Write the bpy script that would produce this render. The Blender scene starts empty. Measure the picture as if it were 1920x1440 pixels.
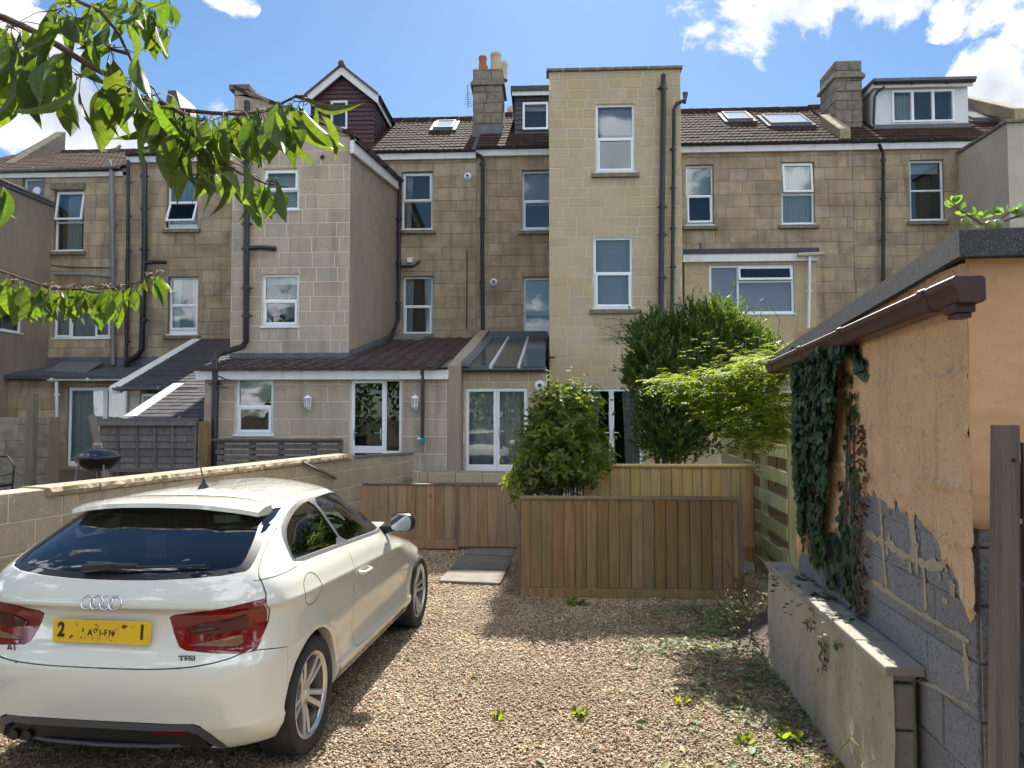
import bpy, bmesh, math, random
import numpy as np
from mathutils import Vector, Matrix
from mathutils.bvhtree import BVHTree
R = math.radians
random.seed(7); rng = np.random.default_rng(7)
scene = bpy.context.scene
C = scene.collection

# ---------------------------------------------------------------- camera, sky, sun, exposure
CAM = Vector((0, 0, 1.87)); FPX = 1387.0; YAW = R(2.9); PITCH = R(2.4)
cam = bpy.data.cameras.new('camera'); camo = bpy.data.objects.new('camera', cam); C.objects.link(camo)
cam.sensor_width = 36; cam.lens = 36 * FPX / 1920; cam.clip_start = .02; cam.clip_end = 3000
camo.location = CAM; camo.rotation_euler = (R(90) + PITCH, 0, YAW)
scene.camera = camo
SUN_AZ, SUN_EL = R(3), R(43)
SKY, SUNS = .15, 4.3
sun = bpy.data.lights.new('sun', 'SUN'); sun.energy = SUNS; sun.angle = R(.53); sun.color = (1, .95, .86)
suno = bpy.data.objects.new('sun', sun); C.objects.link(suno)
sd = Vector((math.sin(SUN_AZ) * math.cos(SUN_EL), math.cos(SUN_AZ) * math.cos(SUN_EL), math.sin(SUN_EL)))
suno.rotation_euler = sd.to_track_quat('Z', 'Y').to_euler(); suno.location = sd * 60
scene.view_settings.view_transform = 'Standard'; scene.view_settings.look = 'None'
scene.view_settings.exposure = 1.66; scene.view_settings.gamma = 1
scene.cycles.max_bounces = 6; scene.cycles.diffuse_bounces = 3; scene.cycles.glossy_bounces = 3; scene.cycles.use_adaptive_sampling = True; scene.cycles.adaptive_threshold = .03; scene.cycles.transparent_max_bounces = 12
scene.cycles.sample_clamp_indirect = 8

def ray(px, py):
    d = Vector(((px - 960) / FPX, 1.0, -(py - 720) / FPX))
    r = Vector((math.cos(YAW), math.sin(YAW), 0)); fh = Vector((-math.sin(YAW), math.cos(YAW), 0)); z = Vector((0, 0, 1))
    f = fh * math.cos(PITCH) + z * math.sin(PITCH); u = -fh * math.sin(PITCH) + z * math.cos(PITCH)
    return r * d.x + f * d.y + u * d.z
def PP(px, py, O, N):
    d = ray(px, py); return CAM + d * ((Vector(O) - CAM).dot(Vector(N)) / d.dot(Vector(N)))
def PY(px, py, Y): return PP(px, py, (0, Y, 0), (0, 1, 0))
def PX(px, py, X): return PP(px, py, (X, 0, 0), (1, 0, 0))
def PZ(px, py, Z=0): return PP(px, py, (0, 0, Z), (0, 0, 1))

def make_world():
    w = bpy.data.worlds.new('World'); scene.world = w; w.use_nodes = True
    nt = w.node_tree; nt.nodes.clear(); N = nt.nodes; L = nt.links
    def node(t, **k):
        n = N.new(t)
        for a, b in k.items(): setattr(n, a, b)
        return n
    def val(x, sock):
        if isinstance(x, (int, float)): sock.default_value = x
        elif isinstance(x, (tuple, list, Vector)): sock.default_value = tuple(x)
        else: L.new(x, sock)
    def M(op, a, b=0, c=None):
        n = node('ShaderNodeMath', operation=op); val(a, n.inputs[0]); val(b, n.inputs[1])
        if c is not None: val(c, n.inputs[2])
        return n.outputs[0]
    def VM(op, a, b):
        n = node('ShaderNodeVectorMath', operation=op); val(a, n.inputs[0]); val(b, n.inputs[1])
        return n.outputs['Value'] if op in ('LENGTH', 'DOT_PRODUCT') else n.outputs[0]
    sky = node('ShaderNodeTexSky', sky_type='NISHITA', sun_disc=False, sun_elevation=SUN_EL, sun_rotation=SUN_AZ)
    sky.altitude = 100; sky.air_density = 1.0; sky.dust_density = .25; sky.ozone_density = 2.0
    tc = node('ShaderNodeTexCoord').outputs['Generated']
    sep = node('ShaderNodeSeparateXYZ'); L.new(tc, sep.inputs[0])
    zz = M('ADD', M('MAXIMUM', sep.outputs[2], 0.0), .22)
    cmb = node('ShaderNodeCombineXYZ'); L.new(M('DIVIDE', sep.outputs[0], zz), cmb.inputs[0]); L.new(M('DIVIDE', sep.outputs[1], zz), cmb.inputs[1])
    cmb.inputs[2].default_value = 0
    pl = cmb.outputs[0]
    def noise(v, s, d, r=.55, dist=0):
        n = node('ShaderNodeTexNoise'); L.new(v, n.inputs['Vector']); n.inputs['Scale'].default_value = s
        n.inputs['Detail'].default_value = d; n.inputs['Roughness'].default_value = r; n.inputs['Distortion'].default_value = dist
        return n.outputs['Fac']
    n1 = noise(tc, 7.5, 11, .64, .35)
    # clouds standing at the places where the photograph shows them, (px, py, rx, ry, strength)
    blobs = [(1535, -35, 215, 100, 1), (1640, 5, 90, 50, .9), (1450, 25, 110, 55, .85), (1318, 52, 40, 22, .62), (1850, 5, 85, 42, .72),
             (1866, 158, 55, 62, 1.0), (1905, 190, 60, 50, .9), (70, 190, 215, 110, 1.05), (190, 215, 110, 60, .95), (20, 60, 70, 60, .7), (405, 2, 55, 22, .6),
             (1085, 190, 1, 1, 0), (405, 200, 40, 25, .6), (1930, 50, 35, 45, .7)]
    acc = None
    for px, py, rx, ry, s in blobs:
        if s <= 0: continue
        d = ray(px, py).normalized(); rt = Vector((d.y, -d.x, 0)).normalized(); up = rt.cross(d)
        a = M('MULTIPLY', VM('DOT_PRODUCT', tc, rt), FPX / rx); b = M('MULTIPLY', M('SUBTRACT', VM('DOT_PRODUCT', tc, up), 0), FPX / ry)
        f = VM('DOT_PRODUCT', tc, d)
        q = M('SQRT', M('ADD', M('MULTIPLY', a, a), M('MULTIPLY', b, b)))
        q = M('MULTIPLY', M('MULTIPLY', M('MAXIMUM', M('SUBTRACT', 1.25, q), 0), s), M('GREATER_THAN', f, .3))
        acc = q if acc is None else M('MAXIMUM', acc, q)
    # open sky elsewhere: broken cumulus all round, fading in away from the part in view
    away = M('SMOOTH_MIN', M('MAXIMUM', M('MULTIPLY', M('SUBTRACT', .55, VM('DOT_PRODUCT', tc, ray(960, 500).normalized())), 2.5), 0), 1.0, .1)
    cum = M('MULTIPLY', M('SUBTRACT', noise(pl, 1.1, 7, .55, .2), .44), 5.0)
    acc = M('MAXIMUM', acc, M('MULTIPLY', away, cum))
    dens = M('ADD', acc, M('MULTIPLY', M('SUBTRACT', n1, .5), 3.6))
    mr = node('ShaderNodeMapRange', interpolation_type='SMOOTHSTEP'); L.new(dens, mr.inputs[0])
    mr.inputs[1].default_value = .36; mr.inputs[2].default_value = .74
    mask = M('MULTIPLY', mr.outputs[0], M('GREATER_THAN', acc, .02))
    n2 = noise(tc, 9, 6, .6)
    cr = node('ShaderNodeValToRGB'); L.new(M('ADD', M('MULTIPLY', n2, .75), M('MULTIPLY', M('SUBTRACT', acc, .5), -.22)), cr.inputs[0])
    cr.color_ramp.elements[0].position = .18; cr.color_ramp.elements[0].color = (1.4, 1.55, 1.8, 1)
    cr.color_ramp.elements[1].position = .50; cr.color_ramp.elements[1].color = (2.75, 2.75, 2.75, 1)
    # clear-sky colour: the daylight sky, a little deeper
    hs = node('ShaderNodeMixRGB', blend_type='MULTIPLY'); hs.inputs[0].default_value = 1; L.new(sky.outputs[0], hs.inputs[1]); hs.inputs[2].default_value = (.212, .262, .296, 1)
    mx = node('ShaderNodeMixRGB'); L.new(mask, mx.inputs[0]); L.new(hs.outputs[0], mx.inputs[1]); L.new(cr.outputs[0], mx.inputs[2])
    # clouds out of view, facing the sun, brightened to fill the shaded house fronts
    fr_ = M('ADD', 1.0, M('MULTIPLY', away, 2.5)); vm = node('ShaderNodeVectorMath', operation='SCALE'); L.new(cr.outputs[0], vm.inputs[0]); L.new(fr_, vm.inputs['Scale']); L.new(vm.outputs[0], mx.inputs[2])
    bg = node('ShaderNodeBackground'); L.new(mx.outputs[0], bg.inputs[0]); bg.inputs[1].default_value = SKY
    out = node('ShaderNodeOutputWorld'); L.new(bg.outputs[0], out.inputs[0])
make_world()

# ---------------------------------------------------------------- materials
MATS = {}
def mat(name, col, rough=.7, metal=0, spec=.5, vary=0, layers=(), bump=None, coat=0, hue=0, coord='world', trans=None, isl=0, alpha=1, offs=True, emit=None):
    if name in MATS: return MATS[name]
    m = bpy.data.materials.new(name); m.use_nodes = True; nt = m.node_tree; N = nt.nodes; L = nt.links
    b = N['Principled BSDF']; b.inputs['Roughness'].default_value = rough; b.inputs['Metallic'].default_value = metal
    b.inputs['Specular IOR Level'].default_value = spec; b.inputs['Coat Weight'].default_value = coat; b.inputs['Coat Roughness'].default_value = .03
    if coord == 'world': co = N.new('ShaderNodeNewGeometry').outputs['Position']
    else: co = N.new('ShaderNodeTexCoord').outputs['Object']
    oi = N.new('ShaderNodeObjectInfo')
    rnd = oi.outputs['Random']
    if isl:
        rnd = N.new('ShaderNodeNewGeometry').outputs['Random Per Island']
    if offs and vary:
        sc = N.new('ShaderNodeVectorMath'); sc.operation = 'MULTIPLY_ADD'; L.new(oi.outputs['Random'], sc.inputs[0]); sc.inputs[1].default_value = (37, 53, 41); L.new(co, sc.inputs[2]); co2 = sc.outputs[0]
    else: co2 = co
    def tex(kind, scale, det=3, rg=.6, dist=0, local=True):
        mp = N.new('ShaderNodeVectorMath'); mp.operation = 'MULTIPLY'; L.new(co2 if local else co, mp.inputs[0])
        mp.inputs[1].default_value = scale if isinstance(scale, tuple) else (scale,) * 3
        if kind == 'voronoi':
            t = N.new('ShaderNodeTexVoronoi'); L.new(mp.outputs[0], t.inputs['Vector']); t.inputs['Scale'].default_value = 1; return t.outputs['Distance']
        if kind == 'cells':
            t = N.new('ShaderNodeTexVoronoi'); L.new(mp.outputs[0], t.inputs['Vector']); t.inputs['Scale'].default_value = 1; return t.outputs['Color']
        if kind == 'wave':
            t = N.new('ShaderNodeTexWave'); L.new(mp.outputs[0], t.inputs['Vector']); t.inputs['Scale'].default_value = 1; t.inputs['Distortion'].default_value = dist or 6; t.inputs['Detail'].default_value = 3; return t.outputs['Fac']
        t = N.new('ShaderNodeTexNoise'); L.new(mp.outputs[0], t.inputs['Vector']); t.inputs['Scale'].default_value = 1; t.inputs['Detail'].default_value = det
        t.inputs['Roughness'].default_value = rg; t.inputs['Distortion'].default_value = dist; return t.outputs['Fac']
    rgb = N.new('ShaderNodeRGB'); rgb.outputs[0].default_value = (*col, 1); cur = rgb.outputs[0]
    for ly in layers:
        kind, scale, lo, hi, c2, fac = ly[:6]; opt = ly[6] if len(ly) > 6 else {}
        t = tex(kind, scale, **opt)
        mr = N.new('ShaderNodeMapRange'); L.new(t, mr.inputs[0]); mr.inputs[1].default_value = lo; mr.inputs[2].default_value = hi; mr.inputs[3].default_value = 0; mr.inputs[4].default_value = fac
        mx = N.new('ShaderNodeMixRGB'); L.new(mr.outputs[0], mx.inputs[0]); L.new(cur, mx.inputs[1]); mx.inputs[2].default_value = (*c2, 1); cur = mx.outputs[0]
    if vary or hue:
        hv = N.new('ShaderNodeHueSaturation'); L.new(cur, hv.inputs['Color'])
        a = N.new('ShaderNodeMapRange'); L.new(rnd, a.inputs[0]); a.inputs[3].default_value = 1 - vary; a.inputs[4].default_value = 1 + vary; L.new(a.outputs[0], hv.inputs['Value'])
        if hue:
            wn = N.new('ShaderNodeTexWhiteNoise'); wn.noise_dimensions = '1D'; L.new(rnd, wn.inputs['W'])
            a = N.new('ShaderNodeMapRange'); L.new(wn.outputs[0], a.inputs[0]); a.inputs[3].default_value = .5 - hue; a.inputs[4].default_value = .5 + hue; L.new(a.outputs[0], hv.inputs['Hue'])
            a = N.new('ShaderNodeMapRange'); L.new(wn.outputs[1] if len(wn.outputs) > 1 else wn.outputs[0], a.inputs[0]); a.inputs[3].default_value = .9; a.inputs[4].default_value = 1.12
            s2 = N.new('ShaderNodeSeparateColor'); L.new(wn.outputs['Color'], s2.inputs[0]); L.new(s2.outputs[1], a.inputs[0]); L.new(a.outputs[0], hv.inputs['Saturation'])
        cur = hv.outputs[0]
    L.new(cur, b.inputs['Base Color'])
    if bump:
        bm = N.new('ShaderNodeBump'); bm.inputs['Strength'].default_value = bump[1]; bm.inputs['Distance'].default_value = bump[2] if len(bump) > 2 else .01
        k = bump[3] if len(bump) > 3 else 'noise'
        L.new(tex(k, bump[0]), bm.inputs['Height']); L.new(bm.outputs[0], b.inputs['Normal'])
    if trans:
        tr = N.new('ShaderNodeBsdfTranslucent'); ml = N.new('ShaderNodeMixRGB'); ml.blend_type = 'MULTIPLY'; ml.inputs[0].default_value = 1
        L.new(cur, ml.inputs[1]); ml.inputs[2].default_value = (*trans[1], 1); L.new(ml.outputs[0], tr.inputs[0])
        ms = N.new('ShaderNodeMixShader'); ms.inputs[0].default_value = trans[0]; L.new(b.outputs[0], ms.inputs[1]); L.new(tr.outputs[0], ms.inputs[2])
        L.new(ms.outputs[0], N['Material Output'].inputs['Surface'])
    MATS[name] = m; return m
def glass_mat(name, tint, refl=1.0, rough=0.0):
    m = bpy.data.materials.new(name); m.use_nodes = True; nt = m.node_tree; N = nt.nodes; L = nt.links; N.remove(N['Principled BSDF'])
    t = N.new('ShaderNodeBsdfTransparent'); t.inputs[0].default_value = (*tint, 1)
    g = N.new('ShaderNodeBsdfGlossy'); g.inputs['Roughness'].default_value = rough
    # very slight ripple of float glass
    ge = N.new('ShaderNodeNewGeometry'); nz = N.new('ShaderNodeTexNoise'); nz.inputs['Scale'].default_value = 1.3; L.new(ge.outputs['Position'], nz.inputs['Vector'])
    bm = N.new('ShaderNodeBump'); bm.inputs['Strength'].default_value = .05; bm.inputs['Distance'].default_value = .05; L.new(nz.outputs[0], bm.inputs['Height']); L.new(bm.outputs[0], g.inputs['Normal'])
    f = N.new('ShaderNodeFresnel'); f.inputs[0].default_value = 1.5; ml = N.new('ShaderNodeMath'); ml.operation = 'MULTIPLY_ADD'; ml.use_clamp = True; L.new(f.outputs[0], ml.inputs[0]); ml.inputs[1].default_value = refl; ml.inputs[2].default_value = .03 * refl
    ms = N.new('ShaderNodeMixShader'); L.new(ml.outputs[0], ms.inputs[0]); L.new(t.outputs[0], ms.inputs[1]); L.new(g.outputs[0], ms.inputs[2])
    L.new(ms.outputs[0], N['Material Output'].inputs['Surface']); MATS[name] = m; return m

D = dict(det=3, rg=.65)
NL = dict(local=False, det=4, rg=.6)
GR = dict(local=False, det=3, rg=.55)
stone_old = mat('old bath stone', (.455, .345, .225), .9, vary=.13, hue=.006, layers=(
    ('noise', (1.6, 1.6, 2.2), .42, .66, (.25, .19, .13), .8, NL), ('noise', (26, 26, 60), .45, .75, (.30, .235, .155), .5, D),
    ('noise', (5, 5, .6), .50, .74, (.15, .12, .095), .65, GR), ('noise', 90, .62, .72, (.52, .44, .31), .45, D)), bump=(70, .5, .009))
stone_new = mat('yellow split stone block', (.50, .395, .25), .9, vary=.055, hue=.002, layers=(
    ('noise', (2.0, 2, 2), .45, .7, (.40, .33, .20), .5, NL), ('noise', (30, 30, 45), .5, .75, (.37, .30, .18), .5, D), ('noise', 80, .62, .72, (.55, .45, .29), .4, D)), bump=(60, .3, .005))
stone_grey = mat('greyish ashlar block', (.47, .385, .30), .9, vary=.06, hue=.003, layers=(
    ('noise', (1.3, 1.3, 1.3), .45, .7, (.34, .29, .225), .7, NL), ('noise', (22, 22, 35), .48, .72, (.27, .23, .185), .6, D), ('noise', (5, 5, .5), .52, .75, (.22, .185, .15), .6, GR)), bump=(60, .3, .005))
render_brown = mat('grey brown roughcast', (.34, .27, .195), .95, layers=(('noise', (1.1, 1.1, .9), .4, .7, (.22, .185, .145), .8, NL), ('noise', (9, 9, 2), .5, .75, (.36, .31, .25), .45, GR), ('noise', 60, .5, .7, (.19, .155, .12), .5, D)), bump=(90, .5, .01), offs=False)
mortar_l = mat('pale mortar', (.70, .61, .46), .95, layers=(('noise', 4, .4, .7, (.5, .43, .32), .6, NL),))
mortar_d = mat('dark joint', (.23, .18, .125), .95)
render_cream = mat('cream render', (.54, .47, .37), .9, layers=(('noise', (.8, .8, .8), .4, .7, (.38, .34, .28), .8, NL), ('noise', (6, 6, .7), .55, .8, (.30, .27, .22), .4, GR)), bump=(60, .2, .004))
stone_sill = mat('weathered stone sill', (.24, .195, .145), .9, vary=.1, layers=(('noise', 9, .4, .65, (.10, .085, .07), .7, D),), bump=(60, .3, .004))
stone_cap = mat('lichened coping stone', (.36, .29, .185), .92, vary=.1, layers=(('noise', 7, .42, .62, (.21, .17, .115), .7, D), ('noise', 30, .6, .68, (.50, .45, .34), .6, D)), bump=(28, .8, .02))
chim = mat('sooty chimney stone', (.25, .215, .165), .9, vary=.14, layers=(('noise', 5, .42, .66, (.12, .105, .085), .8, D), ('noise', 40, .5, .7, (.33, .29, .23), .4, D)), bump=(50, .4, .008))
upvc = mat('white plastic', (.80, .82, .84), .28, vary=.02, layers=(('noise', (3, 3, 1), .5, .8, (.66, .67, .67), .4, NL),))
paint_w = mat('white painted board', (.74, .74, .72), .5, layers=(('noise', (6, 6, 2), .5, .75, (.52, .50, .46), .5, NL),))
blackp = mat('black plastic pipe', (.018, .018, .022), .35, layers=(('noise', 3, .5, .8, (.06, .06, .062), .5, NL),))
greyp = mat('grey plastic pipe', (.21, .20, .20), .5, layers=(('noise', 6, .5, .75, (.13, .12, .12), .6, NL),))
lead = mat('lead flashing', (.10, .105, .12), .6, layers=(('noise', 5, .4, .7, (.17, .175, .19), .6, NL),))
felt = mat('mineral roofing felt', (.045, .047, .052), .85, layers=(('noise', 160, .52, .66, (.22, .23, .25), .7, D), ('noise', 3, .5, .8, (.08, .08, .08), .4, NL)), bump=(220, .6, .004), offs=False)
TL = (('noise', (2.2, 2.2, 2.2), .42, .7, (.075, .05, .043), .8, NL), ('noise', 22, .55, .75, (.19, .15, .125), .5, D))
tile_red = mat('red brown concrete tile', (.095, .052, .040), .9, spec=.08, vary=.16, hue=.012, layers=TL, bump=(60, .3, .004), isl=1)
tile_brown = mat('brown concrete tile', (.062, .038, .028), .95, spec=.04, vary=.2, hue=.01, layers=(('noise', (2, 2, 2), .42, .7, (.045, .036, .032), .8, NL), ('noise', 30, .55, .75, (.10, .078, .065), .5, D)), bump=(60, .3, .004), isl=1)
tile_plum = mat('plum concrete tile', (.085, .055, .05), .55, vary=.2, hue=.012, layers=(('noise', (3, 3, 3), .42, .7, (.035, .03, .028), .8, NL), ('noise', 26, .58, .72, (.13, .10, .08), .6, D)), bump=(60, .4, .005))
slate = mat('dark slate', (.052, .048, .055), .5, vary=.25, layers=(('noise', (3, 3, 3), .45, .7, (.025, .023, .026), .7, NL), ('noise', 40, .58, .7, (.12, .115, .11), .5, D)), bump=(40, .3, .004))
clad_plum = mat('burgundy cladding', (.065, .022, .024), .5, vary=.06)
clad_dark = mat('charcoal cladding', (.045, .048, .058), .5, vary=.06)
lead_pot = mat('terracotta pot', (.42, .14, .07), .8, layers=(('noise', 12, .45, .7, (.25, .10, .06), .6, D),))
cream_pot = mat('cream clay pot', (.50, .42, .30), .8, layers=(('noise', 12, .45, .7, (.33, .27, .19), .6, D),))
glass = glass_mat('window glass', (.85, .89, .88), 1.0)
roofglass = mat('reflection grey roof glass', (.075, .09, .095), .14, spec=.8, layers=(('noise', 2.5, .45, .7, (.13, .145, .145), .6, NL),))  # grey-blue base stands in for the panes' reflection, with some dirt
roofglass.node_tree.nodes['Principled BSDF'].inputs['Alpha'].default_value = .88
cargl = glass_mat('tinted car glass', (.34, .38, .37), 1.6)
darkgl = glass_mat('privacy car glass', (.10, .11, .11), 1.6)
interior = mat('dim room', (.10, .095, .09), .9)
curtain = mat('pale curtain', (.62, .63, .62), .9, vary=.06)
curtain_b = mat('bluish curtain', (.45, .52, .62), .9)
blind = mat('grey blind', (.68, .66, .76), .7)
obscure = mat('obscured pane', (.15, .19, .26), .4, spec=.5, layers=(('noise', 60, .4, .6, (.11, .15, .21), .8, D),))
handle_m = mat('satin metal', (.55, .55, .55), .3, metal=1)
dirtm = mat('soil', (.06, .045, .03), .95, layers=(('noise', 20, .4, .7, (.11, .08, .055), .8, D),), bump=(30, .6, .03), offs=False)
slabm = mat('concrete paving', (.29, .26, .22), .9, vary=.08, layers=(('noise', 3, .4, .7, (.20, .18, .15), .7, D), ('noise', 50, .55, .7, (.38, .35, .30), .5, D)), bump=(40, .4, .006))
WK = (('noise', (40, 40, 1.6), .42, .68, None, .75, dict(det=5, dist=.4)),)
def wood(name, c, dark, knots=True, vary=.14, green=None, rough=.8):
    ly = [('noise', (45, 45, 1.8), .42, .66, dark, .8, dict(det=5, dist=.5)), ('noise', (9, 9, .8), .5, .75, dark, .5, dict(det=3)), ('noise', (120, 120, 6), .5, .7, tuple(min(1, x * 1.3) for x in c), .35, dict(det=3))]
    if knots: ly.append(('voronoi', (5.5, 5.5, 2.6), .10, .035, tuple(x * .35 for x in dark), .85))
    if green: ly.append(('noise', (2.5, 2.5, 1.5), .42, .68, green, .75, dict(local=False, det=5)))
    return mat(name, c, rough, vary=vary, hue=.012, layers=ly, bump=((45, 45, 3), .35, .004))
wood_red = wood('reddish softwood board', (.36, .235, .135), (.19, .11, .06))
wood_warm = wood('weathered softwood board', (.27, .165, .078), (.12, .068, .03), green=(.16, .12, .05))
wood_new = wood('new pale softwood board', (.62, .43, .20), (.42, .26, .10))
wood_green = wood('mossy softwood slat', (.44, .40, .22), (.22, .20, .10), green=(.28, .32, .11), vary=.2)
wood_grey = wood('silvered old timber', (.15, .132, .12), (.06, .053, .05), vary=.22)
wood_post = wood('grey brown post', (.17, .135, .11), (.10, .075, .06), knots=True)

# ---------------------------------------------------------------- mesh helpers
WM = {}
class MB:
    def __init__(s): s.v = []; s.f = []
    def add(s, vs, fs):
        n = len(s.v); s.v += [tuple(v) for v in vs]; s.f += [tuple(i + n for i in f) for f in fs]; return s
    def hexa(s, p): # 8 points, bottom 4 then top 4
        return s.add(p, [(3, 2, 1, 0), (4, 5, 6, 7), (0, 1, 5, 4), (1, 2, 6, 5), (2, 3, 7, 6), (3, 0, 4, 7)])
    def box(s, a, b):
        (x0, y0, z0), (x1, y1, z1) = a, b
        x0, x1 = sorted((x0, x1)); y0, y1 = sorted((y0, y1)); z0, z1 = sorted((z0, z1))
        return s.hexa([(x0, y0, z0), (x1, y0, z0), (x1, y1, z0), (x0, y1, z0), (x0, y0, z1), (x1, y0, z1), (x1, y1, z1), (x0, y1, z1)])
    def fbox(s, fr, u0, u1, z0, z1, n0, n1):
        P = fr.p; return s.hexa([P(u0, z0, n1), P(u1, z0, n1), P(u1, z0, n0), P(u0, z0, n0), P(u0, z1, n1), P(u1, z1, n1), P(u1, z1, n0), P(u0, z1, n0)])
    def tube(s, pts, r, seg=10, cap=True, squash=1):
        pts = [Vector(p) for p in pts]; n = len(pts); rr = r if isinstance(r, (list, tuple)) else [r] * n
        base = len(s.v); prev = None
        for i, p in enumerate(pts):
            t = (pts[min(i + 1, n - 1)] - pts[max(i - 1, 0)]).normalized()
            a = prev if prev is not None else (Vector((0, 0, 1)) if abs(t.z) < .9 else Vector((1, 0, 0)))
            x = (a - t * a.dot(t)); x = x.normalized() if x.length > 1e-6 else t.orthogonal().normalized(); y = t.cross(x); prev = x
            for k in range(seg):
                an = 2 * math.pi * k / seg; s.v.append(tuple(p + x * math.cos(an) * rr[i] * squash + y * math.sin(an) * rr[i]))
        for i in range(n - 1):
            for k in range(seg):
                a = base + i * seg + k; b = base + i * seg + (k + 1) % seg; s.f.append((a, b, b + seg, a + seg))
        if cap:
            s.f.append(tuple(base + k for k in range(seg))[::-1]); s.f.append(tuple(base + (n - 1) * seg + k for k in range(seg)))
        return s
    def lathe(s, prof, seg=32, M=None): # prof list of (r, h) about Z
        base = len(s.v); M = M or Matrix()
        for r, h in prof:
            for k in range(seg):
                a = 2 * math.pi * k / seg; s.v.append(tuple(M @ Vector((r * math.cos(a), r * math.sin(a), h))))
        for i in range(len(prof) - 1):
            for k in range(seg):
                a = base + i * seg + k; b = base + i * seg + (k + 1) % seg; s.f.append((a, b, b + seg, a + seg))
        return s
    def prism(s, poly, fn, a, b): # poly 2D list, fn(x,y,depth)->3D
        n = len(poly); vs = [fn(x, y, a) for x, y in poly] + [fn(x, y, b) for x, y in poly]
        fs = [tuple(range(n))[::-1], tuple(range(n, 2 * n))] + [(i, (i + 1) % n, (i + 1) % n + n, i + n) for i in range(n)]
        return s.add(vs, fs)
    def mesh(s, name, m=None, smooth=False, angle=None):
        me = bpy.data.meshes.new(name); me.from_pydata(s.v, [], s.f); me.update()
        if m: me.materials.append(m)
        if smooth or angle: me.shade_smooth()
        if angle: me.set_sharp_from_angle(angle=R(angle))
        return me
def fixn(me):
    b = bmesh.new(); b.from_mesh(me); bmesh.ops.recalc_face_normals(b, faces=b.faces); b.to_mesh(me); b.free(); return me
def put(name, me, parent=None, M=None, **props):
    o = bpy.data.objects.new(name, me); C.objects.link(o); M = M or Matrix()
    if parent:
        o.parent = parent; o.matrix_parent_inverse = WM[parent.name].inverted()
    o.matrix_basis = M; WM[o.name] = M.copy()
    for k, v in props.items(): o[k] = v
    return o
def mk(name, mb, m, parent=None, smooth=False, angle=None, bevel=0, fix=False, **props):
    me = mb.mesh(name, m, smooth, angle)
    if fix: fixn(me)
    o = put(name, me, parent, **props)
    if bevel:
        b = o.modifiers.new('bevel', 'BEVEL'); b.width = bevel; b.segments = 2; b.limit_method = 'ANGLE'; b.angle_limit = R(40); b.harden_normals = False
    return o
def thing(name, label, cat, loc=(0, 0, 0), rz=0, group=None, M=None):
    o = bpy.data.objects.new(name, None); C.objects.link(o); o.empty_display_size = .2
    M = M or (Matrix.Translation(Vector(loc)) @ Matrix.Rotation(rz, 4, 'Z')); o.matrix_basis = M; WM[o.name] = M.copy()
    o['label'] = label; o['category'] = cat
    if group: o['group'] = group
    return o
def tag(o, label, cat, group=None):
    o['label'] = label; o['category'] = cat
    if group: o['group'] = group
    return o

class Frame:
    def __init__(s, O, U, N): s.O = Vector(O); s.U = Vector(U).normalized(); s.N = Vector(N).normalized()
    def p(s, u, z, n=0): return s.O + s.U * u + Vector((0, 0, z)) + s.N * n
    def px(s, x, y, n=0):
        P = PP(x, y, s.O + s.N * n, s.N); d = P - s.O; return d.dot(s.U), d.z
    def rect(s, x0, y0, x1, y1):
        a = s.px(x0, (y0 + y1) / 2)[0]; b = s.px(x1, (y0 + y1) / 2)[0]; t = s.px((x0 + x1) / 2, y0)[1]; bt = s.px((x0 + x1) / 2, y1)[1]
        return (min(a, b), max(a, b), bt, t)
def FY(Y): return Frame((0, Y, 0), (1, 0, 0), (0, -1, 0))
def FX(X, side=1): return Frame((X, 0, 0), (0, 1, 0), (side, 0, 0))

# unit block: x,z in 0..1, y from 0 (front) to 1 (back); chamfered front
def unit_block(ch=.03):
    mb = MB(); c = ch
    v = [(0, 1, 0), (1, 1, 0), (1, 1, 1), (0, 1, 1), (0, .25, 0), (1, .25, 0), (1, .25, 1), (0, .25, 1), (c * .5, 0, c), (1 - c * .5, 0, c), (1 - c * .5, 0, 1 - c), (c * .5, 0, 1 - c)]
    f = [(8, 9, 10, 11), (4, 5, 9, 8), (5, 6, 10, 9), (6, 7, 11, 10), (7, 4, 8, 11), (0, 1, 5, 4), (1, 2, 6, 5), (2, 3, 7, 6), (3, 0, 4, 7)]
    mb.add(v, f); return mb
UB = {}
def block_mesh(m, ch=.03):
    k = (m.name, ch)
    if k not in UB: UB[k] = unit_block(ch).mesh('stone_block', m)
    return UB[k]
def sub_rects(rects, h, mn=.03):
    out = []
    for (a, b, c, d) in rects:
        if h[1] <= a or h[0] >= b or h[3] <= c or h[2] >= d: out.append((a, b, c, d)); continue
        if h[0] - a > mn: out.append((a, h[0], c, d))
        if b - h[1] > mn: out.append((h[1], b, c, d))
        m0, m1 = max(a, h[0]), min(b, h[1])
        if h[2] - c > mn: out.append((m0, m1, c, h[2]))
        if d - h[3] > mn: out.append((m0, m1, h[3], d))
    return out
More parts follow.
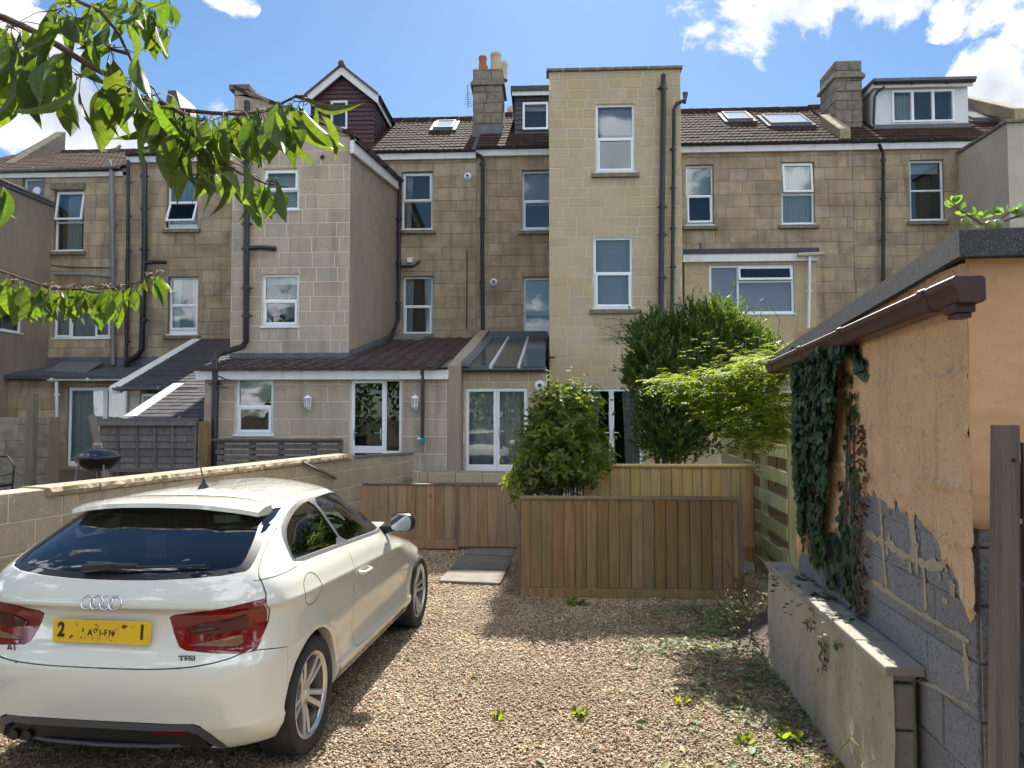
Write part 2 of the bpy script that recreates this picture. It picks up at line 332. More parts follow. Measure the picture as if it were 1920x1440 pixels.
def masonry(parent, fr, u0, u1, z0, z1, holes, ch, bl, m, mort, gap=.008, proud=.012, top=None, thick=.3, seed=1, blocks=True, cap=295, chvar=0, clear=(), name='stone_block', bottom=None, chf=.03, wallname='wall'):
    """a wall: backing with openings (mortar colour) and stones standing proud of it"""
    rr = random.Random(seed)
    us = sorted({u0, u1} | {x for h in holes for x in h[:2] if u0 < x < u1}); zs = sorted({z0, z1} | {x for h in holes for x in h[2:] if z0 < x < z1})
    T = top or (lambda u: z1); B = bottom or (lambda u: z0)
    mb = MB()
    for i in range(len(us) - 1):
        a, b = us[i], us[i + 1]
        for j in range(len(zs) - 1):
            c, d = zs[j], zs[j + 1]; mu, mz = (a + b) / 2, (c + d) / 2
            if any(h[0] < mu < h[1] and h[2] < mz < h[3] for h in holes): continue
            ca, cb = (B(a), B(b)) if j == 0 else (c, c); da, db = (T(a), T(b)) if j == len(zs) - 2 else (min(d, T(a)), min(d, T(b)))
            if da <= ca and db <= cb: continue
            P = fr.p; mb.hexa([P(a, ca, 0), P(b, cb, 0), P(b, cb, -thick), P(a, ca, -thick), P(a, da, 0), P(b, db, 0), P(b, db, -thick), P(a, da, -thick)])
    w = mk(wallname, mb, mort, parent)
    if not blocks: return w
    rects = []; z = z0; row = 0
    while z < z1 - .02:
        h = ch * (1 + rr.uniform(-chvar, chvar)); zt = min(z + h, z1)
        if z1 - zt < .05: zt = z1
        u = u0 - rr.uniform(0, bl[1] * .9)
        while u < u1:
            l = rr.uniform(*bl)
            if rr.random() < .12: l *= .5
            a, b = max(u, u0), min(u + l, u1); u += l
            if b - a < .04: continue
            rects.append((a, b, z, zt))
        z = zt; row += 1
    for h in list(holes) + list(clear): rects = sub_rects(rects, h)
    recs = []
    for (a, b, c, d) in rects:
        g = gap / 2; a += g; b -= g; c += g; d -= g
        if b - a < .02 or d - c < .015: continue
        ta, tb = T(a) - .004, T(b) - .004
        if min(ta, tb) <= c + .01 and max(ta, tb) <= c + .03: continue
        ba, bb = B(a), B(b)
        if bottom and max(ba, bb) >= d - .02: continue
        skew = (ta < d or tb < d) or (bottom and (ba > c or bb > c))
        recs.append((a, b, c, d, ta, tb, skew, max(ba, c) if bottom else c, max(bb, c) if bottom else c))
    recs.sort(key=lambda r: -(r[1] - r[0]) * (r[3] - r[2]))
    bm_ = block_mesh(m, chf); rest = MB(); base = Matrix(((fr.U.x, -fr.N.x, 0, 0), (fr.U.y, -fr.N.y, 0, 0), (0, 0, 1, 0), (0, 0, 0, 1)))
    for i, (a, b, c, d, ta, tb, skew, ca, cb) in enumerate(recs):
        pr = proud * rr.uniform(.6, 1.25)
        if skew or i >= cap:
            mb = MB() if i < cap else rest; P = fr.p; ta = max(min(ta, d), ca + .003); tb = max(min(tb, d), cb + .003)
            mb.hexa([P(a, ca, pr), P(b, cb, pr), P(b, cb, -.01), P(a, ca, -.01), P(a, ta, pr), P(b, tb, pr), P(b, tb, -.01), P(a, ta, -.01)])
            if i < cap: mk(name, mb, m, parent)
        else:
            M = Matrix.Translation(fr.p(a, c, pr)) @ base @ Matrix.Diagonal((b - a, pr + .01, d - c, 1))
            put(name, bm_, parent, M)
    if rest.v: mk(name + 's', rest, m, parent, kind='stuff')
    return w

def bars(mb, fr, r, w, n0, n1):
    a, b, c, d = r; mb.fbox(fr, a, b, c, c + w, n0, n1); mb.fbox(fr, a, b, d - w, d, n0, n1); mb.fbox(fr, a, a + w, c + w, d - w, n0, n1); mb.fbox(fr, b - w, b, c + w, d - w, n0, n1)
def wavy(fr, a, b, c, d, n, amp=.025, wl=.09, gather=0):
    """a hanging curtain as a folded sheet"""
    mb = MB(); k = max(8, int((b - a) / .012)); ph = random.uniform(0, 6)
    vs = []
    for i in range(k + 1):
        u = a + (b - a) * i / k; q = amp * math.sin(u / wl * 6.283 + ph) + amp * .4 * math.sin(u / wl * 2.7 + ph * 2)
        for z, g in ((d, 0), ((c + d) / 2, gather * .5), (c, gather)):
            uu = u + g * ((a + b) / 2 - u); vs.append(fr.p(uu, z, n + q))
    fs = [(i * 3 + j, i * 3 + 3 + j, i * 3 + 4 + j, i * 3 + 1 + j) for i in range(k) for j in (0, 1)]
    return mb.add(vs, fs)
def window(parent, fr, r, lights, inside='dark', rec=.10, fw=.055, sill='stone', below=0, back=.55, label=None, door=False, shut=None):
    """lights: (a0,a1,b0,b1,kind,tilt) in fractions of the opening, b up; kind fixed/cas/panel/obs"""
    a, b, c, d = r; W, H = b - a, d - c
    mb = MB(); bars(mb, fr, r, fw, -rec - .06, -rec)
    for (x0, x1, y0, y1, k, t) in lights: # mullions and transoms
        if x1 < .999: mb.fbox(fr, a + x1 * W - .022, a + x1 * W + .022, c + fw + .001, d - fw - .001, -rec - .059, -rec + .001)
        if y1 < .999: mb.fbox(fr, a + x0 * W + .02, a + x1 * W - .02, c + y1 * H - .022, c + y1 * H + .022, -rec - .058, -rec + .002)
    if below: mb.fbox(fr, a + fw, b - fw, c + fw, c + below, -rec - .05, -rec - .012)
    win = mk('french_doors' if door else 'window', mb, upvc, parent, bevel=.006)
    if label: win['label'] = label
    ib = MB(); bk = -rec - .07 - back
    P = fr.p; q = [P(a, c, -rec - .065), P(b, c, -rec - .065), P(b, d, -rec - .065), P(a, d, -rec - .065), P(a, c, bk), P(b, c, bk), P(b, d, bk), P(a, d, bk)]
    ib.add(q, [(4, 5, 6, 7), (0, 1, 5, 4), (1, 2, 6, 5), (2, 3, 7, 6), (3, 0, 4, 7)])
    mk('room_niche', ib, interior, win)
    for (x0, x1, y0, y1, k, t) in lights:
        la, lb, lc, ld = a + x0 * W, a + x1 * W, c + y0 * H, c + y1 * H
        e0 = fw if x0 < .001 else .02; e1 = fw if x1 > .999 else .02; f0 = (below or fw) if y0 < .001 else .02; f1 = fw if y1 > .999 else .02
        ia, ib_, ic, id_ = la + e0, lb - e1, lc + f0, ld - f1
        if k == 'panel':
            mk('panel', MB().fbox(fr, ia, ib_, ic, id_, -rec - .04, -rec - .02), upvc, win); continue
        gm = obscure if k == 'obs' else glass
        if k == 'cas' or t:
            o_ = .018; ca, cb, cc, cd = ia - o_, ib_ + o_, ic - o_, id_ + o_
            lf = Frame((0, 0, 0), (1, 0, 0), (0, -1, 0)); w_, h_ = cb - ca, cd - cc
            m1 = MB(); bars(m1, lf, (0, w_, -h_, 0), .055, -.03, .022)
            if door: m1.fbox(lf, .055, w_ - .055, -h_ + .055, -h_ + .12, -.03, .02)
            rot = Matrix(((fr.U.x, -fr.N.x, 0, 0), (fr.U.y, -fr.N.y, 0, 0), (0, 0, 1, 0), (0, 0, 0, 1)))
            Mx = Matrix.Translation(fr.p(ca, cd, -rec + .005)) @ rot @ Matrix.Rotation(-R(t), 4, 'X')
            co = put('door_leaf' if door else 'casement', m1.mesh('casement', upvc), win, Mx)
            bv = co.modifiers.new('b', 'BEVEL'); bv.width = .006; bv.segments = 2
            gx = MB().fbox(lf, .05, w_ - .05, -h_ + .05, -.05, -.014, -.008)
            if obs_or(k): pass
            put('pane', gx.mesh('pane', gm), win, Mx)
        else:
            mk('pane', MB().fbox(fr, ia - .01, ib_ + .01, ic - .01, id_ + .01, -rec - .035, -rec - .03), gm, win)
    nn = -rec - .13
    ins = inside if isinstance(inside, (list, tuple)) else [inside]
    for s_ in ins:
        if s_ == 'curt': mk('curtain', wavy(fr, a + .02, b - .02, c + .02, d - .02, nn), curtain, win, smooth=True)
        elif s_ == 'curtblue': mk('curtain', wavy(fr, a + .02, b - .02, c + .02, d - .02, nn), curtain_b, win, smooth=True)
        elif s_ == 'centre': mk('curtain', wavy(fr, a + W * .3, b - W * .22, c + .02, d - .02, nn, .03, .07), curtain, win, smooth=True)
        elif s_ == 'left': mk('curtain', wavy(fr, a + .03, a + W * .32, c + .02, d - .02, nn, .02, .07, .35), curtain, win, smooth=True)
        elif s_ == 'right': mk('curtain', wavy(fr, b - W * .32, b - .03, c + .02, d - .02, nn, .02, .07, .35), curtain, win, smooth=True)
        elif s_.startswith('blind'):
            fr_ = float(s_[5:] or 1); m2 = MB(); n_ = int((d - c) * fr_ / .05)
            for i in range(n_):
                z = d - .03 - i * .05; m2.add([P(a + .05, z, nn + .012), P(b - .05, z, nn + .012), P(b - .05, z - .042, nn - .012), P(a + .05, z - .042, nn - .012)], [(0, 1, 2, 3)])
            mk('blind', m2, blind, win)
        elif s_.startswith('roller'):
            fr_ = float(s_[6:] or .3); mk('blind', MB().fbox(fr, a + .05, b - .05, d - H * fr_, d - .02, nn, nn + .004), curtain, win)
    if not door: mk('sill', MB().fbox(fr, a - .03, b + .03, c - .03, c + .004, -rec - .06, .03), upvc, win)
    if sill == 'stone': mk('stone_sill', MB().fbox(fr, a - .10, b + .10, c - .13, c - .031, -.05, .085), stone_sill, win, bevel=.008)
    if door:
        for sx in (-1, 1):
            uc = (a + b) / 2 + sx * .05; zc = c + .47 * H
            mk('handle', MB().fbox(fr, uc - .013, uc + .013, zc - .12, zc + .10, -rec + .028, -rec + .036).tube([P(uc, zc + .02, -rec + .03), P(uc, zc + .02, -rec + .07), P(uc + sx * .1, zc + .02, -rec + .07)], .009, 8), handle_m, win, smooth=True, angle=40)
    return win
def obs_or(k): return k == 'obs'

def pipe(parent, pts, r, m, collars=(), name='drainpipe', seg=12):
    mb = MB().tube(pts, r, seg)
    for t in collars:
        p = Vector(t); mb.tube([p - Vector((0, 0, .035)), p + Vector((0, 0, .035))], r * 1.25, seg); mb.box((p.x - r * 1.9, p.y, p.z - .012), (p.x + r * 1.9, p.y + .05, p.z + .012))
    return mk(name, mb, m, parent, smooth=True, angle=40)
def gutter(parent, p0, p1, m=blackp, r=.06, out=(0, -1, 0)):
    """half-round gutter with brackets, from p0 to p1"""
    p0, p1, o = Vector(p0), Vector(p1), Vector(out); mb = MB(); z = Vector((0, 0, 1)); pr = []
    for rr_, dr in ((r, 1), (r - .008, -1)):
        ks = range(9) if dr == 1 else range(8, -1, -1)
        for k in ks:
            a = math.pi * k / 8; pr.append((math.cos(a) * rr_, -math.sin(a) * rr_))
    n = len(pr)
    for p in (p0, p1):
        for x, y in pr: mb.v.append(tuple(p + o * (x + r) + z * y))
    for i in range(n): j = (i + 1) % n; mb.f.append((i, j, j + n, i + n))
    mb.f.append(tuple(range(n))); mb.f.append(tuple(range(2 * n - 1, n - 1, -1)))
    L = (p1 - p0).length; d = (p1 - p0) / L; k = 0
    while k * .95 < L - .1:
        c = p0 + d * (k * .95 + .1); mb.tube([c - d * .015 + o * r - z * r * .35, c + d * .015 + o * r - z * r * .35], r * 1.12, 12); k += 1
    return mk('gutter', mb, m, parent, smooth=True, angle=40)

def tiles(parent, O, U, V, poly, m, tw=.30, tl=.32, waves=2, amp=.018, lift=.022, single=False, cap=295, name='roof_tile', flat=False, stagger=False):
    """interlocking tiles over a roof plane: U along eaves, V up the slope; poly in (u,v)"""
    O, U, V = Vector(O), Vector(U).normalized(), Vector(V).normalized(); Nn = U.cross(V)
    if Nn.z < 0: Nn = -Nn
    def inside(x, y):
        c = False; n = len(poly)
        for i in range(n):
            (x1, y1), (x2, y2) = poly[i], poly[(i + 1) % n]
            if (y1 > y) != (y2 > y) and x < (x2 - x1) * (y - y1) / (y2 - y1) + x1: c = not c
        return c
    us = [p[0] for p in poly]; vs = [p[1] for p in poly]; K = (2 if flat else waves * 4)
    prof = [(i / K, 0 if flat else amp * (math.cos(2 * math.pi * waves * i / K) * .5 + .5) ** .8) for i in range(K + 1)]
    def tm():
        mb = MB(); n = K + 1; g = .003
        for (dv, h) in ((-.03, lift), (tl, .002)):
            for x, y in prof: mb.v.append((g + x * (tw - 2 * g), dv, y + h))
        for (dv, h) in ((-.03, 0),):
            for x, y in prof: mb.v.append((g + x * (tw - 2 * g), dv, y + h - .012))
        for i in range(K): mb.f.append((i, i + 1, n + i + 1, n + i)); mb.f.append((2 * n + i, 2 * n + i + 1, i + 1, i))
        mb.f.append((0, n, 2 * n)); mb.f.append((K, 2 * n + K, n + K))
        return mb
    base = tm(); M0 = Matrix((U, V, Nn)).transposed().to_4x4(); me = base.mesh(name, m); me.shade_smooth(); me.set_sharp_from_angle(angle=R(50))
    cells = []
    for j in range(int((max(vs) - min(vs)) / tl) + 1):
        v = min(vs) + j * tl; off = (tw / 2 if (stagger and j % 2) else 0)
        for i in range(-1, int((max(us) - min(us)) / tw) + 1):
            u = min(us) + i * tw + off
            if inside(u + tw / 2, v + tl / 2): cells.append((u, v))
    if single and len(cells) <= 300:
        for u, v in cells:
            e = random.uniform(-.004, .004); put(name, me, parent, Matrix.Translation(O + U * u + V * (v + e * 2) + Nn * (.004 + abs(e))) @ M0 @ Matrix.Rotation(random.uniform(-.008, .008), 4, 'Z'))
    else:
        bv = np.array(base.v); nb = len(bv); A = np.array([[*U], [*V], [*Nn]]); allv = []; fs = []
        for k, (u, v) in enumerate(cells):
            q = bv + np.array([u, v, .004 + random.uniform(0, .006)]); allv.append(q @ A + np.array(O)); fs += [tuple(i + k * nb for i in f) for f in base.f]
        if not allv: return
        me2 = bpy.data.meshes.new(name + 's'); me2.from_pydata(np.concatenate(allv).tolist(), [], fs); me2.materials.append(m); me2.shade_smooth(); me2.set_sharp_from_angle(angle=R(50))
        put(name + 's', me2, parent, kind='stuff')
# ---------------------------------------------------------------- ground
GZ = .5   # level of the gardens beside the houses
GA = R(3.8)
gcorner = PP(1828, 900, (0, 2.93, 0), (math.sin(-YAW), math.cos(-YAW), 0)); gcorner.z = 0
gd = Vector((math.sin(GA), math.cos(GA), 0)); gl = Vector((-math.cos(GA), math.sin(GA), 0))  # along the shed wall, out of the shed wall
mk('ground', MB().add([(-400, -400, -.03), (400, -400, -.03), (400, 400, -.03), (-400, 400, -.03)], [(0, 1, 2, 3)]), dirtm, kind='structure')
gravel_bed = mat('gravel bed', (.20, .155, .105), .95, layers=(('noise', 30, .4, .7, (.09, .07, .05), .8, D),), bump=(60, .8, .02), offs=False)
def plane_grid(x0, x1, y0, y1, nx, ny, zf):
    mb = MB()
    for j in range(ny + 1):
        for i in range(nx + 1):
            x = x0 + (x1 - x0) * i / nx; y = y0 + (y1 - y0) * j / ny; mb.v.append((x, y, zf(x, y)))
    for j in range(ny):
        for i in range(nx): a = j * (nx + 1) + i; mb.f.append((a, a + 1, a + nx + 2, a + nx + 1))
    return mb
from mathutils import noise as mn
def gz(x, y): return .018 * mn.noise(Vector((x * .8, y * .8, 0))) + .012 * mn.noise(Vector((x * 2.6, y * 2.6, 3)))
mk('gravel_yard', plane_grid(-6, 4.5, -6, 11, 60, 90, lambda x, y: gz(x, y) - .012), gravel_bed, smooth=True, kind='structure')
mk('garden_ground', MB().box((-16, 10.75, -.5), (14, 19.9, GZ - .02)).box((-16, 7.0, -.5), (-3.75, 10.75, GZ - .025)).box((3.3, 7.2, -.5), (14, 10.75, GZ - .6)), dirtm, kind='structure')
mk('patio', MB().box((-1.9, 11.8, GZ - .02), (3.6, 16.99, GZ)), slabm, kind='structure')

M_ = FY(20.0)
def X20(px): return PY(px, 500, 20).x
def Z20(px, py): return PY(px, py, 20).z
# ---------------------------------------------------------------- roofs helper
def eaves_roof(h, x0, x1, ze, Yr=23.3, zr=None, m=tile_brown, holes=(), lefttop=0, righttop=0, fascia=True, gut=True, dz=0.0, col=None):
    zr = zr if zr is not None else ze + 2.35
    O = Vector((x0, 19.9, ze + .04)); V = Vector((0, Yr - 19.9, zr - ze - .04)); Ls = V.length
    poly = [(0, 0), (x1 - x0, 0), (x1 - x0 - righttop, Ls), (lefttop, Ls)]
    mk('roof_slope', MB().hexa([(x0, 19.95, ze - .06), (x1, 19.95, ze - .06), (x1, Yr, zr - .06), (x0, Yr, zr - .06), (x0, 19.95, ze + .03), (x1, 19.95, ze + .03), (x1, Yr, zr + .03 - .02), (x0, Yr, zr + .03 - .02)]), lead, h)
    mk('rear_slope', MB().hexa([(x0, Yr, zr - .1), (x1, Yr, zr - .1), (x1, 26.6, ze - .06), (x0, 26.6, ze - .06), (x0, Yr, zr), (x1, Yr, zr), (x1, 26.6, ze), (x0, 26.6, ze)]), m, h)
    tiles(h, O, (1, 0, 0), V, poly, m)
    rb = MB(); n = int((x1 - x0) / .45) + 1
    for i in range(n):
        a = x0 + (x1 - x0) * i / n; b = x0 + (x1 - x0) * (i + 1) / n
        rb.tube([(a + .01, Yr, zr + .0), (b - .01, Yr, zr + .0)], [.11, .12], 10)
    mk('ridge_tiles', rb, m, h, smooth=True, angle=40, kind='stuff')
    if fascia: mk('fascia', MB().box((x0 + .002, 19.90, ze - .20), (x1 - .002, 19.975, ze - .03)), paint_w, h, bevel=.004)
    if gut: gutter(h, (x0, 19.90, ze + .015), (x1, 19.90, ze + .015), blackp, .045)
def skylight(h, px0, py0, px1, py1, x0, ze, Yr=23.3, zr=None, gm=None):
    zr = zr or ze + 2.35; N = Vector((0, -(zr - ze), Yr - 19.9)).normalized(); O = Vector((0, 19.9, ze + .04)) + N * .05
    a = PP(px0, py1, O, N); b = PP(px1, py0, O, N)
    V = Vector((0, Yr - 19.9, zr - ze)).normalized(); w = b.x - a.x; L_ = (b - a).dot(V)
    mb = MB(); P = lambda u, v, n: Vector((a.x, a.y, a.z)) + Vector((1, 0, 0)) * u + V * v + N * n
    def bx(m_, u0, u1, v0, v1, n0, n1): m_.hexa([P(u0, v0, n0), P(u1, v0, n0), P(u1, v1, n0), P(u0, v1, n0), P(u0, v0, n1), P(u1, v0, n1), P(u1, v1, n1), P(u0, v1, n1)])
    bx(mb, -.1, w + .1, -.12, L_ + .1, -.04, .02)
    sk = mk('skylight', mb, lead, h)
    m2 = MB(); bx(m2, 0, w, 0, .06, .02, .08); bx(m2, 0, w, L_ - .06, L_, .02, .08); bx(m2, 0, .06, .06, L_ - .06, .02, .08); bx(m2, w - .06, w, .06, L_ - .06, .02, .08)
    mk('frame', m2, greyp, sk)
    m3 = MB(); bx(m3, .055, w - .055, .055, L_ - .055, .05, .06); mk('pane', m3, gm or skyg, sk)
skyg = mat('skylight pane', (.55, .58, .60), .06, spec=1.0)

def chimney(h, px0, px1, pyt, Yf, depth, zb, m=chim, taper=.0, cap=True):
    f = FY(Yf); x0 = PY(px0, pyt, Yf).x; x1 = PY(px1, pyt, Yf).x; zt = PY(px0, pyt, Yf).z
    ch = mk('chimney', MB().box((x0 + .01, Yf + .01, zb), (x1 - .01, Yf + depth - .01, zt - .02)), mortar_d, h)
    rr = random.Random(int(px0))
    def face(O, U, L_, n):
        fr = Frame(O, U, n); z = zb; r = 0
        M0 = Matrix(((fr.U.x, -fr.N.x, 0, 0), (fr.U.y, -fr.N.y, 0, 0), (0, 0, 1, 0), (0, 0, 0, 1)))
        while z < zt - .05:
            hh = min(rr.uniform(.26, .36), zt - z); s = L_ * rr.uniform(.35, .65); k = .02 * rr.uniform(0, 1)
            for a, b in ((0, s), (s, L_)):
                put('stone', block_mesh(m, .04), ch, Matrix.Translation(fr.p(a + .005, z + .005, .012 + k)) @ M0 @ Matrix.Diagonal((b - a - .01, .05, hh - .01, 1)))
            z += hh
    face((x0, Yf, 0), (1, 0, 0), x1 - x0, (0, -1, 0))
    face((x1, Yf, 0), (0, 1, 0), depth, (1, 0, 0)); face((x0, Yf + depth, 0), (0, -1, 0), depth, (-1, 0, 0))
    mb = MB()
    if cap:
        for (o, za, zc) in ((.09, zt - .46, zt - .36), (.05, zt - .36, zt - .30)): mb.box((x0 - o, Yf - o, za), (x1 + o, Yf + depth + o, zc))
        mb.box((x0 - .02, Yf - .02, zt - .02), (x1 + .02, Yf + depth + .02, zt + .05))
    mk('cap', mb, m, ch, bevel=.015)
    return ch, x0, x1, zt
def pot(ch, x, y, z, h, r, m):
    mb = MB().lathe([(r * 1.05, 0), (r, .04), (r * .9, h * .8), (r * 1.0, h * .84), (r * 1.05, h * .88), (r * 1.0, h * .93), (r * .98, h), (r * .8, h), (r * .78, h - .2)], 20, Matrix.Translation((x, y, z)))
    mk('chimney_pot', mb, m, ch, smooth=True, angle=35)

# ================================================================ house 1 (far left)
h1 = thing('terraced_house', 'old stone terrace house at the far left with red tiled roof and grey soil pipe', 'house', (X20(120), 20, GZ))
ze1 = Z20(120, 322)
w1 = [M_.rect(101, 357, 157, 470), M_.rect(100, 558, 208, 634), M_.rect(42, 333, 84, 378)]
masonry(h1, M_, X20(-60), X20(236), GZ, ze1 - .12, w1, .36, (.45, .95), stone_old, mortar_d, seed=11, clear=[(X20(-60), X20(95), GZ, 1.2)])
window(h1, M_, w1[0], [(0, 1, .5, 1, 'cas', 9), (0, 1, 0, .48, 'fixed', 0)], ['centre'], label='sash window with its top light propped open and curtains hanging in the middle')
window(h1, M_, w1[1], [(0, .3, 0, 1, 'cas', 0), (.3, .72, 0, 1, 'fixed', 0), (.72, 1, 0, 1, 'cas', 0)], ['left', 'curt'], sill=None, rec=.06)
window(h1, M_, w1[2], [(0, 1, 0, 1, 'obs', 0)], [], sill=None)
vx, vz = M_.px(65, 356); mk('vent_fan', MB().lathe([(.001, .05), (.1, .05), (.12, .02), (.12, 0)], 18, Matrix.Translation(M_.p(vx, vz, -.11)) @ Matrix.Rotation(R(90), 4, 'X')), upvc, h1, smooth=True)
eaves_roof(h1, X20(-120), X20(236), ze1, zr=ze1 + 1.75, m=tile_red, fascia=False, gut=False)
gutter(h1, (X20(-120), 19.85, ze1 - .02), (X20(226), 19.85, ze1 + .06), greyp, .065)
mk('fascia', MB().box((X20(-120), 19.93, ze1 - .17), (X20(228), 19.97, ze1 - .04)), paint_w, h1)
# parapet between this roof and the next, rising to the ridge
a = PY(-20, 340, 20.0); b = PY(118, 247, 23.4)
mk('parapet', MB().hexa([(a.x - .5, 20, ze1 - .2), (a.x - .2, 20, ze1 - .2), (b.x + .1, 23.4, ze1), (b.x - .25, 23.4, ze1), (a.x - .5, 20, a.z), (a.x - .2, 20, a.z), (b.x + .1, 23.4, b.z), (b.x - .25, 23.4, b.z)]), stone_sill, h1, bevel=.02)
def P20(px, py, off=.14): return PY(px, py, 20 - off)
pipe(h1, [P20(203, 300, .16), P20(209, 322, .16), P20(211, 480, .16), P20(212, 684, .16)], .06, greyp, [P20(211, 420), P20(212, 486), P20(212, 590)], 'soil_pipe')
pipe(h1, [P20(103, 514), P20(160, 515), P20(209, 519)], .045, greyp, (), 'waste_pipe')
mk('cable', MB().tube([P20(96, 497, .03), P20(130, 501, .03), P20(208, 502, .03)], .012, 6), blackp, h1)
# dentilled lintel stone over the window
mk('lintel', MB().fbox(M_, *M_.rect(96, 345, 161, 356), -.02, .06), stone_sill, h1, bevel=.01)
# ground floor behind the flat roof
F18 = FY(18.5)
def R18(*a): return F18.rect(*a)
xg0, xg1 = PY(-60, 800, 18.5).x, PY(262, 800, 18.5).x; zt18 = PY(120, 712, 18.5).z
dr = R18(126, 726, 238, 876)
masonry(h1, F18, xg0, xg1, GZ - .3, zt18, [dr], .3, (.5, .8), stone_old, mortar_d, seed=12, clear=[])
window(h1, F18, dr, [(0, .62, 0, 1, 'cas', 0), (.62, 1, 0, 1, 'cas', 0)], ['curt'], sill=None, door=True, rec=.05, fw=.05, label='white patio door with pale curtain behind, under the flat roof')
fz = PY(120, 690, 20).z
mk('flat_roof', MB().hexa([(xg0, 18.3, zt18 + .02), (xg1 - .1, 18.3, zt18 - .02), (xg1 - .1, 19.9, fz - .05), (xg0, 19.9, fz - .05), (xg0, 18.3, zt18 + .14), (xg1 - .1, 18.3, zt18 + .06), (xg1 - .1, 19.9, fz + .02), (xg0, 19.9, fz + .02)]), felt, h1)
mk('upstand', MB().box((xg0, 19.93, fz), (xg1 - .1, 19.985, fz + .3)), lead, h1)
gutter(h1, (PY(92, 712, 18.3).x, 18.3, zt18 + .0), (PY(246, 712, 18.3).x, 18.3, zt18 + .0), paint_w, .05)
pipe(h1, [PY(106, 716, 18.25), PY(107, 890, 18.25)], .04, paint_w, [PY(106, 740, 18.25), PY(107, 825, 18.25)])
mk('rooflight', MB().hexa([(PY(85, 694, 19).x, 18.8, zt18 + .14), (PY(170, 694, 19).x, 18.8, zt18 + .14), (PY(160, 694, 19).x, 19.8, fz + .1), (PY(80, 694, 19).x, 19.8, fz + .1), (PY(85, 694, 19).x, 18.8, zt18 + .2), (PY(170, 694, 19).x, 18.8, zt18 + .2), (PY(160, 694, 19).x, 19.8, fz + .16), (PY(80, 694, 19).x, 19.8, fz + .16)]), lead, h1)

# wing projecting at the far left, its flank towards us
h0 = thing('back_extension', 'flat roofed stone wing at the left edge with a white window in its flank', 'extension', (-13.6, 18, GZ))
XW = PY(95, 500, 20).x; FW = FX(XW, 1)
yA = 15.0; zA = PX(0, 347, XW).z; 
wr = None
q0 = PX(-8, 600, XW); q1 = PX(42, 600, XW); zt_, zb_ = PX(20, 553, XW).z, PX(20, 622, XW).z
wr = (q0.y - .35, q1.y, zb_, zt_)
masonry(h0, FW, yA, 19.99, GZ, zA, [wr], .36, (.5, .9), render_brown, mortar_d, seed=13, gap=.006, proud=.006)
window(h0, FW, wr, [(0, .5, 0, .62, 'fixed', 0), (0, .5, .62, 1, 'cas', 8), (.5, 1, 0, 1, 'fixed', 0)], [], sill=None, rec=.05)
mk('front_wall', MB().box((XW - 4, yA, GZ), (XW - .31, yA + .3, zA)), render_brown, h0)
mk('roof_slab', MB().box((XW - 4, yA - .1, zA), (XW + .06, 19.99, zA + .09)), lead, h0); mk('coping', MB().box((XW - .28, yA - .05, zA + .09), (XW + .1, 19.99, zA + .15)), stone_sill, h0, bevel=.015)

# ================================================================ house 2
h2 = thing('terraced_house', 'narrow stone terrace house with two black drainpipes and a slate lean-to', 'house', (X20(330), 20, GZ))
ze2 = Z20(330, 292)
w2 = [M_.rect(313, 327, 371, 428), M_.rect(315, 519, 371, 627)]
masonry(h2, M_, X20(236) + .003, X20(470), GZ, ze2 - .12, w2, .36, (.5, .95), stone_old, mortar_d, seed=21)
window(h2, M_, w2[0], [(0, 1, .5, 1, 'fixed', 0), (0, 1, 0, .5, 'cas', 22)], ['curtblue'], below=.14, label='window with its lower light swung open and bluish curtain')
window(h2, M_, w2[1], [(0, 1, .52, 1, 'fixed', 0), (0, 1, 0, .52, 'cas', 0)], ['left', 'right'], below=.16)
eaves_roof(h2, X20(236), X20(470), ze2, zr=Z20(330, 292) + 1.9)
pipe(h2, [PY(240, 300, 19.83), PY(240, 480, 19.83), PY(237, 672, 19.83)], .045, blackp, [PY(240, y, 19.83) for y in (342, 405, 470, 560, 640)])
pipe(h2, [PY(265, 294, 19.75), PY(271, 312, 19.8), PY(271, 480, 19.8), PY(266, 655, 19.8), PY(258, 667, 19.8), PY(238, 678, 19.8), PY(236, 694, 19.8)], .075, blackp, [PY(270, y, 19.8) for y in (330, 392, 468, 540, 600)], 'soil_pipe')
pipe(h2, [PY(271, 493, 19.8), PY(290, 491, 19.8), PY(312, 491, 19.9)], .06, blackp, (), 'branch_pipe')
dxa, dxb = PY(300, 200, 22.3).x, PY(362, 200, 22.3).x; dz_ = PY(330, 172, 22.3).z
mk('dormer_cheek', MB().hexa([(dxa, 22.2, ze2 + 1.0), (dxb, 22.2, ze2 + 1.0), (dxb, 23.4, ze2 + 1.9), (dxa, 23.4, ze2 + 1.9), (dxa + .3, 22.2, dz_), (dxb - .5, 22.2, dz_), (dxb - .5, 23.4, dz_), (dxa + .3, 23.4, dz_)]), tile_plum, h2)
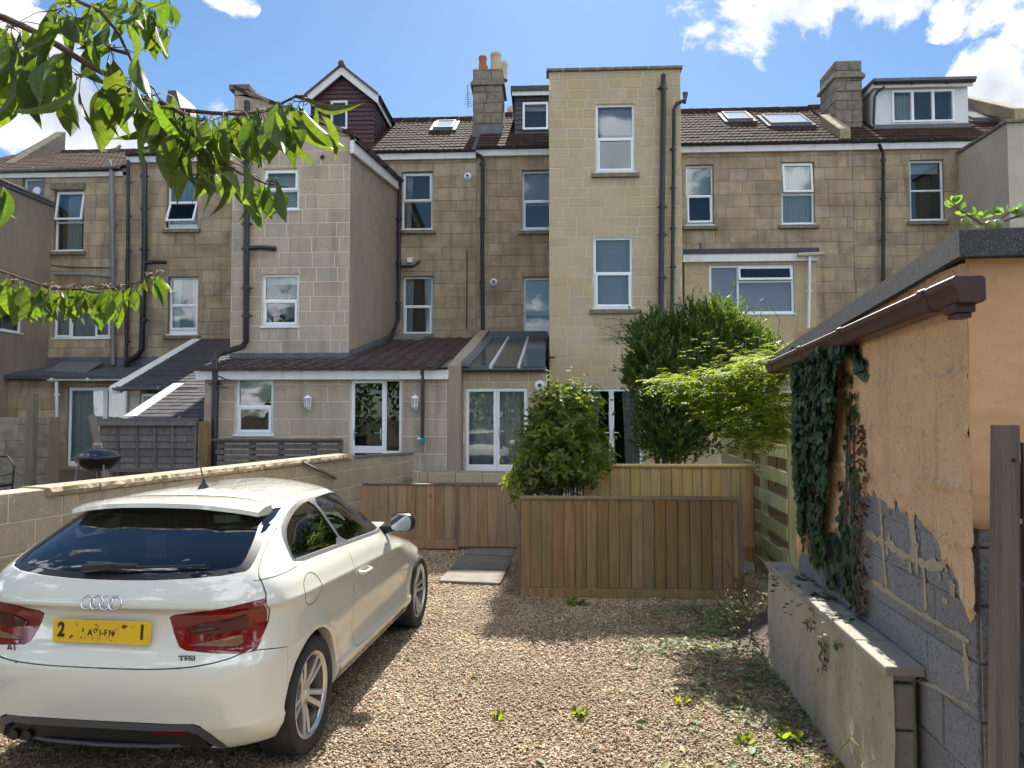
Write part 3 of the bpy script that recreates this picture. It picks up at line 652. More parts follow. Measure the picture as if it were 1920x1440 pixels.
# slate lean-to
XL, XR = PY(378, 632, 20).x, -6.42
SY = (3.98 - 1.86) / 5.5
def zs(y): return 1.86 + (y - 14.5) * SY
y1 = 16.2; XL2 = PY(258, 776, 14.5).x
so = mk('lean_to_roof', MB().hexa([(XL, y1, zs(y1) - .1), (XR, y1, zs(y1) - .1), (XR, 19.99, zs(20) - .1), (XL, 19.99, zs(20) - .1), (XL, y1, zs(y1)), (XR, y1, zs(y1)), (XR, 19.99, zs(20)), (XL, 19.99, zs(20))])
        .hexa([(XL2, 14.5, zs(14.5) - .1), (XR, 14.5, zs(14.5) - .1), (XR, y1, zs(y1) - .1), (XL2, y1, zs(y1) - .1), (XL2, 14.5, zs(14.5)), (XR, 14.5, zs(14.5)), (XR, y1, zs(y1)), (XL2, y1, zs(y1))]), lead, h2)
Ls = math.hypot(1, SY)
tiles(so, (XL2, 14.42, zs(14.42) + .004), (1, 0, 0), (0, 1, SY), [(0, 0), (XR - XL2, 0), (XR - XL2, (y1 - 14.4) * Ls), (0, (y1 - 14.4) * Ls)], slate, tw=.26, tl=.21, flat=True, stagger=True, single=True, lift=.014, name='slate')
tiles(h2, (XL, 16.1, zs(16.1) + .004), (1, 0, 0), (0, 1, SY), [(0, 0), (XR - XL, 0), (XR - XL, 3.85 * Ls), (0, 3.85 * Ls)], slate, tw=.26, tl=.21, flat=True, stagger=True, lift=.014, name='slate')
for (x, ya, yb) in ((XL, y1 - .1, 19.9), (XL2, 14.4, y1 + .1)):
    mk('bargeboard', MB().hexa([(x - .22, ya, zs(ya) - .14), (x + .03, ya, zs(ya) - .14), (x + .03, yb, zs(yb) - .14), (x - .22, yb, zs(yb) - .14), (x - .22, ya, zs(ya) + .035), (x + .03, ya, zs(ya) + .035), (x + .03, yb, zs(yb) + .035), (x - .22, yb, zs(yb) + .035)]), paint_w, h2, bevel=.005)
gutter(h2, (XL2 - .1, 14.42, zs(14.4)), (XR - .1, 14.42, zs(14.4)), greyp, .05); gutter(h2, (XL - .1, y1 - .1, zs(y1 - .1)), (XL2 + .5, y1 - .1, zs(y1 - .1)), greyp, .05)
F16 = FY(16.3); dr2 = F16.rect(262, 738, 300, 800)
masonry(h2, F16, XL + .15, XL2 + .6, GZ, zs(16.1) - .12, [dr2], 3, (4, 5), render_cream, render_cream, seed=22, gap=0, proud=.003, wallname='lower_wall')
window(h2, F16, dr2, [(0, 1, 0, 1, 'fixed', 0)], [], sill=None, rec=.04)
mk('side_wall', MB().box((XL2 + .12, 14.6, GZ), (XL2 + .4, 16.3, zs(14.6) - .1)).box((XL2 + .4, 14.6, GZ), (XR, 14.85, zs(14.6) - .12)), render_cream, h2)

# ================================================================ house 3 : tall grey extension, lean-to, burgundy dormer
h3 = thing('terraced_house', 'stone terrace house with tall greyish rear extension and burgundy gabled dormer', 'house', (X20(800), 20, GZ))
ze3 = Z20(800, 287); xm0, xm1 = X20(640), X20(893)
w3 = [M_.rect(753, 322, 811, 430), M_.rect(755, 518, 811, 628)]
masonry(h3, M_, xm0, xm1, GZ, ze3 - .12, w3, .335, (.4, .85), stone_old, mortar_d, seed=31, chvar=.12)
window(h3, M_, w3[0], [(0, 1, .5, 1, 'cas', 0), (0, 1, 0, .5, 'fixed', 0)], ['left'])
window(h3, M_, w3[1], [(0, 1, .5, 1, 'fixed', 0), (0, 1, 0, .5, 'cas', 0)], ['left', 'right'], sill=None)
eaves_roof(h3, X20(560), xm1, ze3, zr=ze3 + 2.25)
skylight(h3, 812, 229, 856, 243, 0, ze3, zr=ze3 + 2.25)
for (px, py, hs) in ((877, 331, h3), (926, 529, None), (1012, 723, None)): pass
def cowl(h, fr, px, py, r=.09):
    u, z = fr.px(px, py); mb = MB().lathe([(r * 1.1, 0), (r * 1.1, .02), (r * .7, .03), (r * .7, .08), (r * .45, .09), (.001, .09)], 16, Matrix.Translation(fr.p(u, z, .01)) @ Matrix.Rotation(R(90), 4, 'X'))
    v = mk('flue_vent', mb, upvc, h, smooth=True, angle=30)
    mk('vent_hole', MB().lathe([(r * .42, .095), (r * .1, .1), (.001, .1)], 12, Matrix.Translation(fr.p(u, z, .01)) @ Matrix.Rotation(R(90), 4, 'X')), blackp, v)
cowl(h3, M_, 877, 331)
# tall extension
YE = 15.2; FE = FY(YE)
xe0, xe1 = PY(434, 500, YE).x, PY(655, 500, YE).x; XF = xe1
zeL, zeR = PY(436, 166, YE).z, PY(655, 256, YE).z
topf = lambda u: zeL + (zeR - zeL) * (u - xe0) / (xe1 - xe0)
we = [FE.rect(493, 316, 561, 393), FE.rect(491, 514, 560, 612)]
zl0 = 2.72  # eaves of the tiled lean-to
masonry(h3, FE, xe0, xe1, 2.2, zeL, we, .31, (.36, .72), stone_grey, mortar_l, gap=.016, proud=.005, top=topf, seed=32, chvar=.04, chf=.02)
window(h3, FE, we[0], [(0, 1, .47, 1, 'cas', 0), (0, 1, 0, .47, 'fixed', 0)], ['roller1'], sill=None, rec=.05)
window(h3, FE, we[1], [(0, 1, .5, 1, 'fixed', 0), (0, 1, 0, .5, 'cas', 0)], ['roller.18'], sill=None, rec=.05)
hu, hz = FE.px(605, 295); mk('air_hole', MB().lathe([(.045, .012), (.05, .016), (.001, .015)], 14, Matrix.Translation(FE.p(hu, hz, 0)) @ Matrix.Rotation(R(90), 4, 'X')), blackp, h3)
# flank (roughcast ashlar), gutter line rises slightly
FF = FX(XF, 1); zg0 = zeR - .26; zg1 = PX(750, 352, XF).z - .1
flt = lambda u: zg0 + (zg1 - zg0) * (u - YE) / (20 - YE)
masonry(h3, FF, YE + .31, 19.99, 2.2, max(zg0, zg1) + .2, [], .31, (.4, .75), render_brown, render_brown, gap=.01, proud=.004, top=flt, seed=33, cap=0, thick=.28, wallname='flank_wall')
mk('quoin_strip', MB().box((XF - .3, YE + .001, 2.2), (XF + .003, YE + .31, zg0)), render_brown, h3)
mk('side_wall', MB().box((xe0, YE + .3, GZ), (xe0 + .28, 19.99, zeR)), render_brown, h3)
# its roof: falls from the left parapet to the flank gutter
rt = [(xe0, YE, zeL - .05), (XF + .1, YE, zeR + .0), (XF + .1, 20.3, zg1 + .30), (xe0, 20.3, zeL - .05)]
mk('extension_roof', MB().hexa([(p[0], p[1], p[2] - .12) for p in rt] + [(p[0], p[1], p[2] + .02) for p in rt]), tile_brown, h3)
n = 10
for i in range(n): # verge tiles along the sloping front
    a = i / n; b = (i + 1) / n; A = Vector((xe0 + (XF + .1 - xe0) * a, YE - .06, topf(xe0 + (xe1 - xe0) * a) + .0)); B = Vector((xe0 + (XF + .1 - xe0) * b, YE - .06, topf(xe0 + (xe1 - xe0) * b) - .03))
    mk('verge_tile', MB().hexa([A, B, B + Vector((0, .4, 0)), A + Vector((0, .4, 0)), A + Vector((0, 0, .055)), B + Vector((0, 0, .085)), B + Vector((0, .4, .085)), A + Vector((0, .4, .055))]), stone_sill if i % 3 else tile_brown, h3)
mk('kneeler_stone', MB().box((xe0 - .1, YE - .05, zeL - .04), (xe0 + .35, YE + .3, zeL + .07)), stone_sill, h3, bevel=.01)
mk('flank_fascia', MB().hexa([(XF + .004, YE - .06, zg0 - .12), (XF + .09, YE - .06, zg0 - .12), (XF + .09, 19.9, zg1 - .12), (XF + .004, 19.9, zg1 - .12), (XF + .004, YE - .06, zg0 + .16), (XF + .09, YE - .06, zg0 + .16), (XF + .09, 19.9, zg1 + .12), (XF + .004, 19.9, zg1 + .12)]), paint_w, h3, bevel=.006)
gutter(h3, (XF + .09, 19.9, zg1 + .16), (XF + .09, YE - .05, zg0 + .20), blackp, .06, (1, 0, 0))
pipe(h3, [(XF + .16, 19.75, zg1 + .1), (XF + .1, 19.8, zg1 - .1), (XF + .1, 19.8, PX(743, 600, XF).z), (XF + .12, 18.6, PX(700, 632, XF).z + .04), (XF + .12, 17.3, PX(680, 645, XF).z)], .05, blackp, [(XF + .1, 19.75, z) for z in (7.2, 6.0, 4.9)])
pipe(h3, [PY(463, 190, YE - .1), PY(463, 300, YE - .1), PY(461, 640, YE - .1), PY(455, 650, YE - .12), PY(408, 664, 14.0), PY(402, 672, 13.4), PY(404, 690, 13.4), PY(401, 880, 13.4)], .062, blackp, [PY(462, y, YE - .1) for y in (305, 420, 466, 540, 592)] + [PY(402, 720, 13.4)], 'soil_pipe')
pipe(h3, [PY(462, 466, YE - .1), PY(490, 464, YE - .1), PY(518, 466, YE - .04)], .05, blackp, [], 'branch_pipe')
pipe(h3, [PY(749, 500, 19.9), PY(775, 499, 19.85), PY(786, 490, 19.95)], .04, blackp, [], 'branch_pipe')
mk('sensor_box', MB().fbox(M_, *M_.rect(764, 484, 774, 493), 0, .08), upvc, h3, bevel=.01)
# burgundy gabled dormer
YD = 20.7; FD = FY(YD)
xd0, xd1 = PY(583, 200, YD).x, PY(702, 200, YD).x; zd = PY(640, 185, YD).z; za = PY(634, 138, YD).z; zb = ze3 + .2; xa = (xd0 + xd1) / 2
wd = FD.rect(621, 190, 652, 243); tfd = lambda u: zd + (za - zd) * (1 - abs(u - xa) / ((xd1 - xd0) / 2))
dm = mk('dormer', MB().hexa([(xd0 + .02, YD + .3, zb), (xd1 - .02, YD + .3, zb), (xd1 - .02, 24.3, zb), (xd0 + .02, 24.3, zb), (xd0 + .02, YD + .3, zd - .05), (xd1 - .02, YD + .3, zd - .05), (xd1 - .02, 24.3, zd - .05), (xd0 + .02, 24.3, zd - .05)]).add([(xd0 + .02, YD + .3, zd - .05), (xd1 - .02, YD + .3, zd - .05), (xa, YD + .3, za - .05)], [(0, 1, 2)]), clad_plum, h3)
z = zb
while z < za - .03:
    rs = sub_rects([(xd0, xd1, z, min(z + .13, za))], wd)
    for (a, b, c, d) in rs:
        if c >= tfd(xa): continue
        if c > zd: k = (za - c) / (za - zd) * (xd1 - xd0) / 2; a, b = max(a, xa - k), min(b, xa + k)
        if b - a < .03: continue
        mk('cladding_board', MB().hexa([FD.p(a, c, .03), FD.p(b, c, .03), FD.p(b, c, -.3), FD.p(a, c, -.3), FD.p(a, d - .004, .008), FD.p(b, d - .004, .008), FD.p(b, d - .004, -.3), FD.p(a, d - .004, -.3)]), clad_plum, dm)
    if z < zd - .05:
        d = min(z + .126, zd)
        mk('cladding_board', MB().hexa([(xd1 - .02, YD, z), (xd1 + .025, YD, z), (xd1 + .025, 24.3, z), (xd1 - .02, 24.3, z), (xd1 - .02, YD, d), (xd1 + .005, YD, d), (xd1 + .005, 24.3, d), (xd1 - .02, 24.3, d)]), clad_plum, dm)
    z += .13
window(dm, FD, wd, [(0, 1, 0, 1, 'fixed', 0)], [], sill=None, rec=-.035, fw=.06, back=.2) if False else None
fd = mk('dormer_window', (lambda m: (bars(m, FD, wd, .055, -.04, .05), m)[1])(MB()), upvc, dm); 
mk('pane', MB().fbox(FD, wd[0] + .05, wd[1] - .05, wd[2] + .05, wd[3] - .05, -.02, -.01), glass, dm); mk('room_niche', MB().fbox(FD, wd[0], wd[1], wd[2], wd[3], -.29, -.27), interior, dm)
for s in (-1, 1):
    e = xa + s * ((xd1 - xd0) / 2 + .14); zz = zd - (za - zd) * .14 / ((xd1 - xd0) / 2) ; sl = Vector((s * ((xd1 - xd0) / 2 + .14), 0, 0))
    for nm, m_, y0, y1_, t0, t1 in (('bargeboard', paint_w, YD - .16, YD - .10, -.12, .12), ('dormer_roof', tile_plum, YD - .2, 24.4, .12, .19)):
        A = [(e, y0, zz + t0), (xa, y0, za + t0 + .02), (xa, y1_, za + t0 + .02), (e, y1_, zz + t0)]; mk(nm, MB().hexa([*A] + [(p[0], p[1], p[2] + t1 - t0) for p in A]), m_, dm if nm != 'dormer_roof' else h3, fix=True)
gutter(h3, (xd1 + .10, 24.2, zd + .03), (xd1 + .10, YD - .15, zd + .03), blackp, .05, (1, 0, 0))
mk('dormer_fascia', MB().box((xd1 + .06, YD - .15, zd - .16), (xd1 + .09, 24.2, zd + .02)), paint_w, h3)
mk('ridge_cap', MB().tube([(xa, YD - .22, za + .2), (xa, 24.3, za + .2)], .09, 10), tile_plum, h3, smooth=True, angle=40)

# tiled lean-to
YL = 13.5; FL = FY(YL); xl0, xl1 = PY(383, 780, YL).x, PY(838, 780, YL).x
zL = PY(600, 692, YL).z; SL = (PY(760, 634, 20).z - zL) / 6.5
wl = [FL.rect(441, 709, 512, 815), FL.rect(655, 709, 753, 850)]
wl[1] = (wl[1][0], wl[1][1], GZ + .1, wl[1][3])
masonry(h3, FL, xl0, xl1, GZ - .3, zL - .05, wl, .32, (.5, .75), stone_grey, mortar_l, gap=.012, proud=.005, seed=34, chf=.02)
window(h3, FL, wl[0], [(0, 1, .5, 1, 'fixed', 0), (0, 1, 0, .5, 'cas', 0)], [], sill=None, rec=.05, back=1.2)
window(h3, FL, wl[1], [(0, .68, 0, 1, 'cas', 0), (.68, 1, .3, 1, 'fixed', 0), (.68, 1, 0, .3, 'fixed', 0)], [], sill=None, rec=.05, door=False, back=1.2, label='white glazed back door with a narrow side light')
# door rail and handle
a, b, c, d = wl[1]; Wd = b - a
mk('door_rail', MB().fbox(FL, a + .05, a + Wd * .67, 1.17, 1.30, -.085, -.022), upvc, h3)
for u in (a + .09, a + Wd * .60): mk('handle', MB().fbox(FL, u - .012, u + .012, 1.42, 1.62, -.03, -.02).tube([FL.p(u, 1.54, -.03), FL.p(u, 1.54, .03), FL.p(u + (-.1 if u > a + .3 else .08), 1.54, .03)], .009, 8), handle_m, h3, smooth=True, angle=40)
def zlr(y): return zL + (y - YL) * SL
XB = PY(885, 628, 19.99).x; xrr = xl1 - .02
rfp = lambda dz: [(xl0 - .1, YL + .01, zlr(YL + .01) + dz), (xrr, YL + .01, zlr(YL + .01) + dz), (xrr, 19.99, zlr(20) + dz), (xl0 - .1, 19.99, zlr(20) + dz)]
lr = mk('lean_to_roof', MB().hexa(rfp(-.12) + rfp(-.005)), lead, h3)
LL = math.hypot(1, SL)
tiles(lr, (xl0 - .1, YL - .17, zlr(YL - .17)), (1, 0, 0), (0, 1, SL), [(0, 0), (xrr - xl0 + .1, 0), (xrr - xl0 + .1, 1.85 * LL), (0, 1.85 * LL)], tile_plum, tw=.30, tl=.262, waves=1, amp=.03, lift=.028, single=True)
tiles(h3, (XF, YL - .17 + .262 * 7 / LL, zlr(YL - .17 + .262 * 7 / LL)), (1, 0, 0), (0, 1, SL), [(0, 0), (xrr - XF, 0), (xrr - XF, 4.6), (0, 4.6)], tile_plum, tw=.30, tl=.262, waves=1, amp=.03, lift=.028)
mk('flashing', MB().box((xe0, YE - .03, zlr(YE) - .02), (xe1 + .03, YE - .012, zlr(YE) + .12)).hexa([(XF + .01, YE, zlr(YE)), (XF + .035, YE, zlr(YE)), (XF + .035, 19.9, zlr(19.9)), (XF + .01, 19.9, zlr(19.9)), (XF + .01, YE, zlr(YE) + .17), (XF + .035, YE, zlr(YE) + .17), (XF + .035, 19.9, zlr(19.9) + .17), (XF + .01, 19.9, zlr(19.9) + .17)]), lead, h3)
mk('fascia', MB().box((xl0 - .12, YL - .12, zL - .20), (xrr + .05, YL - .02, zL - .03)), paint_w, h3, bevel=.005)
gutter(h3, (xl0 - .1, YL - .12, zL + .015), (xrr + .05, YL - .12, zL + .015), blackp, .038)
pipe(h3, [PY(793, 692, YL - .1), PY(792, 832, YL - .1)], .035, blackp, [PY(792, 700, YL - .1)])
mk('parapet_wall', MB().hexa([(xl1, YL, GZ - .3), (xl1 + .24, YL, GZ - .3), (xl1 + .24, 19.99, GZ), (xl1, 19.99, GZ), (xl1, YL, zL + .06), (xl1 + .24, YL, zL + .06), (xl1 + .24, 19.99, zlr(20) + .22), (xl1, 19.99, zlr(20) + .22)]), render_brown, h3, bevel=.01)
N = Vector((0, -SL, 1)).normalized(); A = PP(712, 640, (0, YL, zL), N)
mk('rooflight', MB().hexa([A + Vector((0, 0, .02)), A + Vector((1.15, 0, .02)), A + Vector((1.35, 1.3, .02 + 1.3 * SL)), A + Vector((.3, 1.3, .02 + 1.3 * SL)), A + Vector((0, 0, .12)), A + Vector((1.15, 0, .12)), A + Vector((1.35, 1.3, .12 + 1.3 * SL)), A + Vector((.3, 1.3, .12 + 1.3 * SL))]), greyp, h3)
mk('tv_aerial_bracket', MB().tube([PY(408, 705, 13.3), PY(425, 712, 13.3), PY(434, 713, 13.3)], .012, 6).tube([PY(404, 727, 13.3), PY(428, 727, 13.3)], .01, 6), blackp, h3)

# ================================================================ house 4 : buff tower, glass lean-to, charcoal dormer
h4 = thing('terraced_house', 'terrace house with the tall yellow stone tower and glass roofed lean-to', 'house', (X20(1000), 20, GZ))
ze4 = Z20(960, 280)
w4 = [M_.rect(979, 319, 1040, 431), M_.rect(981, 519, 1042, 628)]
masonry(h4, M_, xm1 + .003, X20(1060), GZ + 2, ze4 - .12, w4, .335, (.4, .85), stone_old, mortar_d, seed=41, chvar=.12)
window(h4, M_, w4[0], [(0, 1, .5, 1, 'fixed', 0), (0, 1, 0, .5, 'cas', 0)], ['blind.55'])
window(h4, M_, w4[1], [(0, 1, 0, 1, 'fixed', 0)], ['roller.65'], below=.28, fw=.065)
eaves_roof(h4, xm1, X20(1250), ze4, zr=ze4 + 2.3)
cowl(h4, M_, 926, 529)
pipe(h4, [PY(893, 288, 19.75), PY(902, 293, 19.82), PY(905, 300, 19.85), PY(904, 480, 19.85), PY(906, 640, 19.85)], .05, blackp, [PY(904, y, 19.85) for y in (308, 410, 530)])
mk('cable', MB().tube([PY(876, 470, 19.95), PY(875, 616, 19.95)], .015, 6), tile_red, h4)
ch, cx0, cx1, czt = chimney(h4, 888, 941, 133, 21.2, 1.0, ze4 + .3)
pot(ch, cx0 + .24, 21.5, czt + .04, .52, .12, lead_pot); pot(ch, cx0 + .26, 21.9, czt + .04, .42, .11, lead_pot); pot(ch, cx1 - .2, 21.5, czt + .04, .60, .16, cream_pot); pot(ch, cx1 - .02, 21.95, czt + .04, .55, .14, cream_pot)
mk('flashing', MB().box((cx0 - .03, 21.14, ze4 + .3), (cx1 + .03, 21.19, ze4 + 1.15)), lead, h4)
aer = MB(); bx = Vector((cx0 - .18, 21.4, czt - 1.0))
aer.tube([(cx0, 21.4, czt - .9), bx, bx + Vector((-.02, 0, .7))], .012, 6)
for i in range(6): aer.tube([bx + Vector((-.12, .1 * i, .1 + .11 * i)), bx + Vector((.1, .1 * i, .12 + .11 * i))], .007, 5)
mk('aerial', aer, greyp, h4)
# charcoal dormer
YC = 21.0; FC = FY(YC); xc0 = PY(966, 200, YC).x; xc1 = X20(1200); zc0, zc1 = PY(1000, 250, YC).z, PY(1000, 176, YC).z
wc = FC.rect(980, 193, 1028, 244)
dc = mk('dormer', MB().box((xc0 + .03, YC + .33, zc0 - .9), (xc1, 24.4, zc1)), clad_dark, h4)
z = zc0 - .3
while z < zc1:
    for (a, b, c, d) in sub_rects([(xc0, xc1, z, min(z + .14, zc1))], wc):
        mk('cladding_board', MB().hexa([FC.p(a, c, .03), FC.p(b, c, .03), FC.p(b, c, -.32), FC.p(a, c, -.32), FC.p(a, d - .004, .01), FC.p(b, d - .004, .01), FC.p(b, d - .004, -.32), FC.p(a, d - .004, -.32)]), clad_dark, dc)
    z += .14
mk('dormer_window', (lambda m: (bars(m, FC, wc, .06, -.05, .06), m)[1])(MB()), upvc, dc); mk('pane', MB().fbox(FC, wc[0] + .05, wc[1] - .05, wc[2] + .05, wc[3] - .05, -.02, -.01), glass, dc)
mk('room_niche', MB().fbox(FC, wc[0], wc[1], wc[2], wc[3], -.31, -.29), interior, dc); mk('blind', MB().fbox(FC, wc[0] + .05, wc[1] - .05, wc[3] - .2, wc[3] - .05, -.12, -.11), blind, dc)
mk('dormer_flat_roof', MB().box((xc0 - .12, YC - .2, zc1 + .02), (xc1, 24.5, zc1 + .16)), felt, h4); mk('dormer_fascia', MB().box((xc0 - .08, YC - .15, zc1 - .1), (xc1, YC - .1, zc1 + .018)), paint_w, h4)
mk('cladding_cheek', MB().box((xc0 - .02, YC, zc0 - .9), (xc0 + .03, 24.4, zc1)), clad_dark, h4)
pot(h4, PY(957, 205, 24).x, 24.5, PY(957, 240, 24.5).z - .1, .8, .13, cream_pot)
# tower
YT = 17.0; FT = FY(YT); xt0, xt1 = PY(1030, 500, YT).x, PY(1278, 400, YT).x; ztt = PY(1150, 133, YT).z
wt = [FT.rect(1117, 195, 1190, 323), FT.rect(1113, 445, 1186, 578), FT.rect(1088, 727, 1206, 880)]
YI = 13.9; FI = FY(YI); wg = FI.rect(872, 727, 990, 885); zdoor = GZ + .02; wt[2] = (wt[2][0], wt[2][1], zdoor, wt[2][3])
mk('tower_flank', MB().box((xt0 + .003, YT + .3, GZ), (xt0 + .3, 19.9, ztt)).box((xt1 - .3, YT + .3, GZ), (xt1 - .003, 19.9, ztt)), stone_new, h4)
masonry(h4, FT, xt0, xt1, 2.05, ztt, wt, .2315, (.28, .46), stone_new, mortar_l, gap=.016, proud=.007, seed=42, cap=260, chf=.02)
xi1 = PY(1026, 780, YI).x
masonry(h4, FI, xl1 + .25, xi1, GZ - .1, PY(930, 697, YI - .1).z + .02, [wg], .19, (.25, .38), stone_new, mortar_l, gap=.016, proud=.007, seed=43, cap=60, chf=.02, wallname='ground_floor_wall')
masonry(h4, FT, xt0, xt1, GZ - .1, 2.047, wt[2:], .2315, (.28, .46), stone_new, mortar_l, gap=.016, proud=.007, seed=44, cap=40, chf=.02, wallname='ground_floor_wall')
window(h4, FT, wt[0], [(0, 1, .5, 1, 'fixed', 0), (0, 1, 0, .5, 'cas', 0)], ['blind.42'], rec=.04)
window(h4, FT, wt[1], [(0, 1, .5, 1, 'fixed', 0), (0, 1, 0, .5, 'cas', 0)], ['blind1'], rec=.04)
for r in (wt[2],): window(h4, FT, r, [(0, .5, 0, 1, 'cas', 0), (.5, 1, 0, 1, 'cas', 0)], ['left', 'right'], sill=None, rec=.05, door=True, fw=.045, back=1.6)
mk('infill_side_wall', MB().box((xi1 - .25, YI + .31, GZ), (xi1 - .004, YT - .01, PY(930, 697, YI - .1).z)), stone_new, h4)
window(h4, FI, wg, [(0, .5, 0, 1, 'cas', 0), (.5, 1, 0, 1, 'cas', 0)], ['curt'], sill=None, rec=.04, door=True, fw=.035, label='white double french doors with pale curtains under the glass roof')
cp = MB(); nn = 8
for i in range(nn):
    a = xt0 - .06 + (xt1 - xt0 + .12) * i / nn; b = xt0 - .06 + (xt1 - xt0 + .12) * (i + 1) / nn - .01
    mk('coping_stone', MB().box((a, YT - .06, ztt + .001 + random.uniform(0, .008)), (b, YT + .35, ztt + .075)), stone_sill, h4, bevel=.012)
pipe(h4, [PY(1244, 140, YT - .12), PY(1244, 200, YT - .12), PY(1241, 420, YT - .12), PY(1239, 600, YT - .12), PY(1239, 860, YT - .12)], .062, blackp, [PY(1242, y, YT - .12) for y in (165, 388, 440, 520)], 'soil_pipe')
pipe(h4, [PY(1287, 176, YT - .05), PY(1283, 188, YT - .1), PY(1268, 195, YT - .1), PY(1264, 206, YT - .1), PY(1262, 430, YT - .1), PY(1260, 600, YT - .1), PY(1260, 860, YT - .1)], .042, blackp, [PY(1262, y, YT - .1) for y in (280, 352, 428, 500)])
mk('hopper', MB().hexa([PY(1281, 195, YT - .02), PY(1286, 195, YT - .02), PY(1286, 195, YT + .2), PY(1281, 195, YT + .2), PY(1280, 172, YT - .05), PY(1290, 172, YT - .05), PY(1290, 172, YT + .2), PY(1280, 172, YT + .2)]), blackp, h4, fix=True)
cowl(h4, FI, 1012, 723)
mk('outside_tap', MB().tube([PY(1026, 671, YT), PY(1040, 670, YT - .15)], .02, 8), blackp, h4)
alup = mat('pale aluminium', (.55, .56, .57), .45)
# glass roof of the infill
YG = YI; zg_0 = PY(930, 697, YG - .1).z; zg_1 = PY(960, 640, 19.95).z; xg_0 = xl1 + .25; xg_1 = xi1
gr = mk('glass_roof', MB().hexa([(xg_0, YG - .1, zg_0), (xg_1, YG - .1, zg_0), (xg_1, YG - .02, zg_0 + .02), (xg_0, YG - .02, zg_0 + .02), (xg_0, YG - .1, zg_0 + .07), (xg_1, YG - .1, zg_0 + .07), (xg_1, YG - .02, zg_0 + .09), (xg_0, YG - .02, zg_0 + .09)]), lead, h4)
sl = (zg_1 - zg_0) / (19.95 - YG + .1)
def zgr(y): return zg_0 + .08 + (y - YG + .1) * sl
nb_ = 3
for i in range(nb_):
    a = xg_0 + (xg_1 - xg_0) * i / nb_ + .035; b = xg_0 + (xg_1 - xg_0) * (i + 1) / nb_ - .035
    mk('pane', MB().hexa([(a, YG - .1, zgr(YG - .1)), (b, YG - .1, zgr(YG - .1)), (b, 19.9, zgr(19.9)), (a, 19.9, zgr(19.9)), (a, YG - .1, zgr(YG - .1) + .02), (b, YG - .1, zgr(YG - .1) + .02), (b, 19.9, zgr(19.9) + .02), (a, 19.9, zgr(19.9) + .02)]), roofglass, gr)
    if i: x = a - .035; mk('glazing_bar', MB().hexa([(x - .035, YG - .14, zgr(YG - .14) - .02), (x + .035, YG - .14, zgr(YG - .14) - .02), (x + .035, 19.9, zgr(19.9) - .02), (x - .035, 19.9, zgr(19.9) - .02), (x - .02, YG - .14, zgr(YG - .14) + .06), (x + .02, YG - .14, zgr(YG - .14) + .06), (x + .02, 19.9, zgr(19.9) + .06), (x - .02, 19.9, zgr(19.9) + .06)]), alup, gr, bevel=.006)
gutter(h4, (xg_0, YG - .12, zg_0 + .03), (xg_1, YG - .12, zg_0 + .03), blackp, .04)
mk('flashing', MB().box((xg_0, 19.9, zgr(19.9) - .02), (xg_1, 19.985, zgr(19.9) + .2)), lead, h4)
mk('side_flashing', MB().hexa([(xg_0 - .02, YG - .14, zgr(YG - .14) + .03), (xg_0 + .12, YG - .14, zgr(YG - .14) + .022), (xg_0 + .12, 19.9, zgr(19.9) + .022), (xg_0 - .02, 19.9, zgr(19.9) + .03), (xg_0 - .02, YG - .14, zgr(YG - .14) + .12), (xg_0 + .12, YG - .14, zgr(YG - .14) + .04), (xg_0 + .12, 19.9, zgr(19.9) + .04), (xg_0 - .02, 19.9, zgr(19.9) + .12)]), lead, h4)
pipe(h4, [PY(847, 700, YG - .1), PY(847, 884, YG - .1)], .04, blackp, [PY(847, 780, YG - .1)])
mk('ceiling_void', MB().box((xg_0, YG + .31, GZ), (xg_1, 19.95, GZ + .05)).box((xg_0, 19.4, GZ), (xg_1, 19.95, 3.3)), interior, h4)

# ================================================================ house 5 and 6 (right)
h5 = thing('terraced_house', 'stone terrace house right of the tower with two skylights and a flat roofed kitchen', 'house', (X20(1400), 20, GZ))
xs5, xs6 = X20(1602), X20(1905); ze5 = Z20(1440, 272); x50 = X20(1255)
w5 = [M_.rect(1286, 309, 1338, 422), M_.rect(1465, 304, 1527, 420)]
masonry(h5, M_, x50, xs5, GZ + 2, ze5 - .12, w5, .335, (.35, .85), stone_old, mortar_d, seed=51, chvar=.12)
window(h5, M_, w5[0], [(0, 1, .5, 1, 'fixed', 0), (0, 1, 0.04, .5, 'cas', 4)], ['roller.45'], rec=.08, below=.12)
window(h5, M_, w5[1], [(0, 1, .5, 1, 'cas', 7), (0, 1, 0, .48, 'fixed', 0)], ['curt'], rec=.06)
eaves_roof(h5, x50, xs5, ze5, zr=ze5 + 2.3)
skylight(h5, 1364, 213, 1398, 227, 0, ze5, zr=ze5 + 2.3); skylight(h5, 1445, 217, 1500, 235, 0, ze5, zr=ze5 + 2.3)
YK = 18.0; FK = FY(YK); xk0, xk1 = PY(1284, 600, YK).x, PY(1532, 600, YK).x; zk = PY(1410, 486, YK).z
wk = FK.rect(1330, 497, 1489, 588)
masonry(h5, FK, xk0, xk1, GZ - .1, zk, [wk], .2315, (.32, .46), stone_new, mat('buff joint', (.40, .33, .22), .95), gap=.006, proud=.003, seed=52, cap=200, chf=.02)
window(h5, FK, wk, [(0, .34, 0, 1, 'obs', 0), (.34, 1, .68, 1, 'cas', 9), (.34, 1, 0, .66, 'obs', 0)], [], sill=None, rec=.03)
mk('side_wall', MB().box((xk1 - .28, YK + .3, GZ), (xk1 - .003, 19.99, zk)).box((xk0, YK + .3, GZ), (xk0 + .28, 19.99, zk)), stone_new, h5)
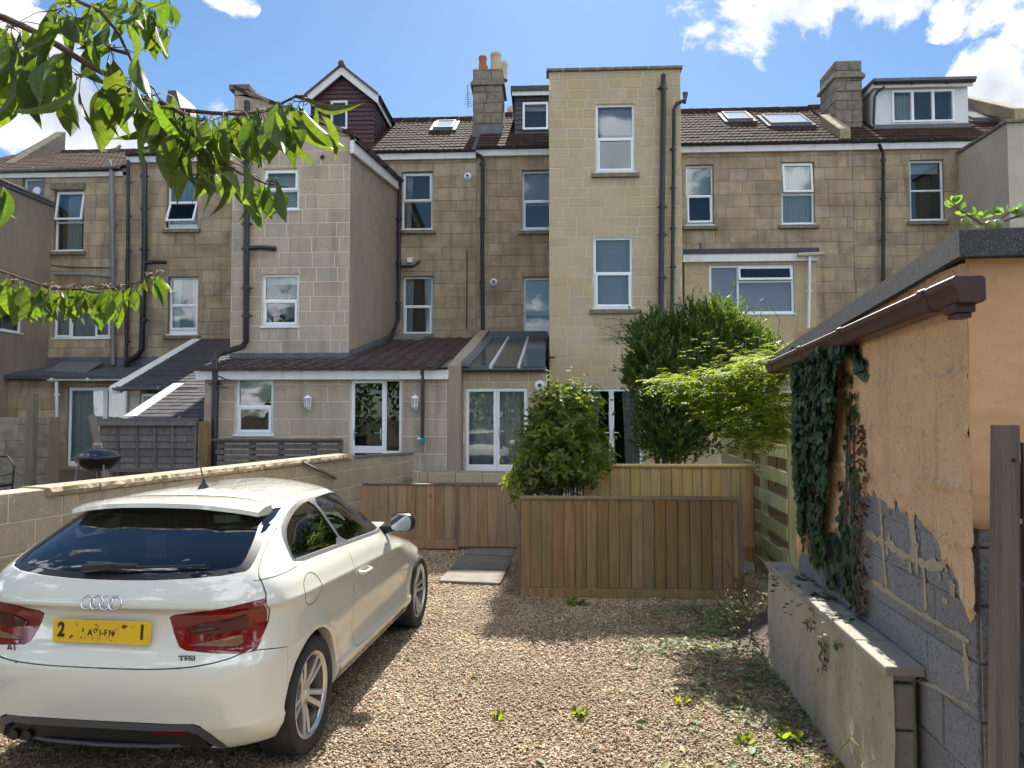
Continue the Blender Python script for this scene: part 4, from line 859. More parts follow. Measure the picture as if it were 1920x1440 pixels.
mk('flat_roof', MB().box((xk0 - .08, YK - .12, zk + .12), (xk1 + .04, 19.99, zk + .24)), felt, h5); mk('fascia', MB().box((xk0 - .05, YK - .10, zk - .07), (xk1 + .02, YK - .01, zk + .118)), paint_w, h5, bevel=.005)
mk('outlet_box', MB().box((xk0 - .15, YK - .2, zk + .05), (xk0 - .06, YK + .05, zk + .28)), greyp, h5)
mk('gutter', MB().tube([PY(1495, 478, YK - .18), PY(1545, 476, YK - .18)], .05, 10), cream_pot, h5, smooth=True, angle=40)
pipe(h5, [PY(1518, 480, YK - .16), PY(1517, 560, YK - .16), PY(1513, 720, YK - .16)], .036, paint_w, [PY(1517, 545, YK - .16)])
mk('roof_vent', MB().tube([PY(1316, 468, 19), PY(1316, 456, 19)], [.06, .07], 12), greyp, h5)
h6 = thing('terraced_house', 'stone terrace house at the right with white box dormer and big bare chimney stack', 'house', (X20(1700), 20, GZ))
w6 = [M_.rect(1706, 300, 1770, 413)]
masonry(h6, M_, xs5 + .003, xs6, GZ + 2, ze5 - .12, w6, .335, (.4, .9), stone_old, mortar_d, seed=61, chvar=.12)
window(h6, M_, w6[0], [(0, 1, .5, 1, 'fixed', 0), (0, 1, 0, .5, 'fixed', 0)], ['roller.2'], rec=.06)
eaves_roof(h6, xs5, xs6 + 1.2, ze5, zr=ze5 + 2.35)
pipe(h6, [PY(1648, 270, 19.75), PY(1652, 279, 19.8), PY(1656, 286, 19.85), PY(1656, 560, 19.85)], .045, blackp, [PY(1656, y, 19.85) for y in (300, 372, 450)])
skylight(h6, 1822, 210, 1868, 226, 0, ze5, zr=ze5 + 2.35)
chimney(h6, 1566, 1614, 118, 21.1, 1.15, ze5 + .4, m=chim)
mk('party_wall_coping', MB().hexa([(xs5 - .32, 20.0, ze5 + .05), (xs5 - .02, 20.0, ze5 + .05), (xs5 - .02, 21.4, ze5 + .9), (xs5 - .32, 21.4, ze5 + .9), (xs5 - .32, 20.0, ze5 + .42), (xs5 - .02, 20.0, ze5 + .42), (xs5 - .02, 21.4, ze5 + 1.38), (xs5 - .32, 21.4, ze5 + 1.38)]), stone_cap, h6, bevel=.03)
YQ = 20.9; FQ = FY(YQ); xq0, xq1 = PY(1640, 200, YQ).x, PY(1815, 200, YQ).x; zq0, zq1 = PY(1730, 232, YQ).z, PY(1730, 160, YQ).z
wq = FQ.rect(1672, 169, 1789, 229)
dq = mk('dormer', MB().box((xq0, YQ + .301, zq0 - .8), (xq1, 24.4, zq1)), render_cream, h6)
dwhite = mat('white dormer render', (.68, .69, .70), .8, layers=(('noise', (2, 2, 1), .5, .75, (.52, .53, .54), .6, NL),))
masonry(dq, FQ, xq0, xq1, zq0 - .25, zq1, [wq], .3, (1, 2), dwhite, dwhite, blocks=False, wallname='dormer_front')
mk('dormer_window', (lambda m: (bars(m, FQ, wq, .055, -.06, .03), m.fbox(FQ, wq[0] + (wq[1] - wq[0]) * .33 - .035, wq[0] + (wq[1] - wq[0]) * .33 + .035, wq[2] + .05, wq[3] - .05, -.06, .025), m.fbox(FQ, wq[0] + (wq[1] - wq[0]) * .66 - .035, wq[0] + (wq[1] - wq[0]) * .66 + .035, wq[2] + .05, wq[3] - .05, -.06, .025), m)[3])(MB()), upvc, dq)
for i in range(3): 
    a = wq[0] + (wq[1] - wq[0]) * i / 3 + .07; mk('pane', MB().fbox(FQ, a, a + (wq[1] - wq[0]) / 3 - .14, wq[2] + .05, wq[3] - .05, -.04, -.03), glass, dq)
mk('room_niche', MB().fbox(FQ, wq[0], wq[1], wq[2], wq[3], -.30, -.28), interior, dq)
mk('curtain', wavy(FQ, wq[0] + .08, wq[0] + .6, wq[2] + .05, wq[3] - .05, -.18), curtain, dq, smooth=True)
mk('dormer_roof', MB().hexa([(xq0 - .12, YQ - .25, zq1 + .04), (xq1 + .12, YQ - .25, zq1 + .04), (xq1 + .12, 24.5, zq1 + .1), (xq0 - .12, 24.5, zq1 + .1), (xq0 - .12, YQ - .25, zq1 + .12), (xq1 + .12, YQ - .25, zq1 + .12), (xq1 + .12, 24.5, zq1 + .26), (xq0 - .12, 24.5, zq1 + .26)]), lead, h6)
mk('dormer_fascia', MB().box((xq0 - .08, YQ - .14, zq1 - .1), (xq1 + .08, YQ - .08, zq1 + .038)).box((xq0 - .08, YQ - .08, zq1 - .1), (xq0 - .03, 24.3, zq1 + .038)), paint_w, h6); gutter(h6, (xq0 - .1, YQ - .15, zq1 + .02), (xq1 + .1, YQ - .15, zq1 + .02), blackp, .05)
pipe(h6, [PY(1658, 163, YQ - .12), PY(1645, 172, YQ - .1), PY(1640, 182, YQ - .06), PY(1638, 232, YQ - .06)], .035, blackp)
mk('flashing', MB().box((xq0 - .05, YQ - .05, zq0 - .3), (xq1 + .05, YQ - .005, zq0 - .02)), lead, h6)
mk('parapet', MB().hexa([(xs6 + .2, 20.2, ze5 + .6), (xs6 + .5, 20.2, ze5 + .6), (xs6 + .5, 23.3, ze5 + 2.3), (xs6 + .2, 23.3, ze5 + 2.3), (xs6 + .2, 20.2, ze5 + .95), (xs6 + .5, 20.2, ze5 + .95), (xs6 + .5, 23.3, ze5 + 2.72), (xs6 + .2, 23.3, ze5 + 2.72)]), stone_cap, h6, bevel=.02)
# cream rendered wing
h7 = thing('back_extension', 'tall cream rendered wing of the house at the right edge, behind the orange shed', 'extension', (11.5, 18, GZ))
XC = PY(1799, 400, 20).x; pc = PX(1893, 400, XC); zc = PX(1893, 228, XC).z
mk('flank_wall', MB().box((XC, pc.y, GZ), (XC + .3, 19.985, zc)), render_cream, h7); mk('front_wall', MB().box((XC + .301, pc.y + .002, GZ), (XC + 4, pc.y + .3, zc + .02)), render_cream, h7)
mk('coping', MB().hexa([(XC - .06, pc.y - .06, zc + .003), (XC + .35, pc.y - .06, zc + .003), (XC + .35, 19.98, zc + .003), (XC - .06, 19.98, zc + .003), (XC - .06, pc.y - .06, zc + .08), (XC + .35, pc.y - .06, zc + .08), (XC + .35, 19.98, zc + .08), (XC - .06, 19.98, zc + .08)]).box((XC + .351, pc.y - .06, zc + .022), (XC + 4, pc.y + .35, zc + .1)), stone_sill, h7, bevel=.01)
mk('back_slope', MB().box((XC + .3, 19.9, GZ), (XC + 4, 20, zc)), render_cream, h7)
mk('rear_block', MB().box((X20(-120), 20.4, GZ), (X20(236), 26, ze1 - .2)), render_brown, h1); mk('rear_block', MB().box((X20(238), 20.9, GZ), (X20(470), 26, ze2 - .2)), render_brown, h2)
mk('rear_block', MB().box((X20(560), 20.9, GZ), (xm1, 26, ze3 - .2)), render_brown, h3); mk('rear_block', MB().box((xm1 + .01, 20.9, GZ), (x50, 26, ze4 - .2)), render_brown, h4)
mk('rear_block', MB().box((x50, 20.9, GZ), (xs5, 26, ze5 - .2)), render_brown, h5); mk('rear_block', MB().box((xs5 + .01, 20.9, GZ), (xs6 + 1, 26, ze5 - .2)), render_brown, h6)
# ================================================================ white car
def make_car():
    paint = mat('ivory car paint', (.66, .65, .565), .16, coat=1.0, spec=.5, offs=False, layers=(('noise', 260, .72, .78, (.35, .31, .24), .35, dict(det=2)),))
    blk = mat('black trim', (.012, .012, .013), .35); grt = mat('dark grey trim', (.07, .07, .072), .45)
    rub = mat('tyre rubber', (.022, .021, .02), .8, layers=(('noise', 8, .45, .7, (.06, .052, .045), .6, dict(det=5)),), bump=(60, .2, .003))
    alloy = mat('alloy', (.66, .66, .66), .3, metal=.8); alloy_d = mat('dusty barrel', (.16, .14, .12), .5, metal=.5)
    chrome = mat('chrome', (.75, .75, .77), .08, metal=1); redl = mat('red lens', (.15, .0008, .003), .07, coat=.5, spec=.5, layers=(('noise', 14, .45, .65, (.25, .0015, .005), .7, dict(det=3)),), coord='object'); darkred = mat('deep red lens', (.06, .0006, .002), .1, coat=.5)
    amber = mat('smoked amber lens', (.20, .10, .05), .1, coat=1); seat = mat('dark seat cloth', (.03, .03, .033), .9); dash = mat('dash plastic', (.10, .11, .115), .6)
    plate_m = mat('yellow plate', (.72, .44, .01), .35, layers=(('noise', 20, .60, .68, (.45, .22, .03), .6, dict(det=4)),), coord='object'); ink = mat('plate ink', (.015, .014, .012), .5); rust = mat('mud spots', (.16, .035, .01), .7)
    a = YAW - R(6.83)
    ox = -2.034 * math.cos(YAW) - 3.649 * math.sin(YAW); oy = -2.034 * math.sin(YAW) + 3.649 * math.cos(YAW)
    # local axes: x = right, y = forward (length), z = up
    CM = Matrix.Translation((ox, oy, 0)) @ Matrix.Rotation(a, 4, 'Z')
    car = thing('parked_car', 'cream white three-door hatchback parked on the gravel with a yellow rear plate', 'car', M=CM)
    def lerp(tab, w):
        if w <= tab[0][0]: return tab[0][1]
        for (w0, a0), (w1, a1) in zip(tab, tab[1:]):
            if w <= w1: t = (w - w0) / (w1 - w0); return a0 + (a1 - a0) * t
        return tab[-1][1]
    UR = [(.18, .16), (.24, .07), (.36, .015), (.50, -.005), (.60, -.01), (.645, 0.0), (.66, .02), (.70, .058), (.80, .082), (.850, .078), (.868, .046), (.90, .05), (.96, .085), (1.01, .125), (1.05, .17), (1.12, .265), (1.34, .62), (1.42, .74)]
    UFt = [(.18, 3.80), (.30, 3.92), (.55, 3.95), (.70, 3.86), (.78, 3.65), (.86, 3.35), (.93, 3.02), (.98, 2.86), (1.05, 2.72), (1.34, 2.10), (1.42, 1.9)]
    HW = [(.18, .79), (.24, .815), (.30, .845), (.345, .850), (.36, .838), (.50, .842), (.66, .855), (.80, .860), (.862, .872), (.876, .871), (.89, .864), (.96, .838), (1.005, .806), (1.05, .770), (1.15, .715), (1.25, .660), (1.32, .605), (1.345, .575), (1.42, .5)]
    LR = [(.18, .46), (.6, .48), (.9, .47), (1.0, .45), (1.1, .42), (1.34, .40)]
    def sm(tab, w, d=.006): return (lerp(tab, w - d) + lerp(tab, w) * 2 + lerp(tab, w + d)) / 4
    def tilt(u, w): # waist line rises towards the tail
        B = 0 if w < .60 else ((w - .60) / .26 if w < .86 else (1 if w < 1.06 else max(0, 1 - (w - 1.06) / .26)))
        return (1.45 - u) * .036 * B
    def ring(w, inset=0, n1=26, n2=70, n3=20, wtop=None):
        ur, uf, hw, lr = sm(UR, w) + inset, sm(UFt, w) - inset, sm(HW, w) - inset, sm(LR, w)
        pts = []; n = 3.3 + .3 * min(1, max(0, (w - .88) / .3))
        for i in range(n1 + 1): # rear quarter from centre to side
            ph = math.pi / 2 * i / n1; s, c = math.sin(ph), max(0.0, math.cos(ph))
            pts.append((ur + lr * (1 - c ** (2 / n)), hw * s ** (2 / n) if s > 0 else 0))
        lf = 1.15 - .35 * min(1, max(0, (w - .9) / .2))
        ua, ub = ur + lr, uf - lf
        for i in range(1, n2): u = ua + (ub - ua) * i / n2; pts.append((u, hw))
        for i in range(n3 + 1):
            ph = math.pi / 2 * (1 - i / n3); s, c = math.sin(ph), max(0.0, math.cos(ph)); pts.append((uf - lf * (1 - c ** (2 / 2.3)), hw * (s ** (2 / 2.3) if s > 0 else 0)))
        out = []
        for u, v in pts:
            taper = 1 - .022 * max(0, (abs(u - 1.9) - .4) / 1.4) ** 2 - (.035 * max(0, (u - 1.2) / 1.0) if w > 1.03 else 0) * min(1, (w - 1.03) / .2)
            v2 = v * taper
            if not inset: # arch flares
                for cx in (.669, 3.138):
                    dd = math.hypot(u - cx, w - .31)
                    if w < .80 and v > .5: v2 += .014 * math.exp(-((dd - .365) / .055) ** 2)
                if .36 < w < .80 and v > .6: v2 -= .022 * math.exp(-((w - .47) / .09) ** 2) * math.exp(-((u - 1.95) / .75) ** 4)  # hollow of the door
            out.append((u, v2, w + tilt(u, w)))
        return out
    def loft(inset=0, w0=.22, w1=1.345, crown=.075, closed=True, dz=0, dense=True):
        ws = [w for w in ([.18, .20, .22, .24, .27, .30, .32, .335, .345, .352, .362, .38, .41, .44, .48, .52, .56, .60, .625, .64, .648, .656, .666, .68, .70, .73, .76, .79, .82, .84, .852, .860, .866, .872, .878, .886, .896, .91, .93, .955, .98, 1.0, 1.02, 1.035, 1.05, 1.075, 1.1, 1.13, 1.16, 1.19, 1.22, 1.25, 1.28, 1.30, 1.32, 1.335, 1.345]) if w0 - 1e-6 <= w <= w1 + 1e-6]
        V = []; F = []; rings = [ring(w, inset) for w in ws]; n = len(rings[0]); N_ = 2 * n - 2
        def full(rg): return [(v, u, w + dz) for u, v, w in rg] + [(-v, u, w + dz) for u, v, w in rg[-2:0:-1]]
        for rg in rings: V += full(rg)
        L_ = len(rings)
        # roof: rings shrink towards the spine
        last = rings[-1]; um = 1.35
        for s in (.97, .92, .84, .72, .56, .38, .18, .02):
            rg = [(um + (u - um) * (.55 + .45 * s) if False else um + (u - um) * (s * .6 + .4 if s > .1 else .42), v * s, w + crown * (1 - s ** 2.2)) for u, v, w in last]; V += full(rg); L_ += 1
        for j in range(L_ - 1):
            for i in range(N_): a_ = j * N_ + i; b_ = j * N_ + (i + 1) % N_; F.append((a_, b_, b_ + N_, a_ + N_))
        if closed: F.append(tuple(range(N_))[::-1]); F.append(tuple((L_ - 1) * N_ + i for i in range(N_)))
        return V, F
    def ob(name, V, F): me = bpy.data.meshes.new(name); me.from_pydata(V, [], F); me.update(); return fixn(me)
    tmp = []
    def tmpo(me): o = bpy.data.objects.new('tmp', me); C.objects.link(o); tmp.append(o); return o
    def boolean(me, cutters, op='DIFFERENCE'):
        o = tmpo(me)
        for c in cutters:
            m_ = o.modifiers.new('b', 'BOOLEAN'); m_.operation = op; m_.object = c; m_.solver = 'EXACT'
        dg = bpy.context.evaluated_depsgraph_get(); dg.update(); r = bpy.data.meshes.new_from_object(o.evaluated_get(dg)); return r
    def prism_side(poly, v0, v1): mb = MB().prism(poly, lambda u, w, d: (d, u, w), v0, v1); return tmpo(fixn(mb.mesh('c')))
    def prism_rear(poly, u0, u1): mb = MB().prism(poly, lambda v, w, d: (v, d, w), u0, u1); return tmpo(fixn(mb.mesh('c')))
    def smoothpoly(p, it=2):
        for _ in range(it): p = [q for i in range(len(p)) for q in (((p[i][0] * .75 + p[(i + 1) % len(p)][0] * .25), (p[i][1] * .75 + p[(i + 1) % len(p)][1] * .25)), ((p[i][0] * .25 + p[(i + 1) % len(p)][0] * .75), (p[i][1] * .25 + p[(i + 1) % len(p)][1] * .75)))]
        return p
    def grow(p, d): # offset polygon outwards
        A = sum(p[i][0] * p[(i + 1) % len(p)][1] - p[(i + 1) % len(p)][0] * p[i][1] for i in range(len(p))); s = 1 if A > 0 else -1; out = []
        for i in range(len(p)):
            a0, b0, c0 = Vector(p[i - 1]), Vector(p[i]), Vector(p[(i + 1) % len(p)]); t1 = (b0 - a0); t2 = (c0 - b0)
            if t1.length < 1e-9 or t2.length < 1e-9: out.append(p[i]); continue
            t1.normalize(); t2.normalize(); nv = Vector((t1.y + t2.y, -t1.x - t2.x)); nv.normalize(); out.append((b0.x + nv.x * d * s, b0.y + nv.y * d * s))
        return out
    V, F = loft(); solid = ob('body', V, F)
    Vc, Fc = loft(inset=.055, w0=.56, w1=1.32, crown=.055, dz=-.012); cav = tmpo(ob('cav', Vc, Fc))
    cut = [cav]
    for cx in (.669, 3.138):
        for s in (-1, 1):
            mb = MB().lathe([(.001, .56), (.352, .56), (.352, .98), (.001, .98)], 56, Matrix.Translation((0, cx, .315)) @ Matrix.Rotation(R(90) * s, 4, 'Y')); cut.append(tmpo(fixn(mb.mesh('c'))))
    shell = boolean(solid, cut)
    # window outlines in side view (u, w)
    WQ = smoothpoly([(.57, 1.072), (.575, 1.10), (.61, 1.17), (.70, 1.235), (.86, 1.285), (1.06, 1.318), (1.20, 1.325), (1.245, 1.20), (1.305, 1.042), (1.0, 1.055), (.7, 1.067)], 1)
    WD = smoothpoly([(1.335, 1.040), (1.285, 1.20), (1.245, 1.326), (1.45, 1.332), (1.75, 1.322), (2.0, 1.270), (2.25, 1.165), (2.44, 1.06), (2.56, .992), (2.50, .985), (2.0, 1.010), (1.6, 1.029)], 1)
    WO = smoothpoly([(.545, 1.052), (.55, 1.11), (.585, 1.19), (.68, 1.257), (.85, 1.308), (1.1, 1.346), (1.45, 1.356), (1.77, 1.345), (2.03, 1.292), (2.28, 1.185), (2.50, 1.06), (2.64, .975), (2.66, .955), (2.5, .960), (1.8, 1.0), (1.0, 1.036)], 1)
    RG = smoothpoly([(-.645, 1.066), (-.668, 1.09), (-.645, 1.18), (-.595, 1.30), (-.58, 1.336), (-.2, 1.342), (.2, 1.342), (.58, 1.336), (.595, 1.30), (.645, 1.18), (.668, 1.09), (.645, 1.066), (.3, 1.044), (0, 1.038), (-.3, 1.044)], 1)
    WS = [(-.66, 1.00), (-.53, 1.31), (.53, 1.31), (.66, 1.00)]
    cWO = [prism_side(WO, .35, 1.1), prism_side(WO, -1.1, -.35)]; cRG = prism_rear(RG, -.3, .9); cWS = prism_rear(WS, 1.95, 3.2)
    # tail lamps (v, w) and tailgate outline
    def lamp(s): return [(s * x, y) for x, y in [(.335, .873), (.36, .885), (.55, .912), (.70, .938), (.775, .950), (.772, .86), (.765, .76), (.745, .695), (.70, .693), (.55, .706), (.43, .718), (.395, .735), (.36, .80)]]
    cLamp = [prism_rear(lamp(s), -.3, .36) for s in (1, -1)]
    TG = smoothpoly([(-.2, .640), (-.45, .648), (-.62, .668), (-.715, .70), (-.755, .74), (-.785, .86), (-.78, .95), (-.75, 1.01), (-.71, 1.055), (-.69, 1.10), (-.61, 1.346), (.61, 1.346), (.69, 1.10), (.71, 1.055), (.75, 1.01), (.78, .95), (.785, .86), (.755, .74), (.715, .70), (.62, .668), (.45, .648), (.2, .640)], 1)
    cTG = prism_rear(TG, -.3, .62); cTGi = prism_rear(grow(TG, -.006), -.3, .616)
    BP = [(-.3, -.1), (-.3, .70), (.10, .70), (.20, .700), (.345, .672), (.345, -.1)]  # bumper in side view
    DF = smoothpoly([(-.48, .388), (-.54, .365), (-.63, .23), (-.63, .1), (.63, .1), (.63, .23), (.54, .365), (.48, .388)], 1)
    cDF = prism_rear(DF, -.3, .16)
    DR = smoothpoly([(1.315, 1.06), (1.290, .97), (1.30, .80), (1.335, .62), (1.38, .40), (1.40, .352), (1.45, .332), (2.0, .326), (2.62, .330), (2.70, .36), (2.715, .60), (2.74, .95), (2.6, 1.06)], 1)
    cDR = [prism_side(DR, .5, 1.1), prism_side(DR, -1.1, -.5)]; cDRi = [prism_side(grow(DR, -.006), .5, 1.1), prism_side(grow(DR, -.006), -1.1, -.5)]
    bodyall = boolean(shell, cWO + [cRG, cWS, cDF])
    def part(name, me, m, angle=32, parent=car, **k):
        me.materials.clear(); me.materials.append(m); me.shade_smooth(); me.set_sharp_from_angle(angle=R(angle))
        return put(name, me, parent, CM, **k)
    cBP = tmpo(fixn(MB().prism(BP, lambda u, w, d: (d, u, w), -1.2, 1.2).mesh('c'))); cBPi = tmpo(fixn(MB().prism(grow(BP, -.005), lambda u, w, d: (d, u, w), -1.2, 1.2).mesh('c')))
    main = boolean(bodyall, cDR + [cTG, cBP]); part('body', main, paint)
    part('rear_bumper', boolean(boolean(bodyall, [cBPi], 'INTERSECT'), [cTG]), paint)
    tgate = part('tailgate', boolean(boolean(bodyall, [cTGi], 'INTERSECT'), cLamp), paint)
    doors = []
    for i, (c, side) in enumerate(zip(cDRi, ('right', 'left'))): doors.append(part('door', boolean(bodyall, [c], 'INTERSECT'), paint))
    # black side window surround with pillar, from the shell itself
    oq = [prism_side(WQ, .3, 1.2), prism_side(WD, .3, 1.2)]; oqn = [prism_side(WQ, -1.2, -.3), prism_side(WD, -1.2, -.3)]
    for c, o_ in ((cWO[0], oq), (cWO[1], oqn)):
        part('window_surround', boolean(boolean(shell, [c], 'INTERSECT'), o_), grt)
    for s in (0, 1): part('tail_light', boolean(solid, [prism_rear(grow(lamp(1 - 2 * s), -.003), -.3, .36)], 'INTERSECT'), redl, angle=25)
    # glazing: inset copies of the skin, clipped roughly behind the openings
    Vg, Fg = loft(inset=.007, w0=.93, w1=1.345, crown=.07, closed=False, dz=-.002)
    def inpoly(x, y, poly):
        c = False; n = len(poly)
        for i in range(n):
            (x1, y1), (x2, y2) = poly[i], poly[(i + 1) % n]
            if (y1 > y) != (y2 > y) and x < (x2 - x1) * (y - y1) / (y2 - y1) + x1: c = not c
        return c
    def glaze(name, test, m, parent=car):
        fs = []
        for f in Fg:
            c = sum((Vector(Vg[i]) for i in f), Vector()) / 4
            if test(c): fs.append(f)
        ids = sorted({i for f in fs for i in f}); mp = {k: i for i, k in enumerate(ids)}
        me = bpy.data.meshes.new(name); me.from_pydata([Vg[i] for i in ids], [], [tuple(mp[i] for i in f) for f in fs]); me.materials.append(m); me.shade_smooth(); return put(name, me, parent, CM)
    gq, gd_, gr = grow(WQ, .012), grow(WD, .012), grow(RG, .008)
    for s in (1, -1):
        glaze('quarter_window', lambda c: c.x * s > .3 and .45 < c.y < 1.32 and inpoly(c.y, c.z, gq), darkgl)
        glaze('door_window', lambda c: c.x * s > .3 and c.y >= 1.2 and inpoly(c.y, c.z, gd_), cargl)
    rw = glaze('rear_window', lambda c: c.y < .95 and inpoly(c.x, c.z, gr), cargl)
    glaze('windscreen', lambda c: c.y > 2.0 and abs(c.x) < .70 and .96 < c.z < 1.33, cargl)
    bv = BVHTree.FromPolygons([Vector(v) for v in V], F)
    def rear(v, w, off=.0): # point on the tail surface
        h = bv.ray_cast(Vector((v, -1, w)), Vector((0, 1, 0))); return h[0] + h[1] * (off if h[1].y < 0 else -off)
    def side(u, w, off=.0, s=1): h = bv.ray_cast(Vector((2 * s, u, w)), Vector((-s, 0, 0))); return h[0] + h[1] * (off if h[1].x * s > 0 else -off)
    def top(v, u, off=.0): h = bv.ray_cast(Vector((v, u, 3)), Vector((0, 0, -1))); return h[0] + h[1] * (off if h[1].z > 0 else -off)
    def pm(name, mb, m, parent=car, **k): 
        me = mb.mesh(name, m, smooth=True, angle=k.pop('angle', 35)); 
        if k.pop('fix', False): fixn(me)
        return put(name, me, parent, CM, **k)
    def ribbon(pts, w, h, nrm): # flat strip lying on the skin
        mb = MB()
        n = len(pts)
        for i, p in enumerate(pts):
            t = (pts[min(i + 1, n - 1)] - pts[max(0, i - 1)]).normalized(); q = t.cross(nrm[i]).normalized() * w / 2; N_ = nrm[i] * h
            mb.v += [tuple(p - q - N_), tuple(p + q - N_), tuple(p + q + N_), tuple(p - q + N_)]
        for i in range(n - 1):
            for k in range(4): a_ = i * 4 + k; b_ = i * 4 + (k + 1) % 4; mb.f.append((a_, b_, b_ + 4, a_ + 4))
        mb.f += [(3, 2, 1, 0), tuple((n - 1) * 4 + k for k in range(4))]
        return mb
    # frit band of the rear window
    def frit(poly_o, poly_i, name):
        mb = MB(); n = len(poly_o)
        for (v, w) in poly_o: p = rear(v, w, -.004); mb.v.append(tuple(p))
        for (v, w) in poly_i: p = rear(v, w, -.004); mb.v.append(tuple(p))
        for i in range(n): j = (i + 1) % n; mb.f.append((i, j, j + n, i + n))
        return pm(name, mb, blk, rw)
    RGi = [(v * .93, 1.075 + (w - 1.046) * .80) for v, w in RG]; frit(grow(RG, .004), RGi, 'dark_border')
    # tail lamp details
    for s in (1, -1):
        def patch(poly, off, m, nm):
            c = (sum(p[0] for p in poly) / len(poly), sum(p[1] for p in poly) / len(poly)); mb = MB(); K = 8; n = len(poly)
            for k in range(K + 1):
                for (v, w) in poly: mb.v.append(tuple(rear(s * (c[0] + (v - c[0]) * (1 - k / K * .98)), c[1] + (w - c[1]) * (1 - k / K * .98), off)))
            for k in range(K):
                for i in range(n): j = (i + 1) % n; mb.f.append((k * n + i, k * n + j, k * n + n + j, k * n + n + i))
            return pm(nm, mb, m, next(o for o in car.children if o.name.startswith('tail_light')))
        patch([(.45, .742), (.55, .736), (.66, .730), (.68, .738), (.685, .770), (.675, .782), (.58, .765)], .006, amber, 'indicator_lens')
        patch([(.44, .80), (.56, .79), (.70, .81), (.70, .86), (.69, .875), (.50, .845), (.43, .825)], .007, darkred, 'lens_facet')
    # number plate and its writing
    pc0 = rear(0, .80, 0); PM = CM @ Matrix.Translation((0, pc0.y - .022, .80)) @ Matrix.Rotation(R(-4), 4, 'X')
    def rrect(w, h, r, k=5): return [(sx * (w / 2 - r) + r * math.cos(a0 + math.pi / 2 * i / k), sy * (h / 2 - r) + r * math.sin(a0 + math.pi / 2 * i / k)) for (sx, sy, a0) in ((1, 1, 0), (-1, 1, math.pi / 2), (-1, -1, math.pi), (1, -1, 1.5 * math.pi)) for i in range(k + 1)]
    pl = put('number_plate', fixn(MB().prism(rrect(.52, .111, .012), lambda x, y, d: (x, d, y), 0, .005).mesh('number_plate', plate_m)), car, PM)
    def text(s, size, x, y, m, parent, M0, bold=0, sx=1, shear=0, ext=.001, nm='plate_character', d=-.0012):
        cu = bpy.data.curves.new('t', 'FONT'); cu.body = s; cu.size = size; cu.extrude = ext; cu.offset = bold; cu.align_x = 'CENTER'; cu.align_y = 'CENTER'; cu.shear = shear
        o = bpy.data.objects.new('t', cu); C.objects.link(o); dg = bpy.context.evaluated_depsgraph_get(); dg.update(); me = bpy.data.meshes.new_from_object(o.evaluated_get(dg)); bpy.data.objects.remove(o)
        me.materials.clear(); me.materials.append(m); return put(nm, me, parent, M0 @ Matrix.Translation((x, d, y)) @ Matrix.Rotation(R(90), 4, 'X') @ Matrix.Diagonal((sx, 1, 1, 1)))
    text('2', .095, -.215, .002, ink, pl, PM, .0035, .8); text('1', .095, .215, .002, ink, pl, PM, .0035, .8)
    for s_, x, y, z_ in (('2', -.098, .006, .026), ('A', -.060, -.006, .044), ('O', -.033, .004, .03), ("'", -.018, .014, .04), ('I', -.006, -.006, .042), ('-', .008, -.004, .04), ('F', .024, -.006, .044), ('N', .054, -.006, .044)):
        text(s_, z_, x, y, ink, pl, PM, .0004, .85, nm='plate_character')
    mud = MB()
    for x, y, r in ((.118, .028, .011), (.13, .031, .007), (-.03, .034, .005), (-.02, .012, .005), (-.165, -.03, .007), (-.155, -.024, .006), (-.105, -.03, .005), (-.085, -.032, .004), (-.045, -.032, .004), (-.005, -.032, .003), (.035, -.03, .003), (.065, -.006, .009), (.055, -.04, .004)):
        k = len(mud.v); mud.v += [(x + r * math.cos(t) * (1 + .4 * math.sin(3 * t + x * 99)), -.0008, y + r * math.sin(t)) for t in [i * .7 for i in range(9)]]; mud.f.append(tuple(range(k, k + 9)))
    put('mud_spots', mud.mesh('mud', rust), pl, PM, kind='stuff')
    # badges
    bc = rear(0, .945); bn = Matrix.Translation((0, bc.y - .004, .945)) @ Matrix.Rotation(R(-24), 4, 'X')
    badge = None
    for i in range(4):
        mb = MB(); rr, tr = .0325, .0042
        for k in range(36):
            for j in range(8):
                t, q = 2 * math.pi * k / 36, 2 * math.pi * j / 8; r_ = rr + tr * math.cos(q); mb.v.append((-.0735 + i * .049 + r_ * math.cos(t), -tr * .9 * math.sin(q) + (.0 if i % 2 else .0012), r_ * math.sin(t)))
        for k in range(36):
            for j in range(8): mb.f.append((k * 8 + j, ((k + 1) % 36) * 8 + j, ((k + 1) % 36) * 8 + (j + 1) % 8, k * 8 + (j + 1) % 8))
        me = mb.mesh('badge_ring', chrome, True); o = put('badge_ring', me, tgate, CM @ bn)
    for s_, v, w, z_ in (('TFSI', .455, .688, .040), ('A1', -.49, .70, .05)):
        p = rear(v, w); q1, q2 = rear(v - .04, w), rear(v + .04, w); an = math.atan2(q2.y - q1.y, .08); text(s_, z_, 0, 0, grt, tgate, CM @ Matrix.Translation((p.x, p.y - .007, p.z)) @ Matrix.Rotation(an, 4, 'Z') @ Matrix.Rotation(R(4), 4, 'X'), .0012, 1.15, nm='badge_lettering', d=0)
    # handle lip over the plate
    # spoiler
    mb = MB(); K = 24
    for i in range(K + 1):
        v = -.56 + 1.12 * i / K; e = min(1, abs(v) / .56); bump_ = .022 * (1 / (1 + math.exp((abs(v) - .29) * 60))) - .0
        u0 = .49 + .07 * e ** 3 + bump_; u1 = .74; z1 = top(v * .86, u1 + .04, .002).z + .002 - .010 * e ** 4; z0 = z1 - .030 - .006 * e
        mb.v += [(v, u0, z0 - .012), (v, u0 + .003, z0 + .012), (v, (u0 + u1) / 2, (z0 + z1) / 2 + .016), (v, u1, z1), (v, u1, z1 - .05), (v, u0 + .1, z0 - .016)]
